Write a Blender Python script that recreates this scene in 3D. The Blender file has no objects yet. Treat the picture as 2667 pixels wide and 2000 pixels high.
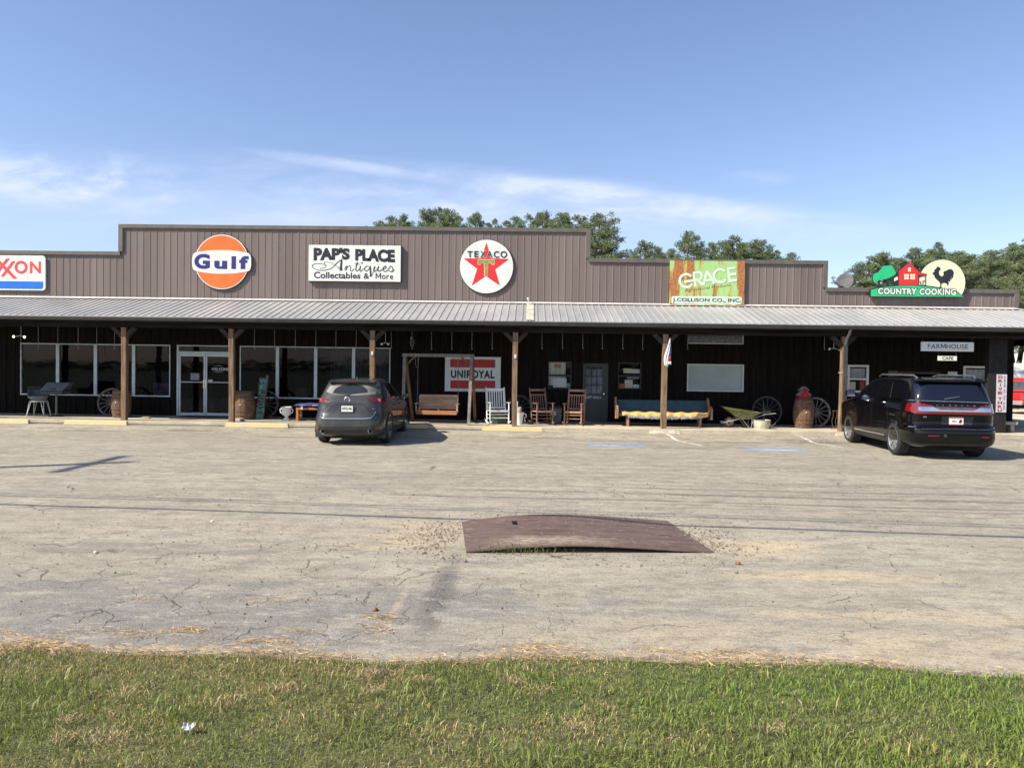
import bpy, bmesh, math, random
import numpy as np
from mathutils import Vector, Matrix
R = math.radians
random.seed(7)
scn = bpy.context.scene
COL = scn.collection

# ---------------------------------------------------------------- camera
CAMZ = 2.05; F = 2003.0
psi = math.atan(44.0/F); pit = math.atan(40.0/F); rol = 0.0137
Fw = Vector((-math.sin(psi)*math.cos(pit), math.cos(psi)*math.cos(pit), -math.sin(pit)))
R0 = Vector((math.cos(psi), math.sin(psi), 0)); U0 = R0.cross(Fw)
Up = U0*math.cos(rol) - R0*math.sin(rol); Rt = R0*math.cos(rol) + U0*math.sin(rol)
CP = Vector((0, 0, CAMZ))
cd = bpy.data.cameras.new('camera'); cam = bpy.data.objects.new('camera', cd); COL.objects.link(cam)
cam.matrix_world = Matrix((( Rt.x, Up.x, -Fw.x, 0), (Rt.y, Up.y, -Fw.y, 0), (Rt.z, Up.z, -Fw.z, CAMZ), (0, 0, 0, 1)))
cd.sensor_fit = 'HORIZONTAL'; cd.sensor_width = 36; cd.lens = 36*F/2667.0; cd.clip_end = 6000; cd.clip_start = 0.05
scn.camera = cam
def ray(px, py): return Fw + Rt*((px-1333.5)/F) - Up*((py-1000)/F)
def W(px, py, Y):
    d = ray(px, py); return CP + d*(Y/d.y)
def G(px, py, z=0.0):
    d = ray(px, py); return CP + d*((z-CAMZ)/d.z)
def XZ(px, py, Y): p = W(px, py, Y); return (p.x, p.z)

# ---------------------------------------------------------------- node helpers
def nodes(mat):
    mat.use_nodes = True; nt = mat.node_tree; return nt, nt.nodes['Principled BSDF']
def N(nt, t, **kw):
    n = nt.nodes.new(t)
    for k, v in kw.items():
        if k in n.inputs.keys() if isinstance(k, str) else False: n.inputs[k].default_value = v
        else: setattr(n, k, v)
    return n
def mth(nt, op, a, b=None, c=None, clamp=False):
    n = nt.nodes.new('ShaderNodeMath'); n.operation = op; n.use_clamp = clamp
    for i, v in enumerate((a, b, c)):
        if v is None: continue
        if isinstance(v, (int, float)): n.inputs[i].default_value = v
        else: nt.links.new(v, n.inputs[i])
    return n.outputs[0]
def mixc(nt, fac, a, b, mode='MIX'):
    n = nt.nodes.new('ShaderNodeMix'); n.data_type = 'RGBA'; n.blend_type = mode
    if isinstance(fac, (int, float)): n.inputs[0].default_value = fac
    else: nt.links.new(fac, n.inputs[0])
    for i, v in ((6, a), (7, b)):
        if isinstance(v, (tuple, list)): n.inputs[i].default_value = (*v[:3], 1)
        else: nt.links.new(v, n.inputs[i])
    return n.outputs[2]
def noise(nt, vec, scale, detail=4, rough=.55, dist=0):
    n = nt.nodes.new('ShaderNodeTexNoise'); n.inputs['Scale'].default_value = scale
    n.inputs['Detail'].default_value = detail; n.inputs['Roughness'].default_value = rough; n.inputs['Distortion'].default_value = dist
    nt.links.new(vec, n.inputs['Vector']); return n.outputs[0]
def mapv(nt, vec, sc=(1, 1, 1), loc=(0, 0, 0), rot=(0, 0, 0)):
    n = nt.nodes.new('ShaderNodeMapping'); n.inputs['Scale'].default_value = sc
    n.inputs['Location'].default_value = loc; n.inputs['Rotation'].default_value = rot
    nt.links.new(vec, n.inputs['Vector']); return n.outputs[0]
def ramp(nt, v, a, b, lo=0.0, hi=1.0):
    n = nt.nodes.new('ShaderNodeMapRange'); n.inputs[1].default_value = a; n.inputs[2].default_value = b
    n.inputs[3].default_value = lo; n.inputs[4].default_value = hi; n.interpolation_type = 'SMOOTHSTEP'
    nt.links.new(v, n.inputs[0]); return n.outputs[0]
def bump(nt, bs, h, dist=.01, strength=1):
    b = nt.nodes.new('ShaderNodeBump'); b.inputs['Distance'].default_value = dist; b.inputs['Strength'].default_value = strength
    nt.links.new(h, b.inputs['Height']); nt.links.new(b.outputs[0], bs.inputs['Normal'])
MATS = {}
def M(name, col, rough=.6, metal=0., var=.18, vs=4., stretch=(1, 1, 1), bmp=0., bs_=60, spec=.5, coat=0., emit=0., fine=0., trans=0., coord='Object'):
    if name in MATS: return MATS[name]
    m = bpy.data.materials.new(name); nt, b = nodes(m); MATS[name] = m
    tc = nt.nodes.new('ShaderNodeTexCoord').outputs[coord]
    v = mapv(nt, tc, stretch)
    n1 = noise(nt, v, vs, 5, .6)
    lo = tuple(max(0, c*(1-var*1.6)) for c in col); hi = tuple(min(1, c*(1+var*1.6)) for c in col)
    c = mixc(nt, ramp(nt, n1, .25, .75), lo, hi)
    if fine:
        n2 = noise(nt, v, vs*14, 3, .6)
        c = mixc(nt, ramp(nt, n2, .35, .65, 0, fine), c, tuple(x*.45 for x in col))
    nt.links.new(c, b.inputs['Base Color'])
    rv = ramp(nt, noise(nt, tc, 7, 3), .3, .7, max(0, rough-.07), min(1, rough+.07))
    nt.links.new(rv, b.inputs['Roughness'])
    b.inputs['Metallic'].default_value = metal; b.inputs['Specular IOR Level'].default_value = spec
    b.inputs['Coat Weight'].default_value = coat; b.inputs['Coat Roughness'].default_value = .03
    if emit: nt.links.new(c, b.inputs['Emission Color']); b.inputs['Emission Strength'].default_value = emit
    if trans: b.inputs['Transmission Weight'].default_value = trans
    if bmp: bump(nt, b, noise(nt, v, bs_, 4, .6), bmp)
    return m

# ---------------------------------------------------------------- objects
def tag(o, label=None, cat=None, group=None, kind=None):
    if label: o['label'] = label
    if cat: o['category'] = cat
    if group: o['group'] = group
    if kind: o['kind'] = kind
    return o
def E(name, loc, label, cat, group=None, rz=0, rx=0, ry=0):
    o = bpy.data.objects.new(name, None); COL.objects.link(o); o.location = loc; o.rotation_euler = (rx, ry, rz)
    o.empty_display_size = .2
    return tag(o, label, cat, group)
def worldloc(o):
    v = Vector((0, 0, 0))
    while o: v += o.location; o = o.parent
    return v
class MB:
    def __init__(s): s.v = []; s.f = []; s.m = []
    def add(s, vs, fs, mi=0):
        n = len(s.v); s.v += [tuple(p) for p in vs]; s.f += [tuple(i+n for i in f) for f in fs]; s.m += [mi]*len(fs); return s
    def box(s, a, b, mi=0):
        x0, y0, z0 = a; x1, y1, z1 = b
        return s.add([(x0,y0,z0),(x1,y0,z0),(x1,y1,z0),(x0,y1,z0),(x0,y0,z1),(x1,y0,z1),(x1,y1,z1),(x0,y1,z1)],
              [(0,3,2,1),(4,5,6,7),(0,1,5,4),(1,2,6,5),(2,3,7,6),(3,0,4,7)], mi)
    def beam(s, p, q, w, h=None, up=(0,0,1), mi=0, w2=None, h2=None):
        p = Vector(p); q = Vector(q); h = h or w; d = (q-p).normalized(); u = Vector(up)
        if abs(d.dot(u)) > .98: u = Vector((0,1,0))
        r = d.cross(u).normalized(); u = r.cross(d)
        w2 = w2 or w; h2 = h2 or h
        vs = [p+r*a*w/2+u*b*h/2 for a, b in ((-1,-1),(1,-1),(1,1),(-1,1))]+[q+r*a*w2/2+u*b*h2/2 for a, b in ((-1,-1),(1,-1),(1,1),(-1,1))]
        return s.add(vs, [(0,3,2,1),(4,5,6,7),(0,1,5,4),(1,2,6,5),(2,3,7,6),(3,0,4,7)], mi)
    def tube(s, pts, r, n=8, mi=0, closed=False, cap=True):
        pts = [Vector(p) for p in pts]; k = len(pts); rs = r if isinstance(r, (list, tuple)) else [r]*k
        rings = []; prev = None
        for i in range(k):
            a = pts[(i-1) % k] if (i > 0 or closed) else pts[i]; b = pts[(i+1) % k] if (i < k-1 or closed) else pts[i]
            d = (b-a).normalized()
            if prev is None:
                u = Vector((0,0,1)) if abs(d.z) < .9 else Vector((1,0,0))
                r_ = d.cross(u).normalized()
            else:
                r_ = (prev - d*prev.dot(d)).normalized()
            prev = r_; u = r_.cross(d)
            rings.append([pts[i]+(r_*math.cos(t)+u*math.sin(t))*rs[i] for t in [2*math.pi*j/n for j in range(n)]])
        vs = [p for rg in rings for p in rg]; fs = []
        for i in range(k if closed else k-1):
            for j in range(n):
                a = i*n+j; b = i*n+(j+1) % n; c = ((i+1) % k)*n+(j+1) % n; d = ((i+1) % k)*n+j; fs.append((a,b,c,d))
        if cap and not closed: fs += [tuple(range(n))[::-1], tuple((k-1)*n+j for j in range(n))]
        return s.add(vs, fs, mi)
    def lathe(s, prof, c=(0,0,0), n=24, axis='z', mi=0, cap=True):
        c = Vector(c); vs = []
        for r, h in prof:
            for j in range(n):
                t = 2*math.pi*j/n; a, b = r*math.cos(t), r*math.sin(t)
                vs.append(c+(Vector((a,b,h)) if axis == 'z' else Vector((h,a,b)) if axis == 'x' else Vector((a,h,b))))
        fs = [(i*n+j, i*n+(j+1) % n, (i+1)*n+(j+1) % n, (i+1)*n+j) for i in range(len(prof)-1) for j in range(n)]
        if cap: fs += [tuple(range(n))[::-1], tuple((len(prof)-1)*n+j for j in range(n))]
        return s.add(vs, fs, mi)
    def poly(s, pts, y, th=.0, mi=0):
        """polygon given as (x,z) facing -Y at depth y, thickness th behind it"""
        ar = sum(pts[i][0]*pts[(i+1) % len(pts)][1]-pts[(i+1) % len(pts)][0]*pts[i][1] for i in range(len(pts)))
        if ar < 0: pts = pts[::-1]
        n = len(pts); vs = [(x, y, z) for x, z in pts]; fs = [tuple(range(n))]
        if th:
            vs += [(x, y+th, z) for x, z in pts]; fs.append(tuple(range(n, 2*n))[::-1])
            fs += [(i, n+i, n+(i+1) % n, (i+1) % n) for i in range(n)]
        return s.add(vs, fs, mi)
    def build(s, name, mats, parent=None, smooth=False, local=False, bevel=0, loc=None):
        me = bpy.data.meshes.new(name)
        if parent and not local:
            o0 = worldloc(parent); s.v = [(x-o0.x, y-o0.y, z-o0.z) for x, y, z in s.v]
        me.from_pydata(s.v, [], s.f)
        if not isinstance(mats, (list, tuple)): mats = [mats]
        for m in mats: me.materials.append(m)
        if len(mats) > 1: me.polygons.foreach_set('material_index', s.m)
        if smooth: me.polygons.foreach_set('use_smooth', [True]*len(me.polygons))
        me.validate(); me.update()
        if smooth and smooth != 2:
            try: me.set_sharp_from_angle(angle=R(38))
            except Exception: pass
        o = bpy.data.objects.new(name, me); COL.objects.link(o)
        if parent: o.parent = parent
        if loc: o.location = loc
        if bevel:
            b = o.modifiers.new('b', 'BEVEL'); b.width = bevel; b.segments = 2; b.limit_method = 'ANGLE'; b.angle_limit = R(40)
        return o
def copy_tree(o, parent=None):
    c = o.copy(); COL.objects.link(c); c.parent = parent
    for ch in list(o.children): copy_tree(ch, c)
    return c
def catmull(pts, n=6, closed=False):
    out = []; k = len(pts)
    rng = range(k) if closed else range(k-1)
    for i in rng:
        p0 = pts[(i-1) % k] if (closed or i > 0) else pts[0]; p1 = pts[i]; p2 = pts[(i+1) % k]; p3 = pts[(i+2) % k] if (closed or i+2 < k) else pts[-1]
        for j in range(n):
            t = j/n
            out.append(tuple(.5*((2*b)+(-a+c)*t+(2*a-5*b+4*c-d)*t*t+(-a+3*b-3*c+d)*t**3) for a, b, c, d in zip(p0, p1, p2, p3)))
    if not closed: out.append(tuple(pts[-1]))
    return out

# ---------------------------------------------------------------- lettering
def glyphs(txt, bold=0.0, space=1.0, shear=0.0, wordsp=1.0):
    if 'M' in txt and bold and len(txt) > 1 or txt == 'M':
        v = []; f = []; x = 0.0
        for ch in txt:
            if ch == ' ': x += .34*space; continue
            if ch == 'M':
                t = .10+bold*1.9; w = .72+bold; g = [(0,0),(t,0),(t,.50),(w/2-.02,.12),(w/2+.02,.12),(w-t,.50),(w-t,0),(w,0),(w,.73),(w-t,.73),(w/2,.30),(t,.73),(0,.73)]
                tri = [(0,1,2),(0,2,11),(0,11,12),(2,3,10),(2,10,11),(3,4,10),(4,5,9),(4,9,10),(5,6,7),(5,7,9),(7,8,9)]
                n = len(v); v += [(a+x, b) for a, b in g]; f += [tuple(i+n for i in q) for q in tri]; x += w+.10*space
            else:
                a, b = glyphs(ch, bold, 1.0, shear); lo = min(p[0] for p in a); hi = max(p[0] for p in a); n = len(v)
                v += [(p[0]-lo+x, p[1]) for p in a]; f += [tuple(i+n for i in q) for q in b]; x += hi-lo+.10*space
        return v, f
    cu = bpy.data.curves.new('t', 'FONT'); cu.body = txt; cu.size = 1; cu.offset = bold; cu.space_character = space; cu.shear = shear
    cu.space_word = wordsp; cu.resolution_u = 4; cu.fill_mode = 'FRONT'
    ob = bpy.data.objects.new('t', cu); me = bpy.data.meshes.new_from_object(ob)
    v = [(p.co.x, p.co.y) for p in me.vertices]; f = [tuple(p.vertices) for p in me.polygons]
    bpy.data.meshes.remove(me); bpy.data.objects.remove(ob); bpy.data.curves.remove(cu)
    return v, f
def letter(mb, txt, y, box, bold=0.0, space=1.0, shear=0.0, mi=0, quad=None, back=False, warp=None, pad=0.0):
    """box=(x0,x1,z0,z1) metric; quad=4 (x,z) corners bl,br,tr,tl overrides"""
    v, f = glyphs(txt, bold, space, shear)
    v0, _ = glyphs(txt, 0, space, shear) if pad else (v, f)
    x0 = min(p[0] for p in v0); x1 = max(p[0] for p in v0); z0 = min(p[1] for p in v0); z1 = max(p[1] for p in v0)
    out = []
    for a, b in v:
        u = (a-x0)/(x1-x0); w = (b-z0)/(z1-z0)
        if quad:
            bl, br, tr, tl = quad
            X = (bl[0]*(1-u)+br[0]*u)*(1-w)+(tl[0]*(1-u)+tr[0]*u)*w; Z = (bl[1]*(1-u)+br[1]*u)*(1-w)+(tl[1]*(1-u)+tr[1]*u)*w
        else: X = box[0]+(box[1]-box[0])*u; Z = box[2]+(box[3]-box[2])*w
        if warp: X, Z = warp(u, w, X, Z)
        out.append((X, y, Z))
    # make them face -Y
    ff = []
    for q in f:
        a, b, c = (out[q[0]], out[q[1]], out[q[2]])
        nrm = (b[0]-a[0])*(c[2]-a[2])-(b[2]-a[2])*(c[0]-a[0])
        ff.append(q if nrm > 0 else q[::-1])
    mb.add(out, ff, mi)
def stroke(mb, pts, w, y, mi=0):
    """ribbon along (x,z) points; w scalar or list; facing -Y"""
    k = len(pts); ws = w if isinstance(w, (list, tuple)) else [w]*k; L = []; Rr = []
    for i in range(k):
        a = pts[max(0, i-1)]; b = pts[min(k-1, i+1)]; dx, dz = b[0]-a[0], b[1]-a[1]; l = math.hypot(dx, dz) or 1
        nx, nz = -dz/l*ws[i]/2, dx/l*ws[i]/2
        L.append((pts[i][0]+nx, y, pts[i][1]+nz)); Rr.append((pts[i][0]-nx, y, pts[i][1]-nz))
    mb.add(L+Rr, [(i, k+i, k+i+1, i+1) for i in range(k-1)], mi)
def circ(cx, cz, r, n=48, a0=0, a1=360, rz=None):
    rz = rz or r
    full = abs(a1-a0) >= 360
    return [(cx+r*math.cos(R(a0+(a1-a0)*i/(n if full else n-1))), cz+rz*math.sin(R(a0+(a1-a0)*i/(n if full else n-1)))) for i in range(n)]
def TR(ox, oy, sc, Y):
    """crop tracing: crop pixel -> metric (x,z) on the plane at depth Y"""
    return lambda u, v: XZ(ox+u*sc, oy+v*sc, Y)
# ================================================================ sky and sun
SAZ = R(63); SEL = R(41.7)
w = bpy.data.worlds.new("World"); scn.world = w; w.use_nodes = True; nt = w.node_tree
bg = nt.nodes['Background']; sky = nt.nodes.new('ShaderNodeTexSky'); sky.sky_type = 'NISHITA'; sky.sun_disc = False
sky.sun_elevation = SEL; sky.sun_rotation = R(180)+SAZ; sky.air_density = 1.0; sky.dust_density = .6; sky.ozone_density = 2.0; sky.altitude = 100
tc = nt.nodes.new('ShaderNodeTexCoord').outputs['Generated']
sp = nt.nodes.new('ShaderNodeSeparateXYZ'); nt.links.new(tc, sp.inputs[0])
ay = mth(nt, 'MAXIMUM', mth(nt, 'ABSOLUTE', sp.outputs[1]), .08)
u = mth(nt, 'DIVIDE', sp.outputs[0], ay); v = mth(nt, 'DIVIDE', sp.outputs[2], ay)
cv = nt.nodes.new('ShaderNodeCombineXYZ'); nt.links.new(u, cv.inputs[0]); nt.links.new(v, cv.inputs[1])
uv = cv.outputs[0]
def blob(px, py, rx, ry, ang=0):
    """soft elliptical cloud bank around a direction"""
    u0, v0 = (px-1378)/F, (960-py)/F; ca, sa = math.cos(R(ang)), math.sin(R(ang))
    du = mth(nt, 'SUBTRACT', u, u0); dv = mth(nt, 'SUBTRACT', v, v0)
    a = mth(nt, 'ADD', mth(nt, 'MULTIPLY', du, ca*F/rx), mth(nt, 'MULTIPLY', dv, sa*F/rx))
    b = mth(nt, 'ADD', mth(nt, 'MULTIPLY', du, -sa*F/ry), mth(nt, 'MULTIPLY', dv, ca*F/ry))
    d = mth(nt, 'ADD', mth(nt, 'MULTIPLY', a, a), mth(nt, 'MULTIPLY', b, b))
    return mth(nt, 'POWER', mth(nt, 'SUBTRACT', 1.0, d, clamp=True), 1.3)
wn = nt.nodes.new('ShaderNodeTexNoise'); wn.inputs['Scale'].default_value = 5; wn.inputs['Detail'].default_value = 4
nt.links.new(mapv(nt, uv, (.6, 1.6, 1)), wn.inputs['Vector'])
wrp = nt.nodes.new('ShaderNodeVectorMath'); wrp.operation = 'MULTIPLY_ADD'; nt.links.new(wn.outputs['Color'], wrp.inputs[0]); wrp.inputs[1].default_value = (.16, .07, 0); nt.links.new(uv, wrp.inputs[2])
n1 = noise(nt, mapv(nt, wrp.outputs[0], (4.5, 17, 1), rot=(0, 0, R(8))), 1.0, 8, .62)
n2 = noise(nt, mapv(nt, wrp.outputs[0], (3, 6, 1)), 2.2, 8, .6)
st = ramp(nt, n1, .36, .72); cl = ramp(nt, n2, .40, .66)
c1 = mth(nt, 'MULTIPLY', blob(150, 480, 420, 105, -4), mth(nt, 'MULTIPLY_ADD', cl, 1.3, .15))
c2 = mth(nt, 'MULTIPLY', blob(1350, 515, 1080, 80, -5), mth(nt, 'MULTIPLY_ADD', st, .95, .12))
c3 = mth(nt, 'ADD', mth(nt, 'MULTIPLY', blob(900, 438, 330, 20, -8), mth(nt, 'MULTIPLY_ADD', st, .8, .35)), mth(nt, 'MULTIPLY', blob(1560, 510, 560, 40, -6), mth(nt, 'MULTIPLY_ADD', st, .6, .25)))
c4 = mth(nt, 'MULTIPLY', blob(1000, 580, 1500, 110, -1), mth(nt, 'MULTIPLY_ADD', st, .5, .28))
c5 = mth(nt, 'MULTIPLY', blob(1960, 462, 110, 26, 0), mth(nt, 'MULTIPLY', st, .5))
tot = mth(nt, 'ADD', mth(nt, 'ADD', c1, c2), mth(nt, 'ADD', mth(nt, 'ADD', c3, c4), c5), clamp=True)
skc = mixc(nt, 1.0, sky.outputs[0], (1.09, 1.02, 1.10), 'MULTIPLY')
out = mixc(nt, mth(nt, 'MULTIPLY', tot, .78), skc, (4.9, 5.4, 6.7))
nt.links.new(out, bg.inputs['Color']); bg.inputs['Strength'].default_value = .112
sl = bpy.data.lights.new('sun', 'SUN'); sl.energy = 5.0; sl.angle = R(.53); sl.color = (1, .93, .82)
so = bpy.data.objects.new('sun', sl); COL.objects.link(so)
sd = Vector((math.sin(SAZ)*math.cos(SEL), math.cos(SAZ)*math.cos(SEL), -math.sin(SEL)))
so.rotation_euler = sd.to_track_quat('-Z', 'Y').to_euler()
vs = scn.view_settings; scn.display_settings.display_device = 'sRGB'; vs.view_transform = 'Standard'; vs.look = 'None'; vs.gamma = 1; vs.use_curve_mapping = False; vs.exposure = .62
scn.cycles.max_bounces = 6; scn.cycles.transparent_max_bounces = 12; scn.cycles.use_denoising = True

# ================================================================ ground
SLABZ = .31
def sst(a, b, x): t = max(0, min(1, (x-a)/(b-a))); return t*t*(3-2*t)
def gz(x, y):
    z = .055*sst(8, 19, y) + .135*sst(22.0, 22.8, y)
    return z + .006*math.sin(x*.9+y*.5) * sst(7, 10, y)
# asphalt material
am = bpy.data.materials.new('weathered_asphalt'); nt, b = nodes(am)
tc = nt.nodes.new('ShaderNodeTexCoord').outputs['Object']
sp = nt.nodes.new('ShaderNodeSeparateXYZ'); nt.links.new(tc, sp.inputs[0]); gx, gy = sp.outputs[0], sp.outputs[1]
def el(cx, cy, rx, ry, soft=.8, wob=.5):
    a = mth(nt, 'DIVIDE', mth(nt, 'SUBTRACT', gx, cx), rx); c = mth(nt, 'DIVIDE', mth(nt, 'SUBTRACT', gy, cy), ry)
    d = mth(nt, 'ADD', mth(nt, 'MULTIPLY', a, a), mth(nt, 'MULTIPLY', c, c))
    d = mth(nt, 'ADD', d, mth(nt, 'MULTIPLY', mth(nt, 'SUBTRACT', nwob, .5), wob*4))
    return ramp(nt, d, 1.0+soft*.2, 1-soft)
nwob = noise(nt, mapv(nt, tc, (.8, 1.6, 1)), 1.6, 5, .6)
nbig = noise(nt, mapv(nt, tc, (.25, .6, 1)), 1.0, 5, .55)
nmid = noise(nt, mapv(nt, tc, (.5, 1.5, 1)), 2.6, 6, .65)
nstk = noise(nt, mapv(nt, tc, (.12, 3.0, 1), rot=(0, 0, R(2.5))), 1.6, 5, .6)
nfin = noise(nt, tc, 30, 4, .75); nspk = noise(nt, mapv(nt, tc, (1, 1, 1)), 85, 2, .7); ngrn = noise(nt, mapv(nt, tc, (1, 2.2, 1)), 9, 6, .75)
base = mixc(nt, ramp(nt, nbig, .3, .7), (.315, .278, .206), (.410, .362, .266))
base = mixc(nt, ramp(nt, nmid, .42, .70, 0, .65), base, (.205, .190, .160))
base = mixc(nt, ramp(nt, nmid, .30, .12, 0, .5), base, (.44, .39, .30))
base = mixc(nt, mth(nt, 'MULTIPLY', ramp(nt, nstk, .5, .72, 0, .6), ramp(nt, gy, 9, 14)), base, (.165, .150, .125))
# darker tar seal near the grass on the left, tyre lines further out
base = mixc(nt, mth(nt, 'MULTIPLY', el(-3.2, 6.3, 5.2, 1.05, .9, .75), .62), base, (.150, .146, .150))
base = mixc(nt, mth(nt, 'MULTIPLY', el(-4.1, 8.4, 2.2, .35, .8, .5), .5), base, (.19, .172, .142))
for (yy, sl_, wd, a0, a1, st_) in ((12.1, -.05, .10, -3, 14, 1.0), (12.75, -.045, .16, -2, 12, .9), (13.3, -.03, .11, 0, 9, .95), (11.85, -.055, .06, 1, 14, .9), (14.0, -.025, .09, 2, 13, .7), (11.6, -.07, .05, 0, 14, .5), (14.4, -.02, .06, -9, 6, .35), (13.0, -.03, .05, -10, -2, .5), (15.6, .01, .08, -4, 10, .3), (17.0, .0, .1, -8, 8, .25)):
    d = mth(nt, 'ABSOLUTE', mth(nt, 'SUBTRACT', mth(nt, 'SUBTRACT', gy, yy), mth(nt, 'ADD', mth(nt, 'MULTIPLY', gx, sl_), mth(nt, 'MULTIPLY', mth(nt, 'SUBTRACT', nwob, .5), .16))))
    mk = mth(nt, 'MULTIPLY', ramp(nt, d, wd, 0), mth(nt, 'MULTIPLY', ramp(nt, gx, a0, a0+2), ramp(nt, gx, a1, a1-2)))
    mk = mth(nt, 'MULTIPLY', mth(nt, 'MULTIPLY', mk, st_), ramp(nt, nmid, .25, .55, .35, 1))
    base = mixc(nt, mk, base, (.115, .105, .092))
# sand drifts
snd = mth(nt, 'MAXIMUM', el(3.1, 7.8, 1.3, .24, 1.4, .6), el(2.75, 9.0, .95, .55, 1.4, .8))
snd = mth(nt, 'MAXIMUM', snd, mth(nt, 'MULTIPLY', el(3.4, 6.55, 1.6, .26, 1.5, 1.0), .7))
snd = mth(nt, 'MAXIMUM', snd, mth(nt, 'MULTIPLY', el(4.0, 5.8, 2.8, .5, 1.5, 1.0), .65))
snd = mth(nt, 'MAXIMUM', snd, mth(nt, 'MULTIPLY', el(.9, 6.0, 2.0, .45, 1.5, 1.1), .5))
snd = mth(nt, 'MAXIMUM', snd, mth(nt, 'MULTIPLY', el(-1.4, 9.4, 1.0, 1.0, 1.3, .8), .85))
snd = mth(nt, 'MAXIMUM', snd, mth(nt, 'MULTIPLY', el(-1.1, 6.5, .05, .8, 1.6, .9), .6))
base = mixc(nt, mth(nt, 'MULTIPLY', snd, .85), base, (.55, .43, .26))
base = mixc(nt, mth(nt, 'MULTIPLY', el(-4.2, 9.6, 4.2, .7, 1, .5), .3), base, (.36, .28, .23))
base = mixc(nt, mth(nt, 'MULTIPLY', el(-.78, 7.0, .16, 1.5, 1.2, .35), .95), base, (.105, .10, .092))
# oil stains near the bays
for (ex, ey, rx, ry) in ((-12.9, 22.1, 1.2, .16), (-10.0, 22.3, 1.1, .14), (2.6, 21.6, 1.7, .16), (3.9, 19.9, 1.4, .2), (5.9, 21.8, 1.0, .22), (8.3, 22.1, 1.5, .4), (-6.7, 21.3, 1.0, .2), (.2, 22.1, 1.4, .15)):
    base = mixc(nt, mth(nt, 'MULTIPLY', el(ex, ey, rx, ry, 1, .35), .62), base, (.075, .068, .06))
# parking paint: blue squares with worn white symbol, white bay lines
worn = ramp(nt, noise(nt, mapv(nt, tc, (1, 2.2, 1)), 5, 5, .7), .36, .50)
def rect(cx, cy, hx, hy, rot=0):
    ca, sa = math.cos(rot), math.sin(rot); dx = mth(nt, 'SUBTRACT', gx, cx); dy = mth(nt, 'SUBTRACT', gy, cy)
    a = mth(nt, 'ABSOLUTE', mth(nt, 'ADD', mth(nt, 'MULTIPLY', dx, ca), mth(nt, 'MULTIPLY', dy, sa)))
    c = mth(nt, 'ABSOLUTE', mth(nt, 'ADD', mth(nt, 'MULTIPLY', dx, -sa), mth(nt, 'MULTIPLY', dy, ca)))
    return mth(nt, 'MULTIPLY', mth(nt, 'LESS_THAN', a, hx), mth(nt, 'LESS_THAN', c, hy))
PAINT = [rect(2.35, 20.4, .78, .55), rect(6.35, 19.95, .85, .55)]
for k, r_ in enumerate(PAINT): base = mixc(nt, mth(nt, 'MULTIPLY', mth(nt, 'MULTIPLY', r_, worn), .62), base, (.19, .30, .52))
sy = [el(2.1, 20.35, .5, .08, .6, .5), el(6.35, 19.9, .6, .09, .6, .5), rect(4.35, 21.75, 1.25, .05, R(105)), rect(8.2, 21.9, 1.1, .05, R(105))]
for k, r_ in enumerate(sy): base = mixc(nt, mth(nt, 'MULTIPLY', mth(nt, 'MULTIPLY', r_, ramp(nt, nmid, .34, .46)), .95), base, (.75, .71, .62))
# cracks
wn = nt.nodes.new('ShaderNodeTexNoise'); wn.inputs['Scale'].default_value = 2.4; wn.inputs['Detail'].default_value = 5; nt.links.new(tc, wn.inputs['Vector'])
wv = nt.nodes.new('ShaderNodeVectorMath'); wv.operation = 'MULTIPLY_ADD'; nt.links.new(wn.outputs['Color'], wv.inputs[0]); wv.inputs[1].default_value = (.55, .55, 0); nt.links.new(tc, wv.inputs[2])
def crack(sc, wid, sx=1, sy_=1):
    vo = nt.nodes.new('ShaderNodeTexVoronoi'); vo.feature = 'DISTANCE_TO_EDGE'; vo.inputs['Scale'].default_value = sc
    nt.links.new(mapv(nt, wv.outputs[0], (sx, sy_, 1), rot=(0, 0, R(20))), vo.inputs['Vector'])
    return ramp(nt, vo.outputs['Distance'], wid, wid*.25)
ck1 = mth(nt, 'MULTIPLY', crack(.55, .007, 1.0, .8), ramp(nt, noise(nt, tc, .9, 4), .50, .62))
lft = mth(nt, 'MULTIPLY', ramp(nt, gx, 1.5, -1.5), ramp(nt, gy, 10.5, 8.0))
ck2 = mth(nt, 'MULTIPLY', mth(nt, 'MULTIPLY', crack(2.3, .020, 1, .8), ramp(nt, noise(nt, tc, 1.3, 4), .42, .58)), lft)
ck3 = mth(nt, 'MULTIPLY', mth(nt, 'MULTIPLY', crack(.8, .006, .6, 1.6), ramp(nt, noise(nt, tc, .5, 4), .48, .6)), ramp(nt, gx, -1, 1.5, .25, .7))
ck = mth(nt, 'MAXIMUM', mth(nt, 'MAXIMUM', ck1, ck2), ck3)
base = mixc(nt, mth(nt, 'MULTIPLY', ck, .78), base, (.055, .05, .045))
# mottling and aggregate speckle
n5 = noise(nt, mapv(nt, tc, (.7, 1.3, 1)), 3.6, 9, .78); n6 = noise(nt, mapv(nt, tc, (.35, 1.6, 1)), 1.7, 7, .7)
base = mixc(nt, ramp(nt, n5, .50, .60, 0, .55), base, (.19, .168, .130))
base = mixc(nt, ramp(nt, n5, .47, .38, 0, .55), base, (.45, .405, .31))
base = mixc(nt, ramp(nt, n6, .54, .66, 0, .35), base, (.42, .365, .27))
base = mixc(nt, ramp(nt, ngrn, .50, .66, 0, .45), base, (.125, .115, .100))
base = mixc(nt, ramp(nt, ngrn, .46, .32, 0, .40), base, (.50, .46, .38))
base = mixc(nt, ramp(nt, nfin, .52, .66, 0, .6), base, (.11, .10, .085))
base = mixc(nt, ramp(nt, nspk, .58, .70, 0, .75), base, (.66, .63, .55))
base = mixc(nt, ramp(nt, nspk, .40, .30, 0, .6), base, (.09, .082, .075))
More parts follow.
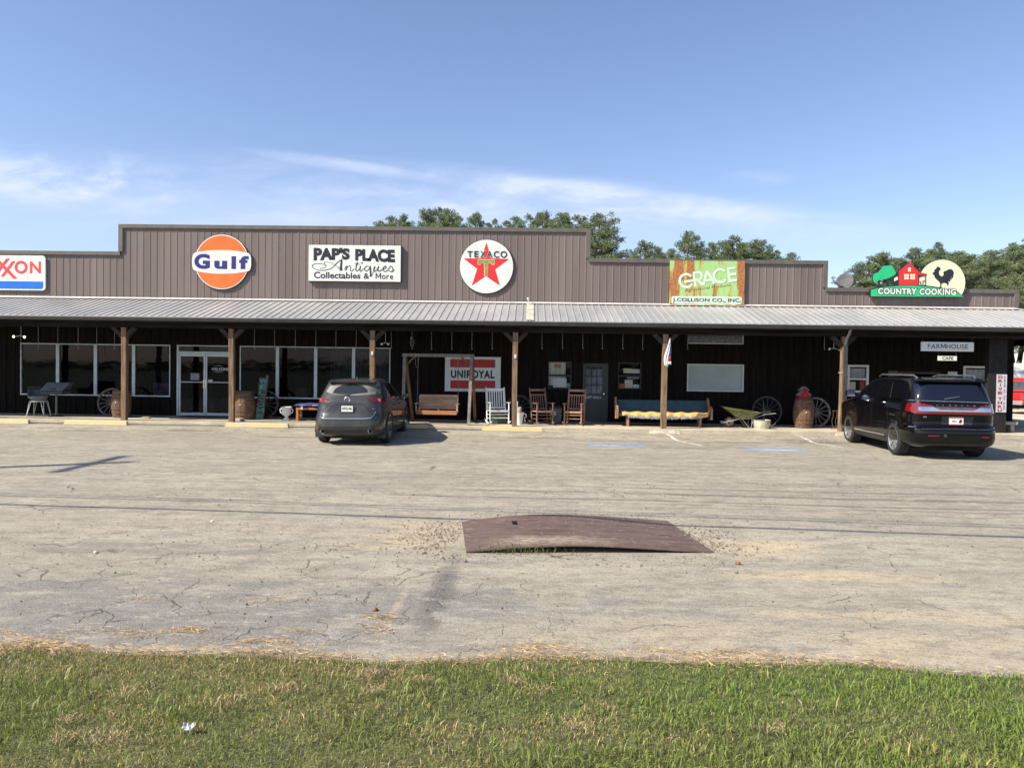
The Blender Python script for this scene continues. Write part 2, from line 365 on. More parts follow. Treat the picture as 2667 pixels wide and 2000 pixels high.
nt.links.new(base, b.inputs['Base Color']); b.inputs['Roughness'].default_value = .92; b.inputs['Specular IOR Level'].default_value = .25
hh = mth(nt, 'SUBTRACT', mth(nt, 'ADD', mth(nt, 'MULTIPLY', nfin, .5), mth(nt, 'ADD', mth(nt, 'MULTIPLY', nspk, .3), mth(nt, 'MULTIPLY', nmid, .8))), mth(nt, 'MULTIPLY', ck, .35))
bump(nt, b, hh, .016)
# mesh: parking lot
GY1 = 5.43
def edge(x): return GY1 + .06*math.sin(x*1.3)+.04*math.sin(x*3.1+1)-.012*abs(x-1)
mb = MB(); xs = list(np.linspace(-45, 45, 91)); ys = [5.2, 5.6, 6.2, 7, 8, 9, 10, 11, 12, 13.5, 15, 16.5, 18, 19, 20, 21, 21.9, 22.1, 22.3, 22.5, 22.7, 22.85, 23.06]
nx = len(xs)
mb.add([(x, y, gz(x, y)) for y in ys for x in xs], [(j*nx+i, j*nx+i+1, (j+1)*nx+i+1, (j+1)*nx+i) for j in range(len(ys)-1) for i in range(nx-1)])
tag(mb.build('parking_lot', am, smooth=2), 'weathered cracked grey asphalt parking lot with sandy drifts', 'ground', kind='structure')
# far ground and side drive
gm = M('far_ground_dirt', (.58, .50, .36), .95, var=.12, vs=.3, bmp=.02, bs_=8, fine=.2)
mb = MB(); mb.add([(19.4, 23.06, .03), (400, 23.06, .03), (400, 62, .03), (19.4, 62, .03)], [(0,1,2,3)])
tag(mb.build('gravel_drive', gm), 'pale sunlit gravel drive beside the building', 'drive', kind='structure')
gg = M('ground_grass_far', (.09, .12, .04), .95, var=.3, vs=.4)
mb = MB(); mb.add([(-900, -900, -.05), (900, -900, -.05), (900, 1500, -.05), (-900, 1500, -.05)], [(0,1,2,3)])
tag(mb.build('ground', gg), kind='structure')
# concrete porch slab with side walk
cm = M('porch_concrete', (.50, .435, .31), .9, var=.14, vs=1.6, bmp=.006, bs_=40, fine=.25)
mb = MB(); mb.box((-30, 23.0, -.02), (19.4, 40, SLABZ))
tag(mb.build('porch_slab', cm, bevel=.015), kind='structure')
# asphalt patch lapped over the slab front on the left
mb = MB()
pts = [(x, 23.85+.15*math.sin(x*.7)+.1*math.sin(x*2.1)) for x in np.linspace(-29, -1.2, 40)]
mb.add([(p[0], 22.98, SLABZ+.004-.09) for p in pts]+[(p[0], 23.12, SLABZ+.005) for p in pts]+[(p[0], p[1], SLABZ+.004) for p in pts],
       [(i, i+1, 41+i, 40+i) for i in range(39)]+[(40+i, 41+i, 81+i, 80+i) for i in range(39)])
tag(mb.build('pavement', am), kind='structure')

# ================================================================ lawn
def np_mesh(name, V, k, C, mat, parent=None):
    n = len(V); nf = n//k; me = bpy.data.meshes.new(name); me.vertices.add(n); me.vertices.foreach_set('co', V.astype(np.float32).ravel())
    me.loops.add(n); me.loops.foreach_set('vertex_index', np.arange(n, dtype=np.int32))
    me.polygons.add(nf); me.polygons.foreach_set('loop_start', np.arange(0, n, k, dtype=np.int32)); me.polygons.foreach_set('loop_total', np.full(nf, k, dtype=np.int32))
    ca = me.color_attributes.new('Col', 'FLOAT_COLOR', 'POINT'); cc = np.ones((n, 4), np.float32); cc[:, :3] = C; ca.data.foreach_set('color', cc.ravel())
    me.materials.append(mat); me.update(calc_edges=True); me.validate()
    o = bpy.data.objects.new(name, me); COL.objects.link(o)
    if parent: o.parent = parent
    return o
def leafmat(name, tr=.35, rough=.6, mul=1.0):
    m = bpy.data.materials.new(name); nt, b = nodes(m)
    at = nt.nodes.new('ShaderNodeVertexColor'); at.layer_name = 'Col'
    b.inputs['Roughness'].default_value = rough; b.inputs['Specular IOR Level'].default_value = .3
    nt.links.new(at.outputs[0], b.inputs['Base Color'])
    t = nt.nodes.new('ShaderNodeBsdfTranslucent'); mx = nt.nodes.new('ShaderNodeMixShader'); mx.inputs[0].default_value = tr
    nt.links.new(at.outputs[0], t.inputs[0]); nt.links.new(b.outputs[0], mx.inputs[1]); nt.links.new(t.outputs[0], mx.inputs[2])
    nt.links.new(mx.outputs[0], nt.nodes['Material Output'].inputs[0]); return m
rng = np.random.default_rng(3)
_tab = rng.random((64, 64))
def vn(x, y):
    xi = np.floor(x).astype(int); yi = np.floor(y).astype(int); fx = x-xi; fy = y-yi; fx = fx*fx*(3-2*fx); fy = fy*fy*(3-2*fy)
    a = _tab[xi % 64, yi % 64]; b_ = _tab[(xi+1) % 64, yi % 64]; c = _tab[xi % 64, (yi+1) % 64]; d = _tab[(xi+1) % 64, (yi+1) % 64]
    return (a*(1-fx)+b_*fx)*(1-fy)+(c*(1-fx)+d*fx)*fy
def fbm(x, y): return .5*vn(x, y)+.3*vn(x*2.1+9, y*2.1+4)+.2*vn(x*4.3+3, y*4.3+7)
def blades(n, x0, x1, y0, y1, L, wd, lean, colf, dens=None, z0=0.0):
    x = rng.uniform(x0, x1, n); y = rng.uniform(y0, y1, n)
    if dens is not None:
        k = rng.random(n) < dens(x, y); x = x[k]; y = y[k]; n = len(x)
    l = L[0]+(L[1]-L[0])*rng.random(n)**1.5; wv_ = wd[0]+(wd[1]-wd[0])*rng.random(n)
    a = rng.uniform(0, 2*np.pi, n); ln = lean[0]+(lean[1]-lean[0])*rng.random(n); th = rng.uniform(0, 2*np.pi, n)
    dx, dy = np.cos(a), np.sin(a); hx, hy = np.cos(th)*wv_/2, np.sin(th)*wv_/2
    mz = l*.55*np.cos(ln*.55); mr = l*.55*np.sin(ln*.55); tz = mz+l*.45*np.cos(ln*1.5); tr_ = mr+l*.45*np.sin(ln*1.5)
    tz = np.maximum(tz, .004)
    zz = z0 + np.zeros(n)
    V = np.empty((n, 4, 3))
    V[:, 0] = np.stack([x-hx*.5, y-hy*.5, zz-.005], 1); V[:, 1] = np.stack([x+dx*mr+hx, y+dy*mr+hy, zz+mz], 1)
    V[:, 2] = np.stack([x+dx*tr_, y+dy*tr_, zz+tz], 1); V[:, 3] = np.stack([x+dx*mr-hx, y+dy*mr-hy, zz+mz], 1)
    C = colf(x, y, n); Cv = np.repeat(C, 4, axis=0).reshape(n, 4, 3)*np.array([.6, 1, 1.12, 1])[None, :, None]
    return V.reshape(-1, 3), Cv.reshape(-1, 3)
def gcol(dry=0.3, bright=1.0):
    def f(x, y, n):
        g = np.array([.185, .235, .065]); o_ = np.array([.26, .265, .095]); t = np.array([.50, .38, .20]); lush = np.array([.185, .265, .06])
        r = rng.random((n, 1)); ed = np.clip((y-5.05)/.55, 0, 1)[:, None]
        lu = np.clip(fbm(x*.9+5, y*1.4)*1.9-.55+.16*np.clip(x, -1, 3), 0, 1)[:, None]
        c = g*(1-r)+o_*r; c = c*(1-lu)+lush*lu
        dd = (fbm(x*2.2+20, y*2.8) + .35*ed[:, 0] - .10*np.clip(x, 0, 3))[:, None]
        p = (rng.random((n, 1)) < np.clip((dd-.38)*1.5, .03, .8)*dry*1.9).astype(float)
        c = c*(1-p)+t*(.7+.6*rng.random((n, 1)))*p
        return c*(.75+.5*rng.random((n, 1)))*bright*np.array([1.14, 1.10, 1.0])
    return f
gr = leafmat('grass_blades', .32, .5)
lawn_m = M('lawn_soil', (.115, .115, .045), .95, var=.4, vs=7, bmp=.02, bs_=30, fine=.4)
def inl(x, y): return (y < (GY1-.06+.05*np.sin(x*1.3)+.05*np.sin(x*3.1+1)+.05*(fbm(x*3, y*3)-.5)-.012*np.abs(x-1))).astype(float)
parts = []
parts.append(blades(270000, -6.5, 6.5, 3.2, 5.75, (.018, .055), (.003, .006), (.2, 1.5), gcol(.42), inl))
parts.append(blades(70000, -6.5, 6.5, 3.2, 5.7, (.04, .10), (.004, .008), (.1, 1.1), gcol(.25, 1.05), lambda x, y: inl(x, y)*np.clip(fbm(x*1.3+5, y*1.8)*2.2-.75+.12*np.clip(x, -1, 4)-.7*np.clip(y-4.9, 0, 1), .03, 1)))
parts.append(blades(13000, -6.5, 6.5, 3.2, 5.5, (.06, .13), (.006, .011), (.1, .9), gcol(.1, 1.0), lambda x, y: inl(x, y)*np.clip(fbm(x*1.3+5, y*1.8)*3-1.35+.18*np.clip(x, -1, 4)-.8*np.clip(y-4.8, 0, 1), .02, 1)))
V = np.concatenate([p[0] for p in parts]); C = np.concatenate([p[1] for p in parts])
tag(np_mesh('grass', V, 4, C, gr), 'mown green grass verge with dry patches in the foreground', 'grass', kind='stuff')
mb = MB(); xs = np.linspace(-12, 12, 60)
mb.add([(x, -2, .006) for x in xs]+[(x, edge(x)-.08, .006) for x in xs], [(i, i+1, 61+i, 60+i) for i in range(59)])
tag(mb.build('verge_soil', lawn_m), kind='structure')
# straw along the edge
def straws(n, x0, x1, y0, y1, L, wd, colf, dens=None, pile=.02):
    x = rng.uniform(x0, x1, n); y = rng.uniform(y0, y1, n)
    if dens is not None: k = rng.random(n) < dens(x, y); x = x[k]; y = y[k]; n = len(x)
    l = rng.uniform(L[0], L[1], n); w_ = rng.uniform(wd[0], wd[1], n); a = rng.normal(0, .75, n)+np.pi*(rng.random(n) < .5); tl = rng.normal(0, .12, n); z = .004+pile*rng.random(n)**1.6
    d = np.stack([np.cos(a)*np.cos(tl), np.sin(a)*np.cos(tl), np.sin(tl)], 1); s_ = np.stack([-np.sin(a), np.cos(a), rng.normal(0, .5, n)], 1)*w_[:, None]/2; c = np.stack([x, y, z], 1); bend = np.stack([-np.sin(a), np.cos(a), np.abs(rng.normal(0, .5, n))], 1)*(l*rng.normal(0, .10, n))[:, None]
    V = np.empty((n, 4, 3)); V[:, 0] = c-d*l[:, None]/2; V[:, 1] = c+s_+bend; V[:, 2] = c+d*l[:, None]/2; V[:, 3] = c-s_+bend; V[:, :, 2] = np.maximum(V[:, :, 2], .004)
    return V.reshape(-1, 3), np.repeat(colf(x, y, n), 4, 0)
def scol(x, y, n):
    c = np.array([.70, .52, .29])*(.45+.7*rng.random((n, 1))); d = np.array([.34, .22, .12])
    p = (rng.random((n, 1)) < .22).astype(float); return c*(1-p)+d*p
def sdens(x, y):
    c = GY1-.03+.05*np.sin(x*1.3)+.05*np.sin(x*3.1+1)-.012*np.abs(x-1)
    wdt = .04+.13*np.clip(fbm(x*1.7+3, x*0+2)-.3, 0, 1)
    return np.exp(-((y-c)/wdt)**2)*np.clip(.35+1.5*(fbm(x*2.5, y*2)-.3), .1, 1)
parts = [straws(95000, -6.5, 6.5, 5.2, 6.05, (.03, .13), (.002, .005), scol, sdens, .05), blades(9000, -6.5, 6.5, 5.2, 6.05, (.02, .07), (.002, .004), (.5, 1.6), scol, sdens, .01)]
for (cx, cy, rx, ry, n) in ((-3.35, 6.55, .2, .05, 260), (-2.3, 6.62, .4, .05, 450), (-1.2, 6.2, .12, .06, 350), (-2.6, 5.80, .14, .06, 700), (-4.2, 5.66, .35, .05, 900), (-1.9, 5.60, .3, .06, 800), (.1, 5.60, .3, .09, 1500), (1.3, 5.58, .45, .08, 1500), (-4.9, 6.25, .2, .03, 200), (-1.75, 5.85, .1, .05, 250), (-1.15, 5.95, .12, .2, 500), (-3.0, 5.75, .5, .08, 900), (-3.8, 6.35, .25, .02, 120)):
    parts.append(straws(n*2, cx-2*rx, cx+2*rx, cy-2*ry, cy+2*ry, (.03, .10), (.002, .004), scol, lambda x, y: np.exp(-((x-cx)/rx)**2-((y-cy-.04*np.sin(x*9))/ry)**2), .02))
for k in range(22):
    cx, cy = rng.uniform(-4.2, 4.2), rng.uniform(3.9, 5.3)
    if cx > 1 and rng.random() < .5: continue
    rr = rng.uniform(.05, .12)
    parts.append(blades(700, cx-2.5*rr, cx+2.5*rr, cy-1.8*rr, cy+1.8*rr, (.03, .10), (.002, .005), (1.0, 1.7), scol, lambda x, y: np.exp(-((x-cx)/rr)**2-((y-cy)/rr/.7)**2), .04))
V = np.concatenate([p[0] for p in parts]); C = np.concatenate([p[1] for p in parts])
tag(np_mesh('straw', V, 4, C, leafmat('dry_straw', .15, .8)), 'tan dry grass clippings along the edge of the asphalt', 'straw', kind='stuff')
# loose gravel round the steel plate and over the lot
def pebbles(name, spots, mat, label, cat, kind='stuff'):
    mb = MB()
    for (x, y, z, r) in spots:
        a = [Vector((random.uniform(-1, 1), random.uniform(-1, 1), random.uniform(-.6, .8))).normalized()*r*random.uniform(.7, 1.2) for _ in range(7)]
        bmx = bmesh.new()
        for p in a: bmx.verts.new(p+Vector((x, y, z+r*.4)))
        try: bmesh.ops.convex_hull(bmx, input=bmx.verts)
        except Exception: pass
        bmx.verts.ensure_lookup_table(); bmx.verts.index_update()
        mb.add([v.co for v in bmx.verts], [tuple(v.index for v in f.verts) for f in bmx.faces]); bmx.free()
    o = mb.build(name, mat); return tag(o, label, cat, kind=kind)
sp_ = []
for _ in range(3600):
    t = random.random()
    if t < .28: x, y = random.gauss(2.1, .35), random.gauss(9.3, .5)
    elif t < .56: x, y = random.gauss(-1.0, .28), random.gauss(9.3, .55)
    elif t < .66: x, y = random.uniform(-.8, 2.1), random.choice((random.gauss(8.3, .15), random.gauss(10.7, .15)))
    else: x, y = random.uniform(-6, 6), random.uniform(6, 14)
    if -.82+.0*y < x < 1.95 and 8.52 < y < 10.45: continue
    sp_.append((x, y, gz(x, y), random.uniform(.004, .013) if random.random() < .93 else random.uniform(.013, .022)))
pebbles('gravel', sp_, M('gravel_stone', (.22, .175, .12), .9, var=.5, vs=60), 'loose gravel scattered round the rusty steel plate', 'gravel')
# ================================================================ the store building
WY = 25.70; PY = 23.20; XR = 15.96; XL = -26.0
def X_(px, py=960, Y=WY): return W(px, py, Y).x
def Z_(px, py, Y=WY): return W(px, py, Y).z
sid = M('brown_metal_siding', (.178, .139, .122), .5, .0, var=.11, vs=1.1, stretch=(1.4, 1, .06), spec=.4, fine=.0)
trim = M('dark_metal_trim', (.125, .112, .095), .55, var=.1)
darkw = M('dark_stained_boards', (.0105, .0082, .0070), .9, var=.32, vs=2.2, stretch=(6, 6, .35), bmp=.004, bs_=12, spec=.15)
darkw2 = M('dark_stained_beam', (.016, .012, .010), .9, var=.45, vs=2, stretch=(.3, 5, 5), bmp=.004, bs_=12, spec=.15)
alum = M('pale_aluminium', (.46, .54, .57), .45, .3, var=.06)
postm = M('post_wood', (.215, .135, .075), .85, var=.38, vs=3, stretch=(7, 7, .5), bmp=.004, bs_=14, fine=.3)
galv = bpy.data.materials.new('galvanised_roofing'); MATS['galv'] = galv; nt, b = nodes(galv)
tc = nt.nodes.new('ShaderNodeTexCoord').outputs['Object']
q1 = noise(nt, mapv(nt, tc, (.45, .25, .25)), 1.6, 4); q2 = noise(nt, mapv(nt, tc, (5, .5, .5)), 3, 5)
c = mixc(nt, ramp(nt, q1, .35, .65), (.34, .345, .335), (.43, .415, .39)); c = mixc(nt, ramp(nt, q2, .5, .72, 0, .45), c, (.24, .24, .22))
nt.links.new(c, b.inputs['Base Color']); b.inputs['Metallic'].default_value = .2; b.inputs['Roughness'].default_value = .48
B = E('store_building', (0, WY, SLABZ), 'long low dark timber store with brown metal parapet and tin porch roof', 'building')

# parapet with standing ribs, stepped top
def ribs(x0, x1, sp=.2286):
    out = []; k = math.ceil(x0/sp)
    while k*sp < x1-.03: out.append(k*sp); k += 1
    return out
def corrug(x0, x1, h=.011, wdt=.030):
    p = [(x0, 0)]
    for r in ribs(x0+.05, x1-.02): p += [(r-wdt/2-.006, 0), (r-wdt/2+.004, h), (r+wdt/2-.004, h), (r+wdt/2+.006, 0)]
    return p+[(x1, 0)]
xb = [XL, X_(316, 600), X_(1533, 640), X_(2149, 720), XR]; zt = [5.80, 6.72, 5.74, 4.86]
JZ = 4.20
for i in range(4):
    mb = MB(); pr = corrug(xb[i], xb[i+1])
    mb.add([(x, WY-.03-h, JZ-.25) for x, h in pr]+[(x, WY-.03-h, zt[i]-.05) for x, h in pr], [(k, k+1, len(pr)+k+1, len(pr)+k) for k in range(len(pr)-1)])
    mb.box((xb[i], WY, JZ-.25), (xb[i+1], WY+.18, zt[i]-.05))
    mb.build('parapet_panel', sid, B)
    mb = MB(); a, c_ = xb[i], xb[i+1]
    ea = .06 if i and zt[i] > zt[i-1] else 0; ec = .06 if i == 3 or zt[i] > zt[i+1] else 0
    mb.box((a-ea, WY-.09, zt[i]-.13), (c_+ec, WY+.22, zt[i]))
    if ea: mb.box((a-.06, WY-.088, zt[i-1]+.001), (a+.09, WY+.218, zt[i]-.131))
    if ec:
        zz = zt[i+1]+.001 if i < 3 else JZ-.22
        mb.box((c_-.09, WY-.088, zz), (c_+.06, WY+.218, zt[i]-.131))
    mb.build('parapet_cap', trim, B, bevel=.006)
# body behind
mb = MB(); mb.box((XL, WY+.2, 4.0), (XR-.02, 40, 4.3)); mb.box((XR-.2, WY+.16, SLABZ), (XR, 40, 4.0)); mb.box((XL, WY+.16, SLABZ), (XL+.2, 40, 4.0))
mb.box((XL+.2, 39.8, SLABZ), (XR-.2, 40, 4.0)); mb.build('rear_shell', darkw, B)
# porch roof
EY, EZ, TY = 22.95, 3.47, WY-.055; SL = (JZ-EZ)/(TY-EY)
mb = MB(); xe = XR+(TY-EY)
pr = corrug(XL, xe, .022, .036)
def cl(x): return max(EY+.002, min(TY, TY-(x-XR)))
vsx = []; 
for x, h in pr: vsx.append((x, EY, EZ+h))
for x, h in pr: y = cl(x); vsx.append((x, y, EZ+SL*(y-EY)+h))
n_ = len(pr); mb.add(vsx, [(k, k+1, n_+k+1, n_+k) for k in range(n_-1)])
mb.add([(x, y, z-.035) for x, y, z in vsx], [(k, n_+k, n_+k+1, k+1) for k in range(n_-1)])
mb.add([v for v in vsx[:n_]]+[(x, y, EZ-.035) for x, y, z in vsx[:n_]], [(k, n_+k, n_+k+1, k+1) for k in range(n_-1)])
# side run of the same roof
pr2 = corrug(EY, 38.0, .022, .036); vs2 = []
for y, h in pr2: vs2.append((xe, y, EZ+h))
for y, h in pr2: x = XR if y >= TY else XR+(TY-y); x = min(x, xe-.002); vs2.append((x, y, EZ+SL*(xe-x)+h))
n2_ = len(pr2); mb.add(vs2, [(k, n2_+k, n2_+k+1, k+1)[::-1] for k in range(n2_-1)]); mb.add([(x, y, z-.035) for x, y, z in vs2], [(k, n2_+k, n2_+k+1, k+1) for k in range(n2_-1)])
roof = mb.build('porch_roof', galv, B)
mb = MB(); mb.beam((XR-.02, TY+.02, JZ+.04), (xe, EY, EZ+.04), .16, .03); mb.build('hip_cap', galv, roof)
mb = MB(); mb.add([(XL, TY-.09, JZ+.02), (XR, TY-.09, JZ+.02), (XR, TY-.01, JZ+.075), (XL, TY-.01, JZ+.075)], [(0,1,2,3)]); mb.build('flashing', M('bright_flashing', (.62, .58, .54), .5, .2, var=.08), roof)
mb = MB(); xp = X_(1371, 815, 24.2); mb.add([(xp, EY-.01, EZ+.03), (xp+.235, EY-.01, EZ+.03), (xp+.235, TY-.02, JZ+.03), (xp, TY-.02, JZ+.03)], [(0,1,2,3)])
mb.build('replacement_sheet', M('yellowed_sheet', (.50, .48, .36), .6, var=.2, vs=3), roof)
# ceiling, beam, gutter
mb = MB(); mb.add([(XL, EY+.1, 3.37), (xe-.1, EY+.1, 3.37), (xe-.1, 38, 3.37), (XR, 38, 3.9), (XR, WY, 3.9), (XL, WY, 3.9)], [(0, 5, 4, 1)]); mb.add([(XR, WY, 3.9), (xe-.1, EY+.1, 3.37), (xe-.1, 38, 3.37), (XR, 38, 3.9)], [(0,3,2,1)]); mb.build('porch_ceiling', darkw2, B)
mb = MB(); mb.box((XL, PY-.09, 3.14), (xe-.45, PY+.09, 3.40)); mb.box((XL, EY+.03, 3.28), (xe-.02, EY+.07, 3.42)); mb.box((xe-.6, PY+.09, 3.14), (xe-.45, 38, 3.38)); mb.build('porch_beam', darkw2, B)
gut = M('dark_gutter', (.042, .036, .032), .4, .2, var=.15, spec=.5)
mb = MB(); prof = [(0, 0), (-.03, -.10), (-.085, -.125), (-.115, -.10), (-.12, -.02), (-.105, .0), (-.10, -.015), (-.02, .0)]
mb.add([(XL, EY+.03+a, EZ-.02+c_) for a, c_ in prof]+[(xe, EY+.03+a, EZ-.02+c_) for a, c_ in prof], [(i, i+8, (i+1) % 8+8, (i+1) % 8) for i in range(8)])
g = mb.build('gutter', gut, B)
mb = MB(); dx = X_(2204, 900, PY-.25); mb.tube([(dx+.10, EY-.03, 3.36), (dx+.09, EY-.02, 3.22), (dx+.03, PY-.22, 3.06), (dx, PY-.21, 2.86)], .05, 8); mb.box((dx-.05, PY-.25, SLABZ+.15), (dx+.05, PY-.17, 2.88)); mb.tube([(dx, PY-.21, SLABZ+.17), (dx+.02, PY-.33, SLABZ+.04)], .055, 8)
mb.build('downspout', M('grey_downspout', (.075, .07, .066), .5, .3, var=.15), B, smooth=True)

# front wall with openings
openings = []  # (x0,x1,z0,z1)
def win_rect(px0, py0, px1, py1): 
    a = W(px0, py0, WY); c_ = W(px1, py1, WY); return (a.x, c_.x, c_.z, a.z)
WT = 3.005-.0
ztop = np.mean([Z_(55, 892.6), Z_(443, 897.4), Z_(627, 901.2), Z_(1016, 906.7)]); zbot = np.mean([Z_(55, 1028), Z_(443, 1033.5), Z_(720, 1038)])
G1 = [53.6, 150.4, 248.8, 348.2, 443.7]; G2 = [624.7, 722.7, 822.3, 920.9, 1016.5]
g1x = [X_(p, 960) for p in G1]; g2x = [X_(p, 965) for p in G2]
openings.append((g1x[0], g1x[-1], zbot, ztop)); openings.append((g2x[0], g2x[-1], zbot, ztop))
dL, dR = X_(461, 990), X_(609, 990); openings.append((dL, dR, SLABZ+.001, ztop-.0))
w5 = win_rect(1428, 941, 1487.7, 1013.4); w6 = win_rect(1610.4, 944, 1669.4, 1013.3); wb = win_rect(1790, 947.5, 1936, 1020.8)
w7 = win_rect(2207.5, 950, 2261, 1022.9); w8 = win_rect(2508.5, 953, 2580.8, 1026)
door = win_rect(1519, 946, 1582, 1103)
door = (door[0], door[1], SLABZ+.001, door[3])
cd_ = (X_(2340, 960), X_(2450, 960), SLABZ+.001, Z_(2350, 968))
openings += [w5, door, w6, wb, w7, cd_, w8]; openings.sort()
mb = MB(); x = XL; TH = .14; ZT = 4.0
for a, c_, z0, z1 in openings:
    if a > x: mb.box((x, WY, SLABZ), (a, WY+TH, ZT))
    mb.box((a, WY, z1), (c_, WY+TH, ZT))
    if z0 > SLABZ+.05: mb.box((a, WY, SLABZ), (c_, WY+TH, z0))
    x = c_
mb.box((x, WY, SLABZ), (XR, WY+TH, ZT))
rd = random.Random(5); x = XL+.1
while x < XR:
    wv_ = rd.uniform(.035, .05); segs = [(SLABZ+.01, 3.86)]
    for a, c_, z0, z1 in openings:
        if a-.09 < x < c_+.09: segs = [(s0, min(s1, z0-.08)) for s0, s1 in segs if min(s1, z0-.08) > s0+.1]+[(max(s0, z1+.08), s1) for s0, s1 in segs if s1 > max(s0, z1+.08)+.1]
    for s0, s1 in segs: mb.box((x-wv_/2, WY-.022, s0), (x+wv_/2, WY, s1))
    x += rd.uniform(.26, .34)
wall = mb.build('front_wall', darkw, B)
# interior room so the glass has something behind it
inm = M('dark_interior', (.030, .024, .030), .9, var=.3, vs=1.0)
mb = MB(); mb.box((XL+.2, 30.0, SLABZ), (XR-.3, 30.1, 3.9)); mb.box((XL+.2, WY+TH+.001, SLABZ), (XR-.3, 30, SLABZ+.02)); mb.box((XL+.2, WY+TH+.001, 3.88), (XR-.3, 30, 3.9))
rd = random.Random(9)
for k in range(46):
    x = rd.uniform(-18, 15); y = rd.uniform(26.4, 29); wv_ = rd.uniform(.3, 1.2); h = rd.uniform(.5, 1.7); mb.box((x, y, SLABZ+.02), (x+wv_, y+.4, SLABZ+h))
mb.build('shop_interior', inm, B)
# glass
glass = bpy.data.materials.new('shop_glass'); nt, b = nodes(glass)
tr = nt.nodes.new('ShaderNodeBsdfTransparent'); tr.inputs[0].default_value = (.42, .44, .50, 1); gl = nt.nodes.new('ShaderNodeBsdfGlossy'); gl.inputs['Roughness'].default_value = .015; gl.inputs[0].default_value = (.8, .82, 1, 1)
fr = nt.nodes.new('ShaderNodeFresnel'); fr.inputs[0].default_value = 1.5
bn = nt.nodes.new('ShaderNodeBump'); bn.inputs['Distance'].default_value = .002; tcg = nt.nodes.new('ShaderNodeTexCoord').outputs['Object']; nt.links.new(noise(nt, tcg, 1.2, 2), bn.inputs['Height']); nt.links.new(bn.outputs[0], gl.inputs['Normal'])
mx = nt.nodes.new('ShaderNodeMixShader'); nt.links.new(mth(nt, 'MULTIPLY', fr.outputs[0], .55), mx.inputs[0]); nt.links.new(tr.outputs[0], mx.inputs[1]); nt.links.new(gl.outputs[0], mx.inputs[2]); nt.links.new(mx.outputs[0], nt.nodes['Material Output'].inputs[0])
cglass = glass.copy(); cglass.name = 'clear_glass'
for n_ in cglass.node_tree.nodes:
    if n_.type == 'BSDF_TRANSPARENT': n_.inputs[0].default_value = (.93, .95, .95, 1)
def frame(mb, x0, x1, z0, z1, t, y0, y1, tb=None):
    tb = tb or t
    mb.box((x0, y0, z0), (x0+t, y1, z1)); mb.box((x1-t, y0, z0), (x1, y1, z1)); mb.box((x0+t, y0, z0), (x1-t, y1, z0+tb)); mb.box((x0+t, y0, z1-tb), (x1-t, y1, z1)); return mb
def pane(x0, x1, z0, z1, y, par, name='pane', mat=glass):
    return MB().add([(x0, y, z0), (x1, y, z0), (x1, y, z1), (x0, y, z1)], [(0,1,2,3)]).build(name, mat, par)
greenc = M('grey_green_curtain', (.10, .12, .11), .9, var=.2, vs=3, stretch=(10, 1, .4))
whitec = M('white_curtain', (.52, .52, .47), .9, var=.15, vs=3, stretch=(8, 1, .4)); 
def curtain(x0, x1, z0, z1, y, par, mat, n=8, amp=.03, sc=0):
    k = n*8; mb = MB(); lo = [];hi = []
    for i in range(k+1):
        u_ = i/k; x = x0+(x1-x0)*u_; o_ = amp*math.sin(u_*n*6.283)+amp*.5*math.sin(u_*n*14.1)
        lo.append((x, y+o_, z0+sc*abs(math.sin(u_*n*3.14)))); hi.append((x, y+o_*.6, z1))
    mb.add(lo+hi, [(i, i+1, k+2+i, k+1+i) for i in range(k)]); return mb.build('curtain', mat, par, smooth=2)
def poster(name, x0, x1, z0, z1, y, par, mat, tilt=0):
    return MB().poly([(x0, z0), (x1, z0+tilt), (x1, z1+tilt), (x0, z1)], y, .004).build(name, mat, par)
paper = M('white_paper', (.6, .61, .59), .8, var=.06); paper2 = M('aged_card', (.6, .57, .45), .8, var=.1); redp = M('red_print', (.42, .08, .06), .8, var=.1)
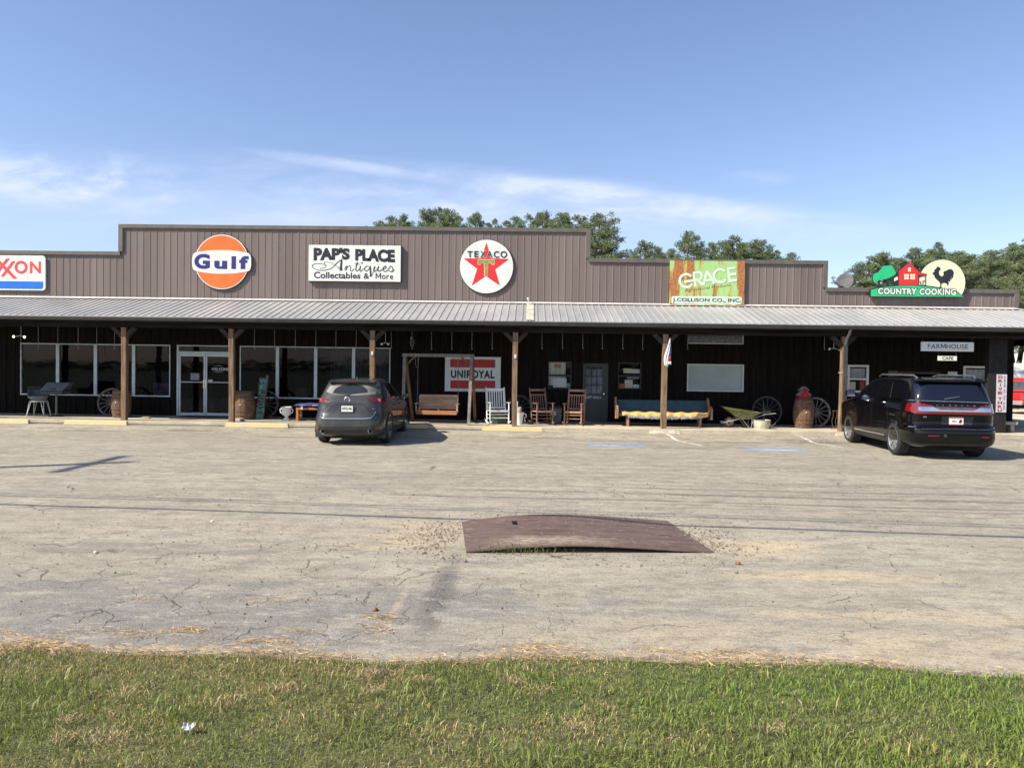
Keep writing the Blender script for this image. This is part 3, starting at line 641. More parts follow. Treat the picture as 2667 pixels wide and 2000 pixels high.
for gi, gx_ in enumerate((g1x, g2x)):
    for i in range(4):
        x0, x1 = gx_[i], gx_[i+1]
        mb = MB(); tl = .035 if i == 0 else .055; t2 = .055 if i < 3 else .03
        mb.box((x0, WY-.02, zbot), (x0+tl, WY+.06, ztop)); mb.box((x1-t2, WY-.02, zbot), (x1, WY+.06, ztop))
        mb.box((x0+tl, WY-.022, zbot), (x1-t2, WY+.058, zbot+.045)); mb.box((x0+tl, WY-.022, ztop-.035), (x1-t2, WY+.058, ztop))
        wn_ = mb.build('display_window', alum, B, bevel=.004)
        pane(x0+tl, x1-t2, zbot+.045, ztop-.035, WY+.03, wn_)
        if gi == 1 and i >= 2: curtain(x0+(.45 if i == 2 else .05), x1-.06, zbot+.05, ztop-.1, WY+.2, wn_, greenc, 9)
        if gi == 0 and i == 3:
            fx0, fx1 = x1-.62, x1-.06; z0 = zbot+.06; mb = MB(); mb.box((fx0, WY+.06, z0), (fx1, WY+.065, z0+.40), 0)
            for k in range(6): mb.poly([(fx0+.24, z0+.16+k*.036), (fx1-.02, z0+.16+k*.036), (fx1-.02, z0+.178+k*.036), (fx0+.24, z0+.178+k*.036)], WY+.058, 0, 1)
            mb.poly([(fx0+.02, z0+.16), (fx0+.235, z0+.16), (fx0+.235, z0+.375), (fx0+.02, z0+.375)], WY+.058, 0, 2)
            for k in range(2): mb.poly([(fx0+.02, z0+.05+k*.05), (fx1-.02, z0+.05+k*.05), (fx1-.02, z0+.075+k*.05), (fx0+.02, z0+.075+k*.05)], WY+.058, 0, 1)
            mb.build('flag_poster', [M('poster_grey', (.20, .20, .26), .8), M('poster_red', (.28, .07, .06), .8), M('poster_blue', (.04, .05, .16), .8)], wn_)
        if gi == 1 and i == 1: poster('cardboard_box', x1-.75, x1-.35, zbot+.05, zbot+.35, WY+.25, wn_, M('dim_box', (.16, .08, .07), .9))
        if gi == 0 and i == 0: poster('shelf_goods', x0+.08, x0+.6, zbot+.05, zbot+.28, WY+.2, wn_, M('dim_goods', (.16, .17, .20), .9, var=.4))
# double glass doors
mb = MB(); ft = .065; hd = Z_(530, 915.7)
mb.box((dL, WY-.03, SLABZ), (dL+ft, WY+.07, ztop)); mb.box((dR-ft, WY-.03, SLABZ), (dR, WY+.07, ztop)); mb.box((dL+ft, WY-.028, ztop-.035), (dR-ft, WY+.068, ztop)); mb.box((dL+ft, WY-.028, hd-.06), (dR-ft, WY+.068, hd))
df = mb.build('door_frame', alum, B, bevel=.004); pane(dL+ft, dR-ft, hd, ztop-.035, WY+.02, df, 'transom_pane')
mid = (dL+dR)/2
for s in (0, 1):
    x0, x1 = (dL+ft+.005, mid-.006) if s == 0 else (mid+.006, dR-ft-.005); z0, z1 = SLABZ+.01, hd-.065
    mb = MB(); frame(mb, x0, x1, z0, z1, .055, WY-.01, WY+.035, .10); zm = Z_(500, 995); mb.box((x0+.055, WY-.012, zm-.015), (x1-.055, WY+.033, zm+.015))
    dr = mb.build('glass_door', alum, B, bevel=.004)
    pane(x0+.055, x1-.055, z0+.1, z1-.1, WY+.015, dr)
    hx = x1-.03 if s == 0 else x0+.03
    mb = MB(); mb.tube([(hx, WY-.01, zm-.18), (hx, WY-.07, zm-.18), (hx, WY-.07, zm+.08), (hx, WY-.01, zm+.08)], .013, 8); mb.box((hx-.02, WY-.016, zm-.2), (hx+.02, WY-.011, zm+.1)); mb.build('handle', M('chrome', (.75, .76, .78), .2, .95, var=.03), dr)
    if s == 0: poster('paper_notice', x1-.5, x1-.21, zm+.07, zm+.30, WY+.005, dr, M('notice_grey', (.24, .25, .29), .8))
    else:
        T = TR(300, 800, .19285, WY); mb = MB(); a = T(1250, 978); c_ = T(1312, 1005); mb.poly([(a[0], c_[1]), (c_[0], c_[1]), (c_[0], a[1]), (a[0], a[1])], WY+.006, .003)
        a = T(1290, 815); c_ = T(1530, 860); letter(mb, 'WELCOME', WY+.006, (a[0]+.02, c_[0], c_[1], a[1]), .02)
        stroke(mb, [(a[0]+.1+.3*t, a[1]+.035+.03*math.sin(t*3.14)) for t in np.linspace(0, 1, 9)], .008, WY+.006); stroke(mb, [(a[0]+.1+.3*t, c_[1]-.03-.02*math.sin(t*3.14)) for t in np.linspace(0, 1, 9)], .008, WY+.006)
        mb.build('welcome_decal', M('decal_white', (.6, .6, .6), .7), dr)
# small sash windows
def sash(r, name, fm, ft, mid=True, par=B):
    x0, x1, z0, z1 = r; mb = MB(); frame(mb, x0, x1, z0, z1, ft, WY-.03, WY+.06)
    if mid: zc = z0+(z1-z0)*.49; mb.box((x0+ft, WY-.015, zc-.03), (x1-ft, WY+.05, zc+.03))
    o = mb.build(name, fm, par, bevel=.004); pane(x0+ft, x1-ft, z0+ft, z1-ft, WY+.03, o, mat=cglass); return o
dgrey = M('dark_green_paint', (.030, .038, .036), .7, var=.15); wpaint = M('white_window_paint', (.66, .67, .66), .6, var=.06)
o = sash(w5, 'sash_window', dgrey, .03); x0, x1, z0, z1 = w5; curtain(x0+.03, x0+(x1-x0)*.75, z0+.12, z1-.03, WY+.08, o, whitec, 2, .01)
poster('paper_notice', x0+.17, x1-.16, z0+.05, z0+.36, WY+.04, o, paper); poster('card', x0+.2, x0+.42, z0+.70, z0+.83, WY+.05, o, M('tan_card', (.30, .17, .10), .8)); poster('card', x1-.17, x1-.04, z0+.04, z0+.2, WY+.05, o, M('teal_card', (.12, .30, .32), .8))
o = sash(w6, 'sash_window', dgrey, .03); x0, x1, z0, z1 = w6
for a_, b__, c_, d_, m_ in ((.03, .24, .04, .17, redp), (.04, .3, .02, .08, paper), (.23, .50, .03, .30, paper2), (.27, .46, .05, .26, M('card_brown', (.20, .18, .14), .8)), (.52, .72, .03, .15, paper), (.18, .45, .52, .68, paper2), (.45, .73, .52, .66, paper), (.3, .72, .34, .46, M('card_mauve', (.30, .27, .28), .8))): poster('card', x0+a_, x0+b__, z0+c_, z0+d_, WY+.05+.008*(a_*10 % 3), o, m_)
x0, x1, z0, z1 = wb; mb = MB(); frame(mb, x0, x1, z0, z1, .04, WY-.03, WY+.06); o = mb.build('picture_window', wpaint, B, bevel=.004)
MB().box((x0+.04, WY+.05, z0+.04), (x1-.04, WY+.09, z1-.04)).build('window_blind', M('pale_blind', (.50, .56, .54), .8, var=.05, vs=1.2), o); pane(x0+.04, x1-.04, z0+.04, z1-.04, WY+.02, o, mat=cglass)
for r, nm in ((w7, 0), (w8, 1)):
    o = sash(r, 'sash_window', wpaint, .07); x0, x1, z0, z1 = r; curtain(x0+.08, x1-.08, z0+(z1-z0)*.52, z1-.12, WY+.09, o, M('lace_curtain', (.45, .46, .48), .9, var=.15), 4, .02)
    poster('card', x0+.1, x0+.3, z0+.08, z0+.35, WY+.06, o, paper2); poster('card', x0+.45, x0+.6, z0+.1, z0+.4, WY+.07, o, redp)
# exit door
x0, x1, z0, z1 = door; dgn = M('green_grey_door', (.034, .046, .043), .6, var=.12)
mb = MB(); mb.box((x0, WY+.0, z0), (x0+.07, WY+.06, z1)); mb.box((x1-.07, WY, z0), (x1, WY+.06, z1)); mb.box((x0+.07, WY+.001, z1-.07), (x1-.07, WY+.059, z1))
T = TR(1340, 850, .16878, WY); pa = T(1105, 632); pc = T(1352, 1045)
mb.box((x0+.07, WY+.02, z0), (x1-.07, WY+.05, pc[1])); mb.box((x0+.07, WY+.02, pa[1]), (x1-.07, WY+.05, z1-.07)); mb.box((x0+.07, WY+.02, pc[1]), (pa[0], WY+.05, pa[1])); mb.box((pc[0], WY+.02, pc[1]), (x1-.07, WY+.05, pa[1]))
o = mb.build('exit_door', dgn, B, bevel=.003)
mb = MB()
for k in (1, 2): xx = pa[0]+(pc[0]-pa[0])*k/3; mb.box((xx-.012, WY+.022, pc[1]), (xx+.012, WY+.045, pa[1])); zz = pc[1]+(pa[1]-pc[1])*k/3; mb.box((pa[0], WY+.024, zz-.012), (pc[0], WY+.043, zz+.012))
mb.build('muntin', dgn, o); pane(pa[0], pc[0], pc[1], pa[1], WY+.035, o, mat=cglass); curtain(pa[0]-.03, pc[0]+.03, pc[1]-.02, pa[1]-.05, WY+.11, o, M('mauve_curtain', (.24, .25, .30), .9, var=.25), 5, .02)
a = T(1093, 1073); c_ = T(1342, 1118); mb = MB(); letter(mb, 'EXIT ONLY', WY+.014, (a[0], c_[0], c_[1], a[1]), .012, 1.0); mb.build('lettering', M('door_letter_white', (.62, .62, .60), .7), o)
MB().tube([(x1-.14, WY+.02, 1.25), (x1-.14, WY-.03, 1.25)], [.03, .025], 8).build('handle', MATS['chrome'], o)
# cafe entrance
x0, x1, z0, z1 = cd_; mb = MB(); frame(mb, x0, x1, z0, z1, .07, WY+.0, WY+.05, .07); mb.box((x0+.07, WY+.02, z0+.07), (x1-.07, WY+.04, z0+.9)); o = mb.build('cafe_door', M('brown_door', (.05, .035, .03), .7, var=.2), B, bevel=.003); pane(x0+.07, x1-.07, z0+.9, z1-.07, WY+.03, o)
a = XZ(2313, 966, WY); c_ = XZ(2336, 984, WY); MB().box((a[0], WY-.04, c_[1]), (c_[0], WY-.003, a[1])).build('meter_box', M('grey_box', (.10, .10, .10), .7), B)
# posts with knee braces
def postz(x): return SLABZ
PXS = [(324, 13.2), (603.5, 13), (970.5, 13), (1341.3, 13.5), (1730.5, 14), (2193, 15), (-90, 13.2)]
posts = []
for i, (px, wpx) in enumerate(PXS):
    x = X_(px, 1000, PY); wd_ = wpx/F*PY; mb = MB()
    if i == 5: mb.tube([(x-.012, PY, SLABZ), (x, PY, 1.2), (x+.005, PY, 2.3), (x+.01, PY, 3.14)], [.092, .085, .08, .075], 14)
    else:
        k = 8; prev = None
        for j in range(k): 
            z_a = SLABZ+(3.14-SLABZ)*j/k; z_b = SLABZ+(3.14-SLABZ)*(j+1)/k; bow = (lambda z: .012*math.sin((z-SLABZ)/2.9*3.14+i))
            mb.beam((x+bow(z_a), PY, z_a), (x+bow(z_b), PY, z_b), wd_, wd_, up=(0, 1, 0))
    p_ = mb.build('porch_post', postm, B, smooth=(i == 5), bevel=0 if i == 5 else .008); posts.append(p_)
    for s in (-1, 1): MB().beam((x+s*.05, PY, 2.86), (x+s*.34, PY, 3.15), .12, .15, up=(0, 1, 0)).build('knee_brace', M('brown_brace', (.032, .019, .014), .85, var=.3), p_)
    if i in (2, 3):
        zc = Z_(px, 920 if i == 2 else 928, PY); MB().box((x-.03, PY-wd_/2-.04, zc-.06), (x+.035, PY-wd_/2, zc+.05)).build('outlet_box', M('outlet_cream', (.6, .6, .55), .6), p_, bevel=.006)
mb = MB(); x = X_(2193, 1000, PY)
mb.tube([(x+.10*math.cos(t), PY+.1*math.sin(t), 2.06+.01*math.sin(3*t)) for t in np.linspace(0, 6.28, 18)][:-1], .008, 5, closed=True); mb.tube([(x+.10, PY-.11, 2.06), (x+.14, PY-.13, 1.98), (x+.18, PY-.12, 2.03), (x+.12, PY-.12, 2.07)], .006, 5)
tag(mb.build('rope_tie', M('white_cord', (.6, .6, .58), .8)), 'white cord tied round the round log porch post', 'rope')
# hanging hooks under the beam
hx = [54, 99.7, 150.4, 203.5, 251.7, 298, 662.7, 715, 769, 822.6, 875, 928, 1019, 1073, 1123.5, 1176.7, 1229, 1281.9, 1411.7, 1464.9, 1517.6, 1568.7, 1622.2, 1674, 1791, 2147]
hm = M('grey_hanger_wire', (.22, .205, .185), .6, .3, var=.2); HY = PY+.18
for k, px in enumerate(hx):
    x = X_(px, 890, HY); zb = Z_(px, 908, HY)+.01*math.sin(k*7)
    mb = MB(); mb.tube([(0, 0, 3.14-zb), (.003*math.sin(k), 0, .02)], .0065, 5); mb.tube([(0, 0, .03), (.02, 0, .01), (.012, 0, -.015), (-.01, 0, -.01)], .009, 5)
    nm = ['outside the left display windows', 'above the right display windows', 'over the swing and the red and white tyre sign', 'above the exit door', 'beside the dark hanging sign', 'near the round log post'][0 if k < 6 else 1 if k < 13 else 2 if k < 18 else 3 if k < 24 else 4 if k == 24 else 5]
    o = mb.build('basket_hanger', hm, loc=(x, HY, zb)); o['label'] = 'thin straight basket hanger wire '+nm; o['category'] = 'hanger'; o['group'] = 'basket hangers '+nm
# bird feeder loop on one hanger
x = X_(1073, 890, HY-.05); mb = MB(); mb.tube([(x+.055*math.cos(t), HY-.03, 2.80+.13*math.sin(t)) for t in np.linspace(0, 6.28, 20)][:-1], .006, 5, closed=True); mb.lathe([(.0, -.03), (.03, -.01), (.03, .03), (0, .05)], (x-.02, HY-.03, 2.93), 8)
tag(mb.build('coiled_cord', hm), 'loop of cord hanging above the wooden swing', 'cord')
# twin floodlights
for (pa_, pb, lit, lab) in (((35.7, 876.8), (63.6, 878), 1, 'lit twin floodlight above the left display windows'), ((994, 896), (1011, 896), 0, 'unlit white twin floodlight right of the display windows'), ((2160.5, 909), (2188, 911.6), 0, 'unlit twin floodlight beside the round log post')):
    Yl = PY+.5; a = W(*pa_, Yl); c_ = W(*pb, Yl); m_ = (a+c_)/2; r_ = E('floodlight', (m_.x, Yl, m_.z), lab, 'light')
    for p in (a, c_):
        sgn = -1 if p is a else 1; mb = MB(); q = Vector(p)
        prof = [(.010, .08), (.025, .05), (.038, .0)]
        mb.lathe([(r2, h) for r2, h in prof], (p.x, Yl, p.z), 12, 'y'); ho = mb.build('lamp_head', M('white_metal', (.55, .55, .52), .5, var=.1), r_)
        mb = MB(); mb.lathe([(.034, -.002), (.033, -.012), (.02, -.02), (.004, -.023)], (p.x, Yl, p.z), 12, 'y', cap=True)
        mb.build('bulb', M('lit_bulb', (1, .72, .38), .4, emit=5) if lit else M('unlit_bulb', (.6, .6, .57), .2), ho, smooth=True)
    MB().tube([(a.x, Yl+.06, a.z+.01), (m_.x, Yl+.09, m_.z+.04), (c_.x, Yl+.06, c_.z+.01)], .012, 6).build('bracket', MATS['white_metal'], r_)
    MB().tube([(m_.x, Yl+.09, m_.z+.04), (m_.x, Yl+.09, 3.45)], .008, 6).build('stem', MATS['white_metal'], r_)
# pipe lamp on the roof by the parapet
p = W(1378, 792, WY-.25); mb = MB(); mb.tube([(p.x, WY-.3, 4.12), (p.x-.02, WY-.3, 4.30), (p.x-.03, WY-.22, 4.34)], .018, 7); mb.lathe([(0, -.05), (.04, -.03), (.045, .03), (0, .05)], (p.x-.03, WY-.24, 4.36), 8)
tag(mb.build('roof_lamp', MATS['white_metal']), 'small pipe lamp standing on the porch roof near the parapet', 'light')
# satellite dish on the low parapet
r_ = E('satellite_dish', (X_(2205, 752, WY+.6), WY+.6, 4.3), 'grey satellite dish behind the low right parapet', 'satellite dish')
dc = W(2201, 734, WY+.6); mb = MB(); n1_ = 28; vs_ = []; dirn = Vector((-.55, -.8, .30)).normalized(); ax = dirn.cross(Vector((0,0,1))).normalized(); ay_ = ax.cross(dirn)
for j, (rr, dd) in enumerate([(0.001, 0), (.12, .008), (.22, .028), (.295, .052), (.30, .05), (.295, .045), (.15, .0), (.001, -.02)]):
    for k in range(n1_): t = 6.2832*k/n1_; vs_.append(dc+ax*rr*.93*math.cos(t)+ay_*rr*math.sin(t)+dirn*dd)
mb.add(vs_, [(j*n1_+k, j*n1_+(k+1) % n1_, (j+1)*n1_+(k+1) % n1_, (j+1)*n1_+k) for j in range(7) for k in range(n1_)]); mb.build('reflector', M('dish_grey', (.085, .085, .09), .7, var=.1), r_, smooth=2)
ln = W(2170, 724, WY+.1); lo_ = dc-ay_*.30
mb = MB(); mb.tube([lo_, ln+Vector((0, 0, -.07))], .014, 6); mb.tube([lo_, dc-dirn*.03], .02, 6); mb.tube([dc-dirn*.04, dc-dirn*.1+Vector((0, 0, -.3)), dc-dirn*.1+Vector((0, 0, -.75))], .025, 7); mb.build('arm', M('dish_arm', (.12, .12, .12), .5), r_)
mb = MB(); mb.lathe([(.0, -.05), (.045, -.04), (.05, .03), (.03, .05), (0, .05)], ln, 10, 'y'); mb.lathe([(.0, -.05), (.035, -.04), (.04, .03), (0, .05)], ln+Vector((.08, .02, .01)), 10, 'y'); mb.build('receiver', M('white_plastic', (.75, .75, .75), .4), r_)
# ================================================================ signs
swh = M('sign_white', (.74, .76, .68), .4, var=.07, vs=3, stretch=(1, 1, .4), fine=.10); sbl = M('sign_black', (.022, .022, .030), .4, var=.1); edgem = M('sign_edge', (.035, .03, .028), .6)
sor = M('sign_orange', (.80, .165, .025), .4, var=.08, vs=2, fine=.06); snv = M('sign_navy', (.032, .028, .17), .35, var=.06); srd = M('sign_red', (.70, .030, .032), .35, var=.05); 
def SIGN(name, c, label, cat='sign', Y=None): return E(name, (c[0], Y, c[1]), label, cat)
def rrect(x0, x1, z0, z1, r, n=6):
    out = []
    for cx, cz, a in ((x1-r, z1-r, 0), (x0+r, z1-r, 90), (x0+r, z0+r, 180), (x1-r, z0+r, 270)): out += [(cx+r*math.cos(R(a+90*i/n)), cz+r*math.sin(R(a+90*i/n))) for i in range(n+1)]
    return out
PLQ = WY-.10
# gulf style disc
T = TR(480, 590, .10852, PLQ); cxz = T(897, 852); r0 = 657*.10852/F*PLQ; s_ = .10852/F*PLQ
r_ = SIGN('gas_station_sign', cxz, 'round orange and white gas sign reading Gulf in navy', Y=PLQ)
cx, cz = cxz; mb = MB()
def bandp(ext=0, inner=0):
    hw = 720*s_-inner; hc = 285*s_-inner; he = 215*s_-inner; p = []
    for t in np.linspace(-1, 1, 15): p.append((cx+t*(hw-60*s_), cz+hc-(hc-he)*abs(t)**2.2))
    p += [(cx+hw-20*s_, cz+he*.80), (cx+hw, cz+he*.35), (cx+hw, cz-he*.35), (cx+hw-20*s_, cz-he*.80)]
    for t in np.linspace(1, -1, 15): p.append((cx+t*(hw-60*s_), cz-hc+(hc-he)*abs(t)**2.2))
    p += [(cx-hw+20*s_, cz-he*.80), (cx-hw, cz-he*.35), (cx-hw, cz+he*.35), (cx-hw+20*s_, cz+he*.80)]; return p
mb.poly(circ(cx, cz, r0+.012, 72), PLQ+.008, .05); mb.poly(bandp(0, -.012), PLQ+.004, .05)
mb.build('backing', edgem, r_); MB().poly(circ(cx, cz, r0, 72), PLQ, .006).build('panel', swh, r_); MB().poly(circ(cx, cz, r0-22*s_, 72), PLQ-.004, .003).build('orange_disc', sor, r_)
MB().poly(bandp(), PLQ-.008, .003).build('band', swh, r_)
mb = MB()
for ch, u0, u1, v0, v1, bo in (('G', 240, 620, 1020, 660, .05), ('u', 722, 1033, 1024, 826, .055), ('l', 1132, 1246, 1022, 716, .0), ('f', 1316, 1550, 1024, 712, .05)):
    a = T(u0, v0); c_ = T(u1, v1)
    if ch == 'l': mb.poly([(a[0], a[1]), (c_[0], a[1]), (c_[0], c_[1]), (a[0], c_[1])], PLQ-.011)
    else: letter(mb, ch, PLQ-.011, (a[0], c_[0], a[1], c_[1]), bo)
mb.build('lettering', snv, r_)
# store name board
T = TR(780, 620, .1311, PLQ-.05); YB = PLQ-.05; a = T(184, 128); b_ = T(2014, 162); c_ = T(2006, 876); d_ = T(178, 848)
x0, x1, z0, z1 = (a[0]+d_[0])/2, (b_[0]+c_[0])/2, (c_[1]+d_[1])/2, (a[1]+b_[1])/2
r_ = SIGN('name_board', ((x0+x1)/2, (z0+z1)/2), "white board reading PAP'S PLACE Antiques Collectables & More", Y=YB)
mb = MB(); mb.box((x0-.01, YB+.004, z0-.012), (x1+.012, YB+.13, z1+.008)); mb.build('backing', edgem, r_); mb = MB(); mb.box((x0, YB-.004, z0), (x1, YB+.003, z1)); mb.build('panel', swh, r_)
T2 = lambda u, v: T(u, v); mb = MB(); yy = YB-.008
def sq(u0, v0, u1, v1, u2, v2, u3, v3): return [T(u0, v0), T(u1, v1), T(u2, v2), T(u3, v3)]
letter(mb, "PAP'S", yy, None, .062, 1.0, quad=sq(282, 452, 1000, 432, 1000, 200, 282, 186)); letter(mb, 'PLACE', yy, None, .062, 1.0, quad=sq(1108, 452, 1900, 492, 1892, 232, 1108, 216))
letter(mb, 'Collectables', yy, None, .025, quad=sq(288, 802, 1212, 812, 1212, 690, 288, 668)); letter(mb, '&', yy, None, .02, quad=sq(1275, 812, 1390, 816, 1390, 705, 1275, 700)); letter(mb, 'More', yy, None, .015, quad=sq(1512, 816, 1862, 824, 1862, 702, 1512, 695))
SC = .1311/F*YB
def scr(pts, w_, k=[0]):
    k[0] += 1; cp = catmull(pts, 7); n_ = len(cp); ws = [((w_[0]+(w_[1]-w_[0])*i/(n_-1)) if isinstance(w_, tuple) else w_)*SC for i in range(n_)]
    stroke(mb, [T(*p) for p in cp], ws, yy-.0004*k[0])
scr([(410,605),(480,600),(525,575),(495,530),(420,510),(320,515),(260,545),(270,590),(340,630),(450,645),(560,632),(640,600),(700,545),(770,475),(850,428)], (8, 16)); scr([(540,550),(498,510),(500,485),(570,483),(660,510),(740,565),(800,608),(865,632)], 8)
scr([(840,430),(830,520),(822,650)], (30, 48)); scr([(760,600),(850,600)], 8)
scr([(890,625),(920,572),(945,562),(935,600),(915,652)], (8, 20)); scr([(925,640),(960,575),(1000,550),(1022,575),(1008,640),(1040,658),(1085,612)], (10, 14)); scr([(1150,480),(1130,560),(1118,635),(1140,660),(1195,612)], (24, 10)); scr([(1095,515),(1210,522)], 8)
scr([(1212,560),(1198,635),(1222,660),(1280,605)], (24, 9)); scr([(1228,490),(1255,505)], 26); scr([(1375,566),(1325,566),(1292,612),(1312,655),(1360,640),(1400,580)], 14); scr([(1402,552),(1412,660),(1416,770)], (22, 34)); scr([(1440,745),(1478,650),(1500,570)], 9)
scr([(1492,560),(1472,635),(1500,662),(1550,620),(1572,560),(1558,640),(1590,660),(1640,625)], 15); scr([(1640,625),(1705,600),(1722,572),(1690,562),(1660,600),(1668,650),(1710,664),(1765,630)], 15); scr([(1765,630),(1812,556),(1850,600),(1855,645),(1815,668),(1780,652)], 15); scr([(1815,668),(1860,660),(1895,622)], (16, 6))
mb.build('lettering', sbl, r_)
# star disc
T = TR(1180, 610, .10247, PLQ); cx, cz = T(849, 824); s_ = .10247/F*PLQ; rr = 676*s_
r_ = SIGN('round_star_sign', (cx, cz), 'round white sign with red star and green T, reading TEXACO', Y=PLQ)
MB().poly(circ(cx+.01, cz-.012, rr+.022, 72), PLQ+.012, .07).build('backing', edgem, r_); MB().poly(circ(cx, cz, rr, 72), PLQ, .008).build('panel', swh, r_)
st_ = [(849,215),(912,420),(960,612),(1425,634),(1072,895),(1190,1310),(835,1070),(475,1310),(612,885),(268,620),(735,612),(785,420)]
MB().poly([T(*p) for p in st_], PLQ-.004, .002).build('star', srd, r_)
tt = [(640,655),(1045,655),(1045,765),(990,765),(975,718),(880,718),(872,1070),(838,1062),(805,1072),(800,718),(705,718),(690,765),(640,765)]; cc = (842, 860)
def grow(pts, g_): 
    out = []; n = len(pts)
    for i in range(n):
        p0, p1, p2 = pts[i-1], pts[i], pts[(i+1) % n]; e1 = (p1[0]-p0[0], p1[1]-p0[1]); e2 = (p2[0]-p1[0], p2[1]-p1[1]); l1 = math.hypot(*e1); l2 = math.hypot(*e2)
        nx_ = e1[1]/l1+e2[1]/l2; ny_ = -e1[0]/l1-e2[0]/l2; out.append((p1[0]+nx_*g_, p1[1]+ny_*g_))
    return out
MB().poly([T(*p) for p in grow(tt, 12)], PLQ-.008, .002).build('letter_outline', M('sign_cream', (.80, .70, .45), .4), r_); MB().poly([T(*p) for p in tt], PLQ-.012, .002).build('letter', M('sign_green', (.24, .30, .055), .4), r_)
mb = MB(); mo = MB()
for ch, u0, u1 in (('T', 360, 498), ('E', 540, 652), ('X', 692, 828), ('A', 858, 1002), ('C', 1030, 1172), ('O', 1202, 1375)):
    a = T(u0, 590 if ch not in 'CO' else 604); c_ = T(u1, 434); letter(mb, ch, PLQ-.012, (a[0], c_[0], a[1], c_[1]), .022)
    if ch in 'XA': letter(mo, ch, PLQ-.007, (a[0]-.012, c_[0]+.012, a[1]-.012, c_[1]+.012), .07)
mo.build('letter_halo', swh, r_); mb.build('lettering', sbl, r_)
# exxon board
T = TR(0, 640, .08439, PLQ); r_ = SIGN('oil_company_board', T(200, 840), 'white board with a blue band and red EXXON lettering at the left end', Y=PLQ); a = T(-900, 285); c_ = T(1400, 1385)
MB().poly(rrect(a[0], c_[0], c_[1], a[1]-.0, .115), PLQ, .05).build('panel', swh, r_)
sblue = M('sign_blue', (.01, .16, .62), .35, var=.05); a2 = T(-840, 1085); c2_ = T(1332, 1340); mb = MB(); mb.poly([(a2[0], a2[1])]+[(a2[0], c2_[1]), (c2_[0]-.09, c2_[1])]+[(c2_[0]-.09+.09*math.sin(t), c2_[1]+.09-.09*math.cos(t)) for t in np.linspace(.2, 1.57, 6)]+[(c2_[0], a2[1])], PLQ-.004, .002); mb.build('blue_band', sblue, r_)
mb = MB(); 
for ch, u0, u1, v0, v1, bo in (('O', 452, 855, 868, 468, .035), ('N', 922, 1265, 852, 490, .03), ('E', -740, -480, 852, 490, .03)): a = T(u0, v0); c_ = T(u1, v1); letter(mb, ch, PLQ-.004, (a[0], c_[0], a[1], c_[1]), bo)
for k, pl in enumerate(([(-330, 470), (-205, 470), (545, 1022), (420, 1022)], [(200, 395), (305, 395), (-130, 950), (-235, 950)], [(372, 480), (475, 480), (122, 955), (20, 955)])): 
    pl = pl if k else [(-130, 465), (0, 465), (545, 1022), (415, 1022)]; mb.poly([T(*p) for p in pl], PLQ-.005-.0006*k)
mb.build('lettering', M('sign_coral', (.78, .07, .06), .4), r_)
# rusty farm supply board
YG = WY-.12; T = TR(1730, 660, .09946, YG); a = T(155, 188); c_ = T(2090, 1375)
r_ = SIGN('rusty_board', ((a[0]+c_[0])/2, (a[1]+c_[1])/2), 'rusty green board reading GRACE and J.COLLISON CO., INC.', Y=YG)
rm = bpy.data.materials.new('rusty_green_enamel'); nt, b = nodes(rm); tc = nt.nodes.new('ShaderNodeTexCoord').outputs['Object']
r1 = noise(nt, mapv(nt, tc, (2.1, 1, .38), loc=(3.3, 0, .2)), 1.5, 4, .5); r2 = noise(nt, mapv(nt, tc, (14, 1, 1.2)), 1.6, 5, .65)
k_ = ramp(nt, mth(nt, 'ADD', mth(nt, 'MULTIPLY', r1, .75), mth(nt, 'MULTIPLY', r2, .30)), .49, .57)
r3 = noise(nt, tc, 12, 4)
gcc = mixc(nt, ramp(nt, r2, .4, .7), (.30, .60, .22), (.50, .62, .20)); rc_ = mixc(nt, ramp(nt, r3, .35, .65), (.33, .115, .045), (.46, .20, .05)); o_ = mixc(nt, k_, gcc, rc_)
ln_ = mth(nt, 'MULTIPLY', ramp(nt, k_, 0, .5), ramp(nt, k_, 1, .5)); o_ = mixc(nt, mth(nt, 'MULTIPLY', ln_, .7), o_, (.62, .44, .09))
nt.links.new(o_, b.inputs['Base Color']); b.inputs['Roughness'].default_value = .6
mb = MB(); mb.box((a[0], YG, c_[1]), (c_[0], YG+.06, a[1])); mb.build('panel', rm, r_)
pal = M('pale_mint', (.66, .80, .62), .5, var=.12, vs=2); a2 = T(190, 1120); c2_ = T(2030, 1335)
MB().poly(rrect(a2[0], c2_[0], c2_[1], a2[1], .06), YG-.004, .003).build('name_strip', pal, r_)
mb = MB(); SG = .09946/F*YG
def arcpts(cu, cv, ru, rv, a0, a1, n=26): return [(cu+ru*math.cos(R(t)), cv-rv*math.sin(R(t))) for t in np.linspace(a0, a1, n)]
kk = [0]
def gs(p, w_=62): kk[0] += 1; stroke(mb, [T(*q) for q in p], w_*SG, YG-.004-.0005*kk[0])
gs(arcpts(575, 715, 172, 168, 40, 335)); gs([(525, 748), (760, 706)]); gs([(768, 520), (818, 868)]); gs([(745, 520)]+[(900, 495)]+arcpts(905, 592, 78, 88, 75, -80, 12)+[(800, 700)]); gs([(860, 680), (1005, 828)]); gs([(1020, 830), (1120, 470)]); gs([(1110, 455), (1318, 798)]); gs([(1070, 712), (1270, 690)])
gs(arcpts(1465, 590, 168, 168, 42, 325)); gs([(1668, 390), (1710, 745)]); gs([(1640, 405), (1860, 378)]); gs([(1680, 560), (1880, 536)]); gs([(1690, 728), (1900, 698)])
mb.build('lettering', pal, r_)
mb = MB(); letter(mb, 'J.COLLISON CO., INC.', YG-.009, None, .03, 1.05, quad=sq(218, 1292, 2010, 1310, 2010, 1180, 218, 1165)); mb.build('lettering', M('faded_green_black', (.028, .07, .06), .5), r_)
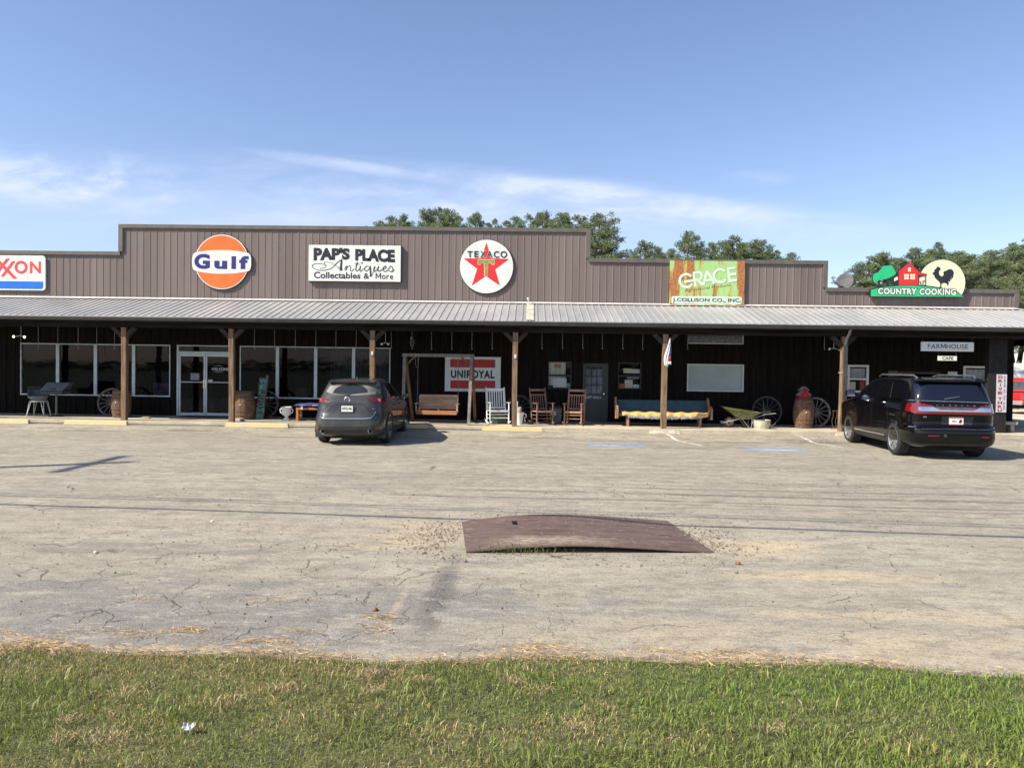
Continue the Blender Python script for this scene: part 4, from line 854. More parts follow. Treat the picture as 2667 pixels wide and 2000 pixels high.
mb = MB(); letter(mb, 'Agricultural Products', YG-.003, None, .0, quad=[T(535, 1040), T(1740, 880), T(1740, 790), T(535, 925)]); mb.build('faint_lettering', M('faded_brown_letter', (.22, .09, .05), .6), r_)
# country cooking cut-out sign
YC = WY-.22; T = TR(2150, 650, .17631, YC); sgr = M('cutout_green', (.025, .50, .19), .35, var=.05); scr_ = M('cutout_cream', (.82, .80, .52), .4, var=.03)
r_ = SIGN('cafe_cutout_sign', T(1360, 520), 'cut-out sign with red farmhouse, green trees, rooster and COUNTRY COOKING lettering', Y=YC)
cx, cz = T(1727, 490); s_ = .17631/F*YC
hill = [(672, 598), (760, 575), (900, 552), (1080, 538), (1240, 535), (1400, 540), (1560, 555), (1700, 578), (1830, 608), (1950, 640), (2045, 698), (672, 692)]
tree1 = catmull([(705, 410), (722, 365), (780, 338), (820, 360), (850, 420), (840, 470), (800, 450), (745, 495), (720, 480), (703, 440)], 4, True)
tree2 = catmull([(790, 330), (830, 280), (850, 245), (920, 240), (975, 235), (1000, 270), (1040, 330), (1030, 370), (960, 410), (870, 440), (830, 420), (800, 370)], 4, True)
trunk2 = [(860, 410), (885, 400), (905, 425), (920, 395), (940, 400), (975, 408), (945, 450), (938, 540), (900, 548), (908, 470)]; trunk1 = [(770, 465), (795, 455), (820, 462), (806, 490), (812, 560), (780, 565), (788, 490)]
sunp = lambda r: [(cx+r*math.cos(R(t)), cz+r*math.sin(R(t))) for t in np.linspace(-36, 216, 60)]
mb = MB(); mb.poly(sunp(342*s_), YC+.030, .05); mb.poly([T(*p) for p in grow(hill, 8)], YC+.010, .12)
mb.poly([T(*p) for p in grow(tree1, 4)], YC+.022, .04); mb.poly([T(*p) for p in grow(tree2, 4)], YC+.018, .04); mb.poly([T(*p) for p in trunk2], YC+.014, .04); mb.poly([T(*p) for p in trunk1], YC+.0135, .03)
house = [(1085, 320), (1240, 192), (1372, 322), (1370, 528), (1085, 528)]; mb.poly([T(*p) for p in grow(house, 5)], YC+.008, .04)
mb.poly([T(*p) for p in [(1108, 205), (1162, 205), (1162, 290), (1108, 330)]], YC+.012, .03); mb.poly([T(*p) for p in [(960, 412), (1090, 310), (1088, 530), (1000, 535), (1000, 430)]], YC+.0165, .03)
mb.poly([T(*p) for p in [(1380, 372), (1492, 352), (1492, 380), (1382, 408)]], YC+.009, .03); mb.poly([T(*p) for p in [(1370, 525), (1490, 525), (1490, 542), (1370, 540)]], YC+.0085, .03)
for xx in (1478,): mb.poly([T(*p) for p in [(xx-3, 380), (xx+3, 380), (xx+3, 530), (xx-3, 530)]], YC+.007, .02)
for q in ([(1383, 470), (1405, 468), (1405, 476), (1383, 478)], [(1403, 468), (1408, 468), (1408, 528), (1403, 528)], [(1436, 460), (1478, 456), (1478, 463), (1436, 467)], [(1436, 460), (1442, 460), (1442, 528), (1436, 528)]): mb.poly([T(*p) for p in q], YC+.0065, .01)
rooster = [(1655,255),(1680,253),(1700,270),(1705,300),(1685,308),(1678,345),(1690,380),(1728,400),(1752,372),(1745,340),(1765,318),(1800,308),(1820,292),(1860,288),(1888,305),(1900,345),(1885,430),(1870,395),(1868,450),(1850,430),(1845,480),(1820,460),(1825,505),(1805,535),(1795,500),(1760,492),(1722,500),(1712,530),(1718,560),(1700,572),(1692,560),(1702,520),(1690,480),(1655,450),(1620,415),(1608,370),(1590,372),(1588,345),(1615,328),(1610,305),(1635,285)]
mb.poly([T(*p) for p in rooster], YC+.020, .006)
mb.build('dark_cutout', sbl, r_)
MB().poly(sunp(334*s_), YC+.026, .003).build('sun_disc', scr_, r_); MB().poly([T(*p) for p in hill], YC+.005, .004).build('hill', sgr, r_)
mb = MB(); mb.poly([T(*p) for p in tree1], YC+.0155, .004); mb.poly([T(*p) for p in tree2], YC+.0125, .004); mb.build('tree_shapes', sgr, r_)
mb = MB(); mb.poly([T(*p) for p in house], YC+.004, .003); mb.poly([T(*p) for p in [(1382, 335), (1490, 358), (1490, 372), (1382, 378)]], YC+.004, .003); mb.build('house_shape', srd, r_)
mb = MB()
for q in ([(1220, 268), (1260, 268), (1260, 325), (1220, 325)], [(1015, 425), (1068, 398), (1068, 448), (1015, 470)]): mb.poly([T(*p) for p in q], YC+.0, .002)
for bx in (1164, 1254):
    for i in (0, 1):
        for j in (0, 1): u0 = bx+i*36; v0 = 362+j*42; mb.poly([T(*p) for p in [(u0, v0), (u0+30, v0), (u0+30, v0+37), (u0, v0+37)]], YC+.0, .002)
mb.build('window_shapes', scr_, r_)
mb = MB(); mo = MB()
for txt, u0, u1, v0, v1 in (('COUNTRY', 780, 1340, 655, 580), ('COOKING', 1392, 1922, 664, 586)): a = T(u0, v0); c_ = T(u1, v1); letter(mo, txt, YC+.001, (a[0], c_[0], a[1], c_[1]), .12, 1.12, pad=1); letter(mb, txt, YC-.003, (a[0], c_[0], a[1], c_[1]), .045, 1.12, pad=1)
mo.build('letter_outline', sbl, r_); mb.build('lettering', swh, r_)
# tyre sign on the wall
YU = WY-.06; T = TR(1040, 850, .16878, YU); a = T(707, 464); c_ = T(1560, 1012); uw = M('sign_offwhite', (.66, .70, .70), .5, var=.05); ur = M('sign_deep_red', (.40, .022, .018), .5, var=.08)
r_ = SIGN('tyre_sign', ((a[0]+c_[0])/2, (a[1]+c_[1])/2), 'white wall sign with two red bars reading UNIROYAL behind the swing frame', Y=YU)
MB().box((a[0], YU, c_[1]), (c_[0], YU+.03, a[1])).build('panel', uw, r_, bevel=.004); mb = MB()
for v0, v1 in ((505, 640), (830, 965)): p = T(788, v0); q = T(1480, v1); mb.poly([(p[0], q[1]), (q[0], q[1]), (q[0], p[1]), (p[0], p[1])], YU-.003, .002)
mb.build('red_bar', ur, r_); p = T(795, 797); q = T(1470, 680); mb = MB(); letter(mb, 'UNIROYAL', YU-.003, (p[0], q[0], p[1], q[1]), .045, 1.12); mb.build('lettering', M('deep_navy', (.012, .012, .035), .5), r_)
# dim hanging board beside the beam
a = XZ(1792.5, 874, HY); c_ = XZ(1936.4, 897, HY); r_ = SIGN('dark_hanging_board', ((a[0]+c_[0])/2, (a[1]+c_[1])/2), 'dark board with painted sheen streaks, hung lengthwise under the porch beam with pale edging', Y=HY)
z0 = c_[1]; z1 = z0+.34; mb = MB(); mb.box((a[0], HY, z0+.03), (c_[0]-.03, HY+.02, z1)); mb.build('panel', M('painted_sheen_board', (.055, .055, .045), .5, var=.7, vs=9, stretch=(1, 1, 3)), r_)  # faint reflective streaks of the dark board put into its colour noise
mb = MB(); mb.box((a[0], HY-.005, z0), (c_[0], HY+.025, z0+.029)); mb.box((c_[0]-.029, HY-.004, z0+.03), (c_[0], HY+.024, z1)); mb.build('edging', M('pale_edging', (.26, .26, .24), .6), r_)
# cafe hanging signs
YF = PY-.0; T = TR(2180, 850, .22016, YF); a = T(994, 182); c_ = T(1613, 300)
r_ = SIGN('hanging_sign', ((a[0]+c_[0])/2, (a[1]+c_[1])/2), 'long white sign reading FARMHOUSE hung from the porch beam', Y=YF); fw_ = M('sign_soft_white', (.68, .70, .66), .5, var=.04)
MB().box((a[0], YF-.02, c_[1]), (c_[0], YF+.02, a[1])).build('panel', fw_, r_, bevel=.004); mb = MB(); p = T(1068, 262); q = T(1545, 212); mb.v = []; letter(mb, 'FARMHOUSE', YF-.024, (p[0], q[0], p[1], q[1]), .008, 1.12)
for k in range(9): xx = p[0]+(q[0]-p[0])*(k+.5)/9; 
mb.build('lettering', M('sign_ink', (.03, .035, .05), .5), r_); mb = MB()
for xx in (a[0]+.05, c_[0]-.05): mb.tube([(xx, YF, a[1]), (xx, YF, 3.16)], .006, 5)
mb.build('chain', edgem, r_)
a = T(1193, 350); c_ = T(1415, 408); r_ = SIGN('small_hanging_sign', ((a[0]+c_[0])/2, (a[1]+c_[1])/2), 'small cream sign reading CAFE hung below the long white sign', Y=YF)
MB().box((a[0], YF-.015, c_[1]), (c_[0], YF+.015, a[1])).build('panel', M('sign_cream_white', (.74, .72, .60), .5, var=.04), r_, bevel=.004); mb = MB(); p = T(1240, 396); q = T(1372, 360); letter(mb, 'CAFE', YF-.019, (p[0], q[0], p[1], q[1]), .03, 1.05); mb.build('lettering', M('olive_ink', (.07, .07, .045), .5), r_)
t_ = T(1193, 305); mb = MB(); [mb.tube([(xx, YF, a[1]), (xx, YF, t_[1])], .006, 5) for xx in (a[0]+.02, c_[0]-.02)]; mb.build('chain', edgem, r_)
# small white notice by the cafe door
a = XZ(2469, 968, WY-.03); c_ = XZ(2493, 979, WY-.03); tag(MB().box((a[0], WY-.03, c_[1]), (c_[0], WY-.024, a[1])).build('paper_notice', paper), 'small blank white card on the dark wall beside the cafe entrance', 'notice')
# drive thru sign on the end pier
px0, px1 = X_(2574, 1000, PY+.3), X_(2622, 1000, PY+.3); YD = PY+.3
mb = MB(); mb.box((px0, YD, SLABZ), (px1, YD+.2, 3.14)); mb.build('end_pier', M('pier_boards', (.011, .010, .0105), .85, var=.4, vs=2, stretch=(5, 5, .4)), B)
YD -= .03; a = XZ(2597, 975, YD); c_ = XZ(2620.5, 1074, YD); r_ = SIGN('drive_sign', ((a[0]+c_[0])/2, (a[1]+c_[1])/2), 'tall narrow white sign reading DRIVE THRU in red down the end pier', Y=YD)
MB().box((a[0], YD, c_[1]), (c_[0], YD+.02, a[1])).build('panel', M('sign_pale_grey', (.56, .54, .56), .5, var=.04), r_)
wd_ = c_[0]-a[0]; ht = a[1]-c_[1]; mb = MB()
for ch, v0 in zip('DRIVETHRU', (.03, .135, .24, .345, .45, .60, .705, .81, .905)):
    hh_ = .078*ht; z1 = a[1]-v0*ht; cxx = a[0]+wd_*.34; hw_ = wd_*(.22 if ch != 'I' else .05); letter(mb, ch, YD-.004, (cxx-hw_, cxx+hw_, z1-hh_, z1), .04)
mb.build('lettering', M('dull_red', (.32, .03, .05), .5), r_); mb = MB(); sp2 = 'PLEASE DO NOT PARK'
for k, ch in enumerate(sp2):
    if ch == ' ': continue
    z1 = a[1]-(.06+.88*k/len(sp2))*ht; cxx = a[0]+wd_*.78; hw_ = wd_*.085; letter(mb, ch, YD-.004, (cxx-hw_, cxx+hw_, z1-.033*ht, z1), .03)
mb.build('small_lettering', M('dark_grey_ink', (.10, .09, .10), .5), r_)
# ================================================================ things on and before the porch
def fX(px, Y, py=1095): return X_(px, py, Y)
stopm = bpy.data.materials.new('yellow_wheel_stop'); nt, b = nodes(stopm); tc = nt.nodes.new('ShaderNodeTexCoord').outputs['Object']; ge = nt.nodes.new('ShaderNodeNewGeometry')
c = mixc(nt, ramp(nt, noise(nt, tc, 6, 5, .65), .5, .66), (.56, .46, .21), (.46, .41, .30)); nt.links.new(c, b.inputs['Base Color']); b.inputs['Roughness'].default_value = .85
stopw = M('worn_pale_concrete', (.50, .44, .32), .9, var=.2, vs=5)
for (a, c_, Y, lab, pale) in ((-95, 78, 22.86, 'yellow concrete wheel stop at the far left in front of the wire chair', 0), (168.7, 333.6, 22.86, 'yellow concrete wheel stop by the barrel and the post left of the doors', 0), (586.8, 753, 22.84, 'yellow concrete wheel stop in front of the leaning WELCOME plank', 0), (948, 1113, 23.02, 'yellow concrete wheel stop beyond the front of the grey car', 0), (1255, 1414, 22.86, 'yellow concrete wheel stop in front of the white rocking chair', 0), (1691, 1772, 22.86, 'short worn pale wheel stop at the post before the long pew', 1), (2176, 2260, 22.9, 'pale concrete block at the foot of the round log post', 1)):
    x0, x1 = fX(a, Y, 1110), fX(c_, Y, 1110); z0 = gz(0, Y) if Y < 23 else SLABZ-.09; L = x1-x0; mb = MB(); h = .125 if not pale else .10
    mb.add([(x0, Y-.075, z0), (x1, Y-.075, z0), (x1, Y+.075, z0), (x0, Y+.075, z0), (x0+.03, Y-.04, z0+h), (x1-.03, Y-.04, z0+h), (x1-.03, Y+.05, z0+h), (x0+.03, Y+.05, z0+h)], [(0,3,2,1),(4,5,6,7),(0,1,5,4),(1,2,6,5),(2,3,7,6),(3,0,4,7)])
    tag(mb.build('wheel_stop', stopw if pale else stopm, bevel=.012), lab, 'wheel stop', 'concrete wheel stops along the porch')
# barrels
stave = M('barrel_staves', (.15, .082, .045), .75, var=.35, vs=3, stretch=(6, 6, .5), bmp=.004, bs_=10, fine=.35); hoop = M('rusty_hoop', (.17, .10, .06), .6, .4, var=.3); lidm = M('dark_barrel_lid', (.045, .04, .035), .8, var=.3)
def barrel(px, Y, lab, H=.86, rb=.30, lid=0):
    o = E('wooden_barrel', (fX(px, Y), Y, SLABZ), lab, 'barrel', 'old wooden barrels'); n = 48
    prof = [(rb*(.80+.20*math.sin(math.pi*t)**.9), H*t) for t in np.linspace(0, 1, 13)]
    mb = MB(); vs_ = []; 
    for r2, h in prof:
        for j in range(n): t = 6.28318*j/n; q = r2*(1-(.018 if j % 2 == 0 and j % 4 == 0 else 0)); vs_.append((q*math.cos(t), q*math.sin(t), h))
    mb.add(vs_, [(i*n+j, i*n+(j+1) % n, (i+1)*n+(j+1) % n, (i+1)*n+j) for i in range(12) for j in range(n)]+[tuple(range(n))[::-1], tuple(12*n+j for j in range(n))])
    mb.build('staves', stave, o, local=True)
    for t in (.04, .2, .34, .66, .8, .955):
        r2 = rb*(.80+.20*math.sin(math.pi*t)**.9); MB().lathe([(r2+.001, H*t-.022), (r2+.006, H*t-.02), (r2+.006, H*t+.02), (r2+.001, H*t+.022)], n=40, cap=False).build('hoop', hoop, o, smooth=True, local=True)
    MB().lathe([(0, -.0), (.022, .0), (.02, -.012), (0, -.014)], (-.02, -rb*1.0, H*.57), 10, 'y', cap=False).build('bung', M('bung_pale', (.6, .57, .5), .5), o, local=True)
    if lid: 
        if lid == 1: MB().lathe([(0, 0), (rb*.86, 0), (rb*.86, .06), (0, .065)], (0, 0, H+.001), 36).build('lid', lidm, o, local=True)
        else: MB().box((-.29, -.3, H+.002), (.33, .3, H+.075)).build('lid', lidm, o, local=True, bevel=.01)
    return o
barrel(316, 24.42, 'weathered wooden barrel half hidden behind the post left of the glass doors')
barrel(637, 24.38, 'wooden barrel with a dark square lid between the door post and the WELCOME plank', .84, .33, 2)
barrel(2092, 24.42, 'wooden barrel with a red birdhouse on top beside the upright wagon wheel', .88, .315, 1)
# wagon wheels
def wheel(px, Rr, Y, mat, lab, ns=14, lean=9, rz=0, hubr=.07):
    o = E('wagon_wheel', (fX(px, Y), Y, SLABZ+.012), lab, 'wagon wheel', 'old wagon wheels leaning on the porch wall', rx=R(-lean), rz=R(rz)); c_ = (0, 0, Rr)
    mb = MB(); mb.lathe([(Rr-.055, -.025), (Rr-.01, -.028), (Rr, -.028), (Rr, .028), (Rr-.01, .028), (Rr-.055, .025), (Rr-.055, -.025)], c_, 56, 'y', cap=False); mb.build('rim', mat, o, smooth=True, local=True)
    MB().lathe([(0, -.09), (.03, -.09), (hubr*.7, -.06), (hubr, -.03), (hubr, .03), (hubr*.6, .07), (0, .08)], c_, 20, 'y', cap=False).build('hub', mat, o, smooth=True, local=True)
    for k in range(ns):
        t = 6.28318*(k+.3)/ns; d = Vector((math.cos(t), 0, math.sin(t))); MB().tube([Vector(c_)+d*hubr*.8, Vector(c_)+d*Rr*.5, Vector(c_)+d*(Rr-.05)], [.019, .015, .017], 6).build('spoke', mat, o, local=True, smooth=True)
    return o
wd1 = M('wheel_wood_dark', (.045, .040, .038), .85, var=.3, vs=6); wd2 = M('wheel_wood_grey', (.17, .155, .14), .85, var=.3, vs=6)
wheel(287, .46, 24.75, M('wheel_wood_mid', (.10, .092, .085), .85, var=.3, vs=6), 'dark wagon wheel behind the barrel under the left display windows')
wheel(686, .47, 24.7, wd1, 'dark wagon wheel leaning behind the WELCOME plank')
wheel(1350, .44, 24.9, wd1, 'shadowed wagon wheel behind the post and the white mug planter')
wheel(1999, .48, 24.9, wd1, 'black wagon wheel in the shade behind the wheelbarrow')
wheel(2125, .475, 24.72, wd2, 'grey spoked wagon wheel standing between the birdhouse barrel and the log post', 15, 6)
# wire chair
o = E('wire_chair', (fX(101, 24.4), 24.4, SLABZ), 'small chair with a grey bucket seat and thin white legs', 'chair', rz=R(8))
gsh = M('grey_shell', (.13, .15, .145), .6, var=.08); wl = M('white_wire', (.62, .62, .58), .5)
mb = MB(); n_ = 20; vs_ = []
for (z, rx_, ry_, k0) in ((.42, .20, .19, 0), (.47, .24, .22, 0), (.60, .29, .25, 1), (.72, .31, .27, 1)):
    for j in range(n_): t = 6.28318*j/n_; s = math.sin(t); vs_.append((rx_*math.cos(t), ry_*s, z-(.17*(z-.42)/.3 if s < -.2 else 0)*(1 if k0 else 0)-(.05 if False else 0)))
mb.add(vs_, [(i*n_+j, i*n_+(j+1) % n_, (i+1)*n_+(j+1) % n_, (i+1)*n_+j) for i in range(3) for j in range(n_)]+[tuple(range(n_))[::-1]]); mo_ = mb.build('seat_shell', gsh, o, smooth=2, local=True); sm_ = mo_.modifiers.new('s', 'SOLIDIFY'); sm_.thickness = .015
MB().tube([(.25*math.cos(t), .22*math.sin(t), .405) for t in np.linspace(0, 6.283, 25)[:-1]], .011, 6, closed=True).build('seat_ring', wl, o, local=True)
for sx, sy_ in ((-1, -1), (1, -1), (-1, 1), (1, 1)): MB().tube([(sx*.20, sy_*.14, .40), (sx*.25, sy_*.22, 0)], .010, 6).build('leg', wl, o, local=True); MB().tube([(sx*.14, sy_*.18, .40), (sx*.25, sy_*.22, .01)], .008, 6).build('brace', wl, o, local=True)
o.scale = (1.05, 1.05, 1.18)
# pedestal grill
o = E('pedestal_grill', (fX(147, 24.4), 24.4, SLABZ), 'grey pedestal grill with a slanted lid beside the wire chair', 'grill'); gm_ = M('grill_grey', (.15, .17, .17), .45, .3, var=.12); gd = M('grill_dark', (.03, .03, .032), .5)
MB().add([(-.36, -.22, .82), (.30, -.22, .82), (.30, .2, .82), (-.36, .2, .82), (-.26, -.02, 1.08), (.40, -.02, 1.08), (.40, .16, 1.06), (-.26, .16, 1.06)], [(0,1,5,4),(1,2,6,5),(2,3,7,6),(3,0,4,7),(4,5,6,7),(0,3,2,1)]).build('lid', gm_, o, local=True, bevel=.02)
MB().box((-.34, -.22, .70), (.30, .2, .805)).build('firebox', gd, o, local=True, bevel=.02); MB().box((-.50, -.2, .775), (-.36, .18, .795)).build('side_shelf', gd, o, local=True); MB().box((.31, -.2, .775), (.52, .18, .795)).build('side_shelf', gd, o, local=True)
MB().tube([(0, 0, .70), (0, 0, .03)], .032, 10).build('pedestal', M('grey_post', (.14, .14, .14), .5, .3), o, local=True, smooth=True); MB().lathe([(0, 0), (.20, 0), (.19, .03), (.06, .05), (0, .05)], n=24, cap=False).build('foot', gd, o, local=True); MB().tube([(-.05, -.21, .86), (-.05, -.26, .88), (.1, -.26, .88), (.1, -.21, .86)], .012, 6).build('handle', gd, o, local=True)
o.scale = (1.12, 1.12, 1.02)
# door mat, block, small stone
a = fX(455, 24.5); c_ = fX(604, 24.2); MB_ = MB().box((a, 24.1, SLABZ+.008), (c_, 25.55, SLABZ+.025)); tag(MB_.build('door_mat', M('dark_mat', (.035, .033, .032), .95, var=.2, vs=20)), 'large dark door mat in front of the double glass doors', 'mat')
tag(MB().box((fX(611, 23.5), 23.4, SLABZ), (fX(633, 23.5), 23.62, SLABZ+.09)).build('concrete_block', stopw, bevel=.01), 'small pale concrete block at the foot of the lidded barrel', 'block')
tag(MB().box((fX(373, 24.2), 24.1, SLABZ), (fX(392, 24.2), 24.25, SLABZ+.05)).build('brick', M('tan_brick', (.30, .25, .17), .9, var=.2), bevel=.008), 'loose tan brick on the slab left of the glass doors', 'brick')
# welcome plank
zt_ = 2.05-(983.5+8.8-960)*24.6/F; o = E('welcome_plank', (fX(672.5, 24.0), 24.4, SLABZ), 'leaning plank with WELCOME painted down it in teal', 'sign'); b0 = XZ(663.5, 1095, 24.4)[0]; b1 = XZ(686.3, 1095, 24.4)[0]; t0 = XZ(676, 983.5, 24.8)[0]; t1 = XZ(699, 983.5, 24.8)[0]; ztp = XZ(688, 984, 24.8)[1]
P = lambda u, w: Vector((b0*(1-u)+b1*u, 24.4, SLABZ))*(1-w)+Vector((t0*(1-u)+t1*u, 24.8, ztp))*w
mb = MB(); q = [P(0,0), P(1,0), P(1,1), P(0,1)]; mb.add(q+[p+Vector((0, .035, 0)) for p in q], [(0,1,2,3),(7,6,5,4),(0,4,5,1),(1,5,6,2),(2,6,7,3),(3,7,4,0)]); mb.build('plank', M('plank_grey_brown', (.10, .085, .065), .85, var=.3, vs=3, stretch=(6, 1, 1)), o)
mb = MB()
for k, ch in enumerate('WELCOME'):
    w0 = .985-(k+1)*.139; v, f = glyphs(ch, .012); ax0 = min(p[0] for p in v); ax1 = max(p[0] for p in v); az0 = min(p[1] for p in v); az1 = max(p[1] for p in v); hw_ = .42 if ch in 'WMO' else .34
    vv = [P(.5+((x-ax0)/(ax1-ax0)-.5)*2*hw_, w0+.02+.105*(z-az0)/(az1-az0))+Vector((0, -.004, 0)) for x, z in v]
    if ch in 'WELM':   # serifs
        for (uu, ww) in (((.5-hw_, .0), (.5+hw_, .0)) if ch in 'M' else ()) : pass
    mb.add(vv, f)
mb.build('lettering', M('teal_paint', (.07, .33, .30), .6, var=.15), o)
MB().lathe([(.0, -.05), (.04, -.03), (.05, .02), (.02, .07), (0, .08)], (t1-.02, 24.78, ztp+.03), 8).build('ornament', M('rust_ornament', (.22, .10, .05), .8, var=.4), o)
# urn
def urn(px, Y, lab, sc=1, name='urn'):
    o = E(name, (fX(px, Y), Y, SLABZ), lab, 'urn'); wm = M('white_urn', (.78, .76, .70), .6, var=.06, vs=6)
    pf = [(0, 0), (.135, 0), (.135, .035), (.10, .05), (.06, .09), (.045, .12), (.06, .15), (.12, .19), (.15, .26), (.14, .33), (.13, .36), (.165, .42), (.18, .44), (.165, .445), (.12, .36), (0, .34)]
    MB().lathe([(r_*sc, h*sc) for r_, h in pf], n=28, cap=False).build('bowl', wm, o, smooth=True, local=True)
    for s in (-1, 1): MB().tube([(s*p[0]*sc, 0, p[1]*sc) for p in catmull([(.14, .36), (.19, .37), (.20, .31), (.17, .25), (.14, .24)], 5)], .014*sc, 7).build('handle', wm, o, smooth=True, local=True)
    return o
urn(746, 24.0, 'white two-handled garden urn on the porch left of the cushioned bench')
# blue cushioned bench behind the car
xa, xb_ = fX(774, 24.1), fX(774, 24.1)+1.55; o = E('cushioned_bench', ((xa+xb_)/2, 24.15, SLABZ), 'low orange wooden bench with a blue cushion behind the grey car', 'bench'); ow = M('orange_wood', (.42, .17, .06), .6, var=.2, vs=4, stretch=(1, 5, 5)); cb = M('navy_cushion', (.035, .04, .13), .85, var=.15); cp = M('cushion_panel', (.30, .32, .50), .85)
MB().box((xa, 23.95, SLABZ+.36), (xb_, 24.4, SLABZ+.42)).build('seat', ow, o, bevel=.005)
for x, y in ((xa+.04, 23.99), (xb_-.04, 23.99), (xa+.04, 24.36), (xb_-.04, 24.36)): MB().box((x-.035, y-.035, SLABZ), (x+.035, y+.035, SLABZ+.36)).build('leg', ow, o)
mb = MB(); vs_ = []; 
for i in range(17):
    u_ = i/16; x = xa-.10+(xb_-xa+.15)*u_; th = .11*min(1, (u_*8)**.5)*min(1, ((1-u_)*8+.02)**.5)
    for j in range(8): t = 6.28318*j/8; vs_.append((x, 24.17+.25*math.cos(t), SLABZ+.44+.055+.09*math.sin(t)*(th/.11)*(.9+.1*math.sin(u_*25))))
mb.add(vs_, [(i*8+j, (i+1)*8+j, (i+1)*8+(j+1) % 8, i*8+(j+1) % 8) for i in range(16) for j in range(8)]+[tuple(range(8)), tuple(range(128, 136))[::-1]]); mb.build('cushion', cb, o, smooth=2)
for xx in (xa+.22, xa+.62): mb = MB(); mb.lathe([(0, -.01), (.12, -.01), (.13, .01), (0, .02)], (xx, 23.99, SLABZ+.50), 16); mb.build('cushion_panel', cp, o)
MB().box((xa+.17, 23.91, SLABZ+.38), (xa+.23, 23.93, SLABZ+.48)).build('price_tag', paper, o)
# swing frame + bench swing
fwm = M('weathered_post_grey', (.20, .175, .14), .85, var=.25, vs=3, stretch=(5, 5, .5)); 
o = E('swing_frame', (fX(1150, 24), 24.0, SLABZ), 'weathered wooden A-frame swing stand in front of the tyre sign', 'swing frame')
T = TR(1040, 850, .16878, 24.05); tl = T(85, 445); tr_ = T(1118, 452); zb_ = (tl[1]+tr_[1])/2
MB().box((tl[0]-.08, 24.0, zb_-.05), (tr_[0]+.08, 24.1, zb_+.05)).build('top_beam', fwm, o, bevel=.005)
fl = W(1040+62*.16878, 1112, 23.35); fr_ = W(1040+1068*.16878, 1112, 23.30)
for (tx, fx_) in ((tl[0], fl.x-.02), (tr_[0], fr_.x)):
    MB().beam((fx_, 23.32, SLABZ-.0), (tx, 24.03, zb_-.05), .09, .09, up=(1, 0, 0)).build('leg', fwm, o); MB().beam((fx_+.10, 24.75, SLABZ), (tx+.02, 24.07, zb_-.05), .09, .09, up=(1, 0, 0)).build('leg', M('brown_leg', (.16, .075, .04), .85, var=.25), o)
for s, x in ((1, tl[0]), (-1, tr_[0])): MB().beam((x+s*.03, 24.05, zb_-.34), (x+s*.32, 24.05, zb_-.04), .06, .07, up=(0, 1, 0)).build('brace', M('brown_leg', (.16, .075, .04), .85, var=.25), o)
a = T(228, 1200); sx0 = T(232, 1200)[0]; sx1 = T(932, 1200)[0]; zs = T(0, 1320)[1]; zk = T(0, 1062)[1]; za = T(0, 1185)[1]
o = E('bench_swing', ((sx0+sx1)/2, 24.1, zs), 'slatted wooden bench swing hanging by chains in the swing frame', 'swing'); swm = M('swing_slat', (.42, .29, .18), .75, var=.25, vs=4, stretch=(.6, 5, 5)); swr = M('swing_reddish', (.42, .17, .07), .7, var=.2, vs=3, stretch=(.6, 5, 5))
b0x = T(310, 0)[0]; b1x = T(900, 0)[0]
mb = MB()
for k in range(5): mb.box((sx0+.12, 23.86+k*.085, zs), (sx1-.10, 23.93+k*.085, zs+.022))
mb.build('seat', swm, o); MB().box((sx0+.09, 23.82, zs-.055), (sx1-.07, 23.855, zs+.075)).build('front_rail', swr, o, bevel=.004)
mb = MB()
for k in range(9):
    z0 = zs+.10+k*(zk-zs-.16)/8; y0 = 24.27+.16*(z0-zs); mb.box((b0x+.01, y0, z0), (b1x-.01, y0+.018, z0+(.04 if k < 8 else .085)))
mb.build('back_slats', swm, o); mb = MB()
for x in (b0x, (b0x+b1x)/2, b1x): mb.beam((x, 24.285, zs+.0), (x, 24.285+.16*(zk-zs), zk), .05, .035)
mb.build('back_frame', swm, o)
for x in (sx0+.09, sx1-.06):
    MB().box((x-.07, 23.84, za-.02), (x+.05, 24.36, za+.01)).build('armrest', fwm, o, bevel=.006); MB().beam((x, 23.87, zs), (x-.01, 23.87, za-.02), .05, .05).build('arm_support', swm, o)
for x in (sx0+.10, sx1-.05): MB().tube([(x, 24.05, zb_-.05), (x, 24.05, za+.3), (x, 23.9, za)], .008, 5).build('chain', M('chain_grey', (.20, .17, .14), .5, .5), o)
for x in (sx0+.02, sx1-.18): MB().tube([(x+.0, 24.0, zb_-.06), (x+.02, 23.98, zb_-.3), (x+.06, 23.98, zb_-.42), (x+.1, 23.98, zb_-.3), (x+.1, 24.0, zb_-.06)], .008, 5).build('loose_cord', M('chain_grey', (.20, .17, .14), .5, .5), o)
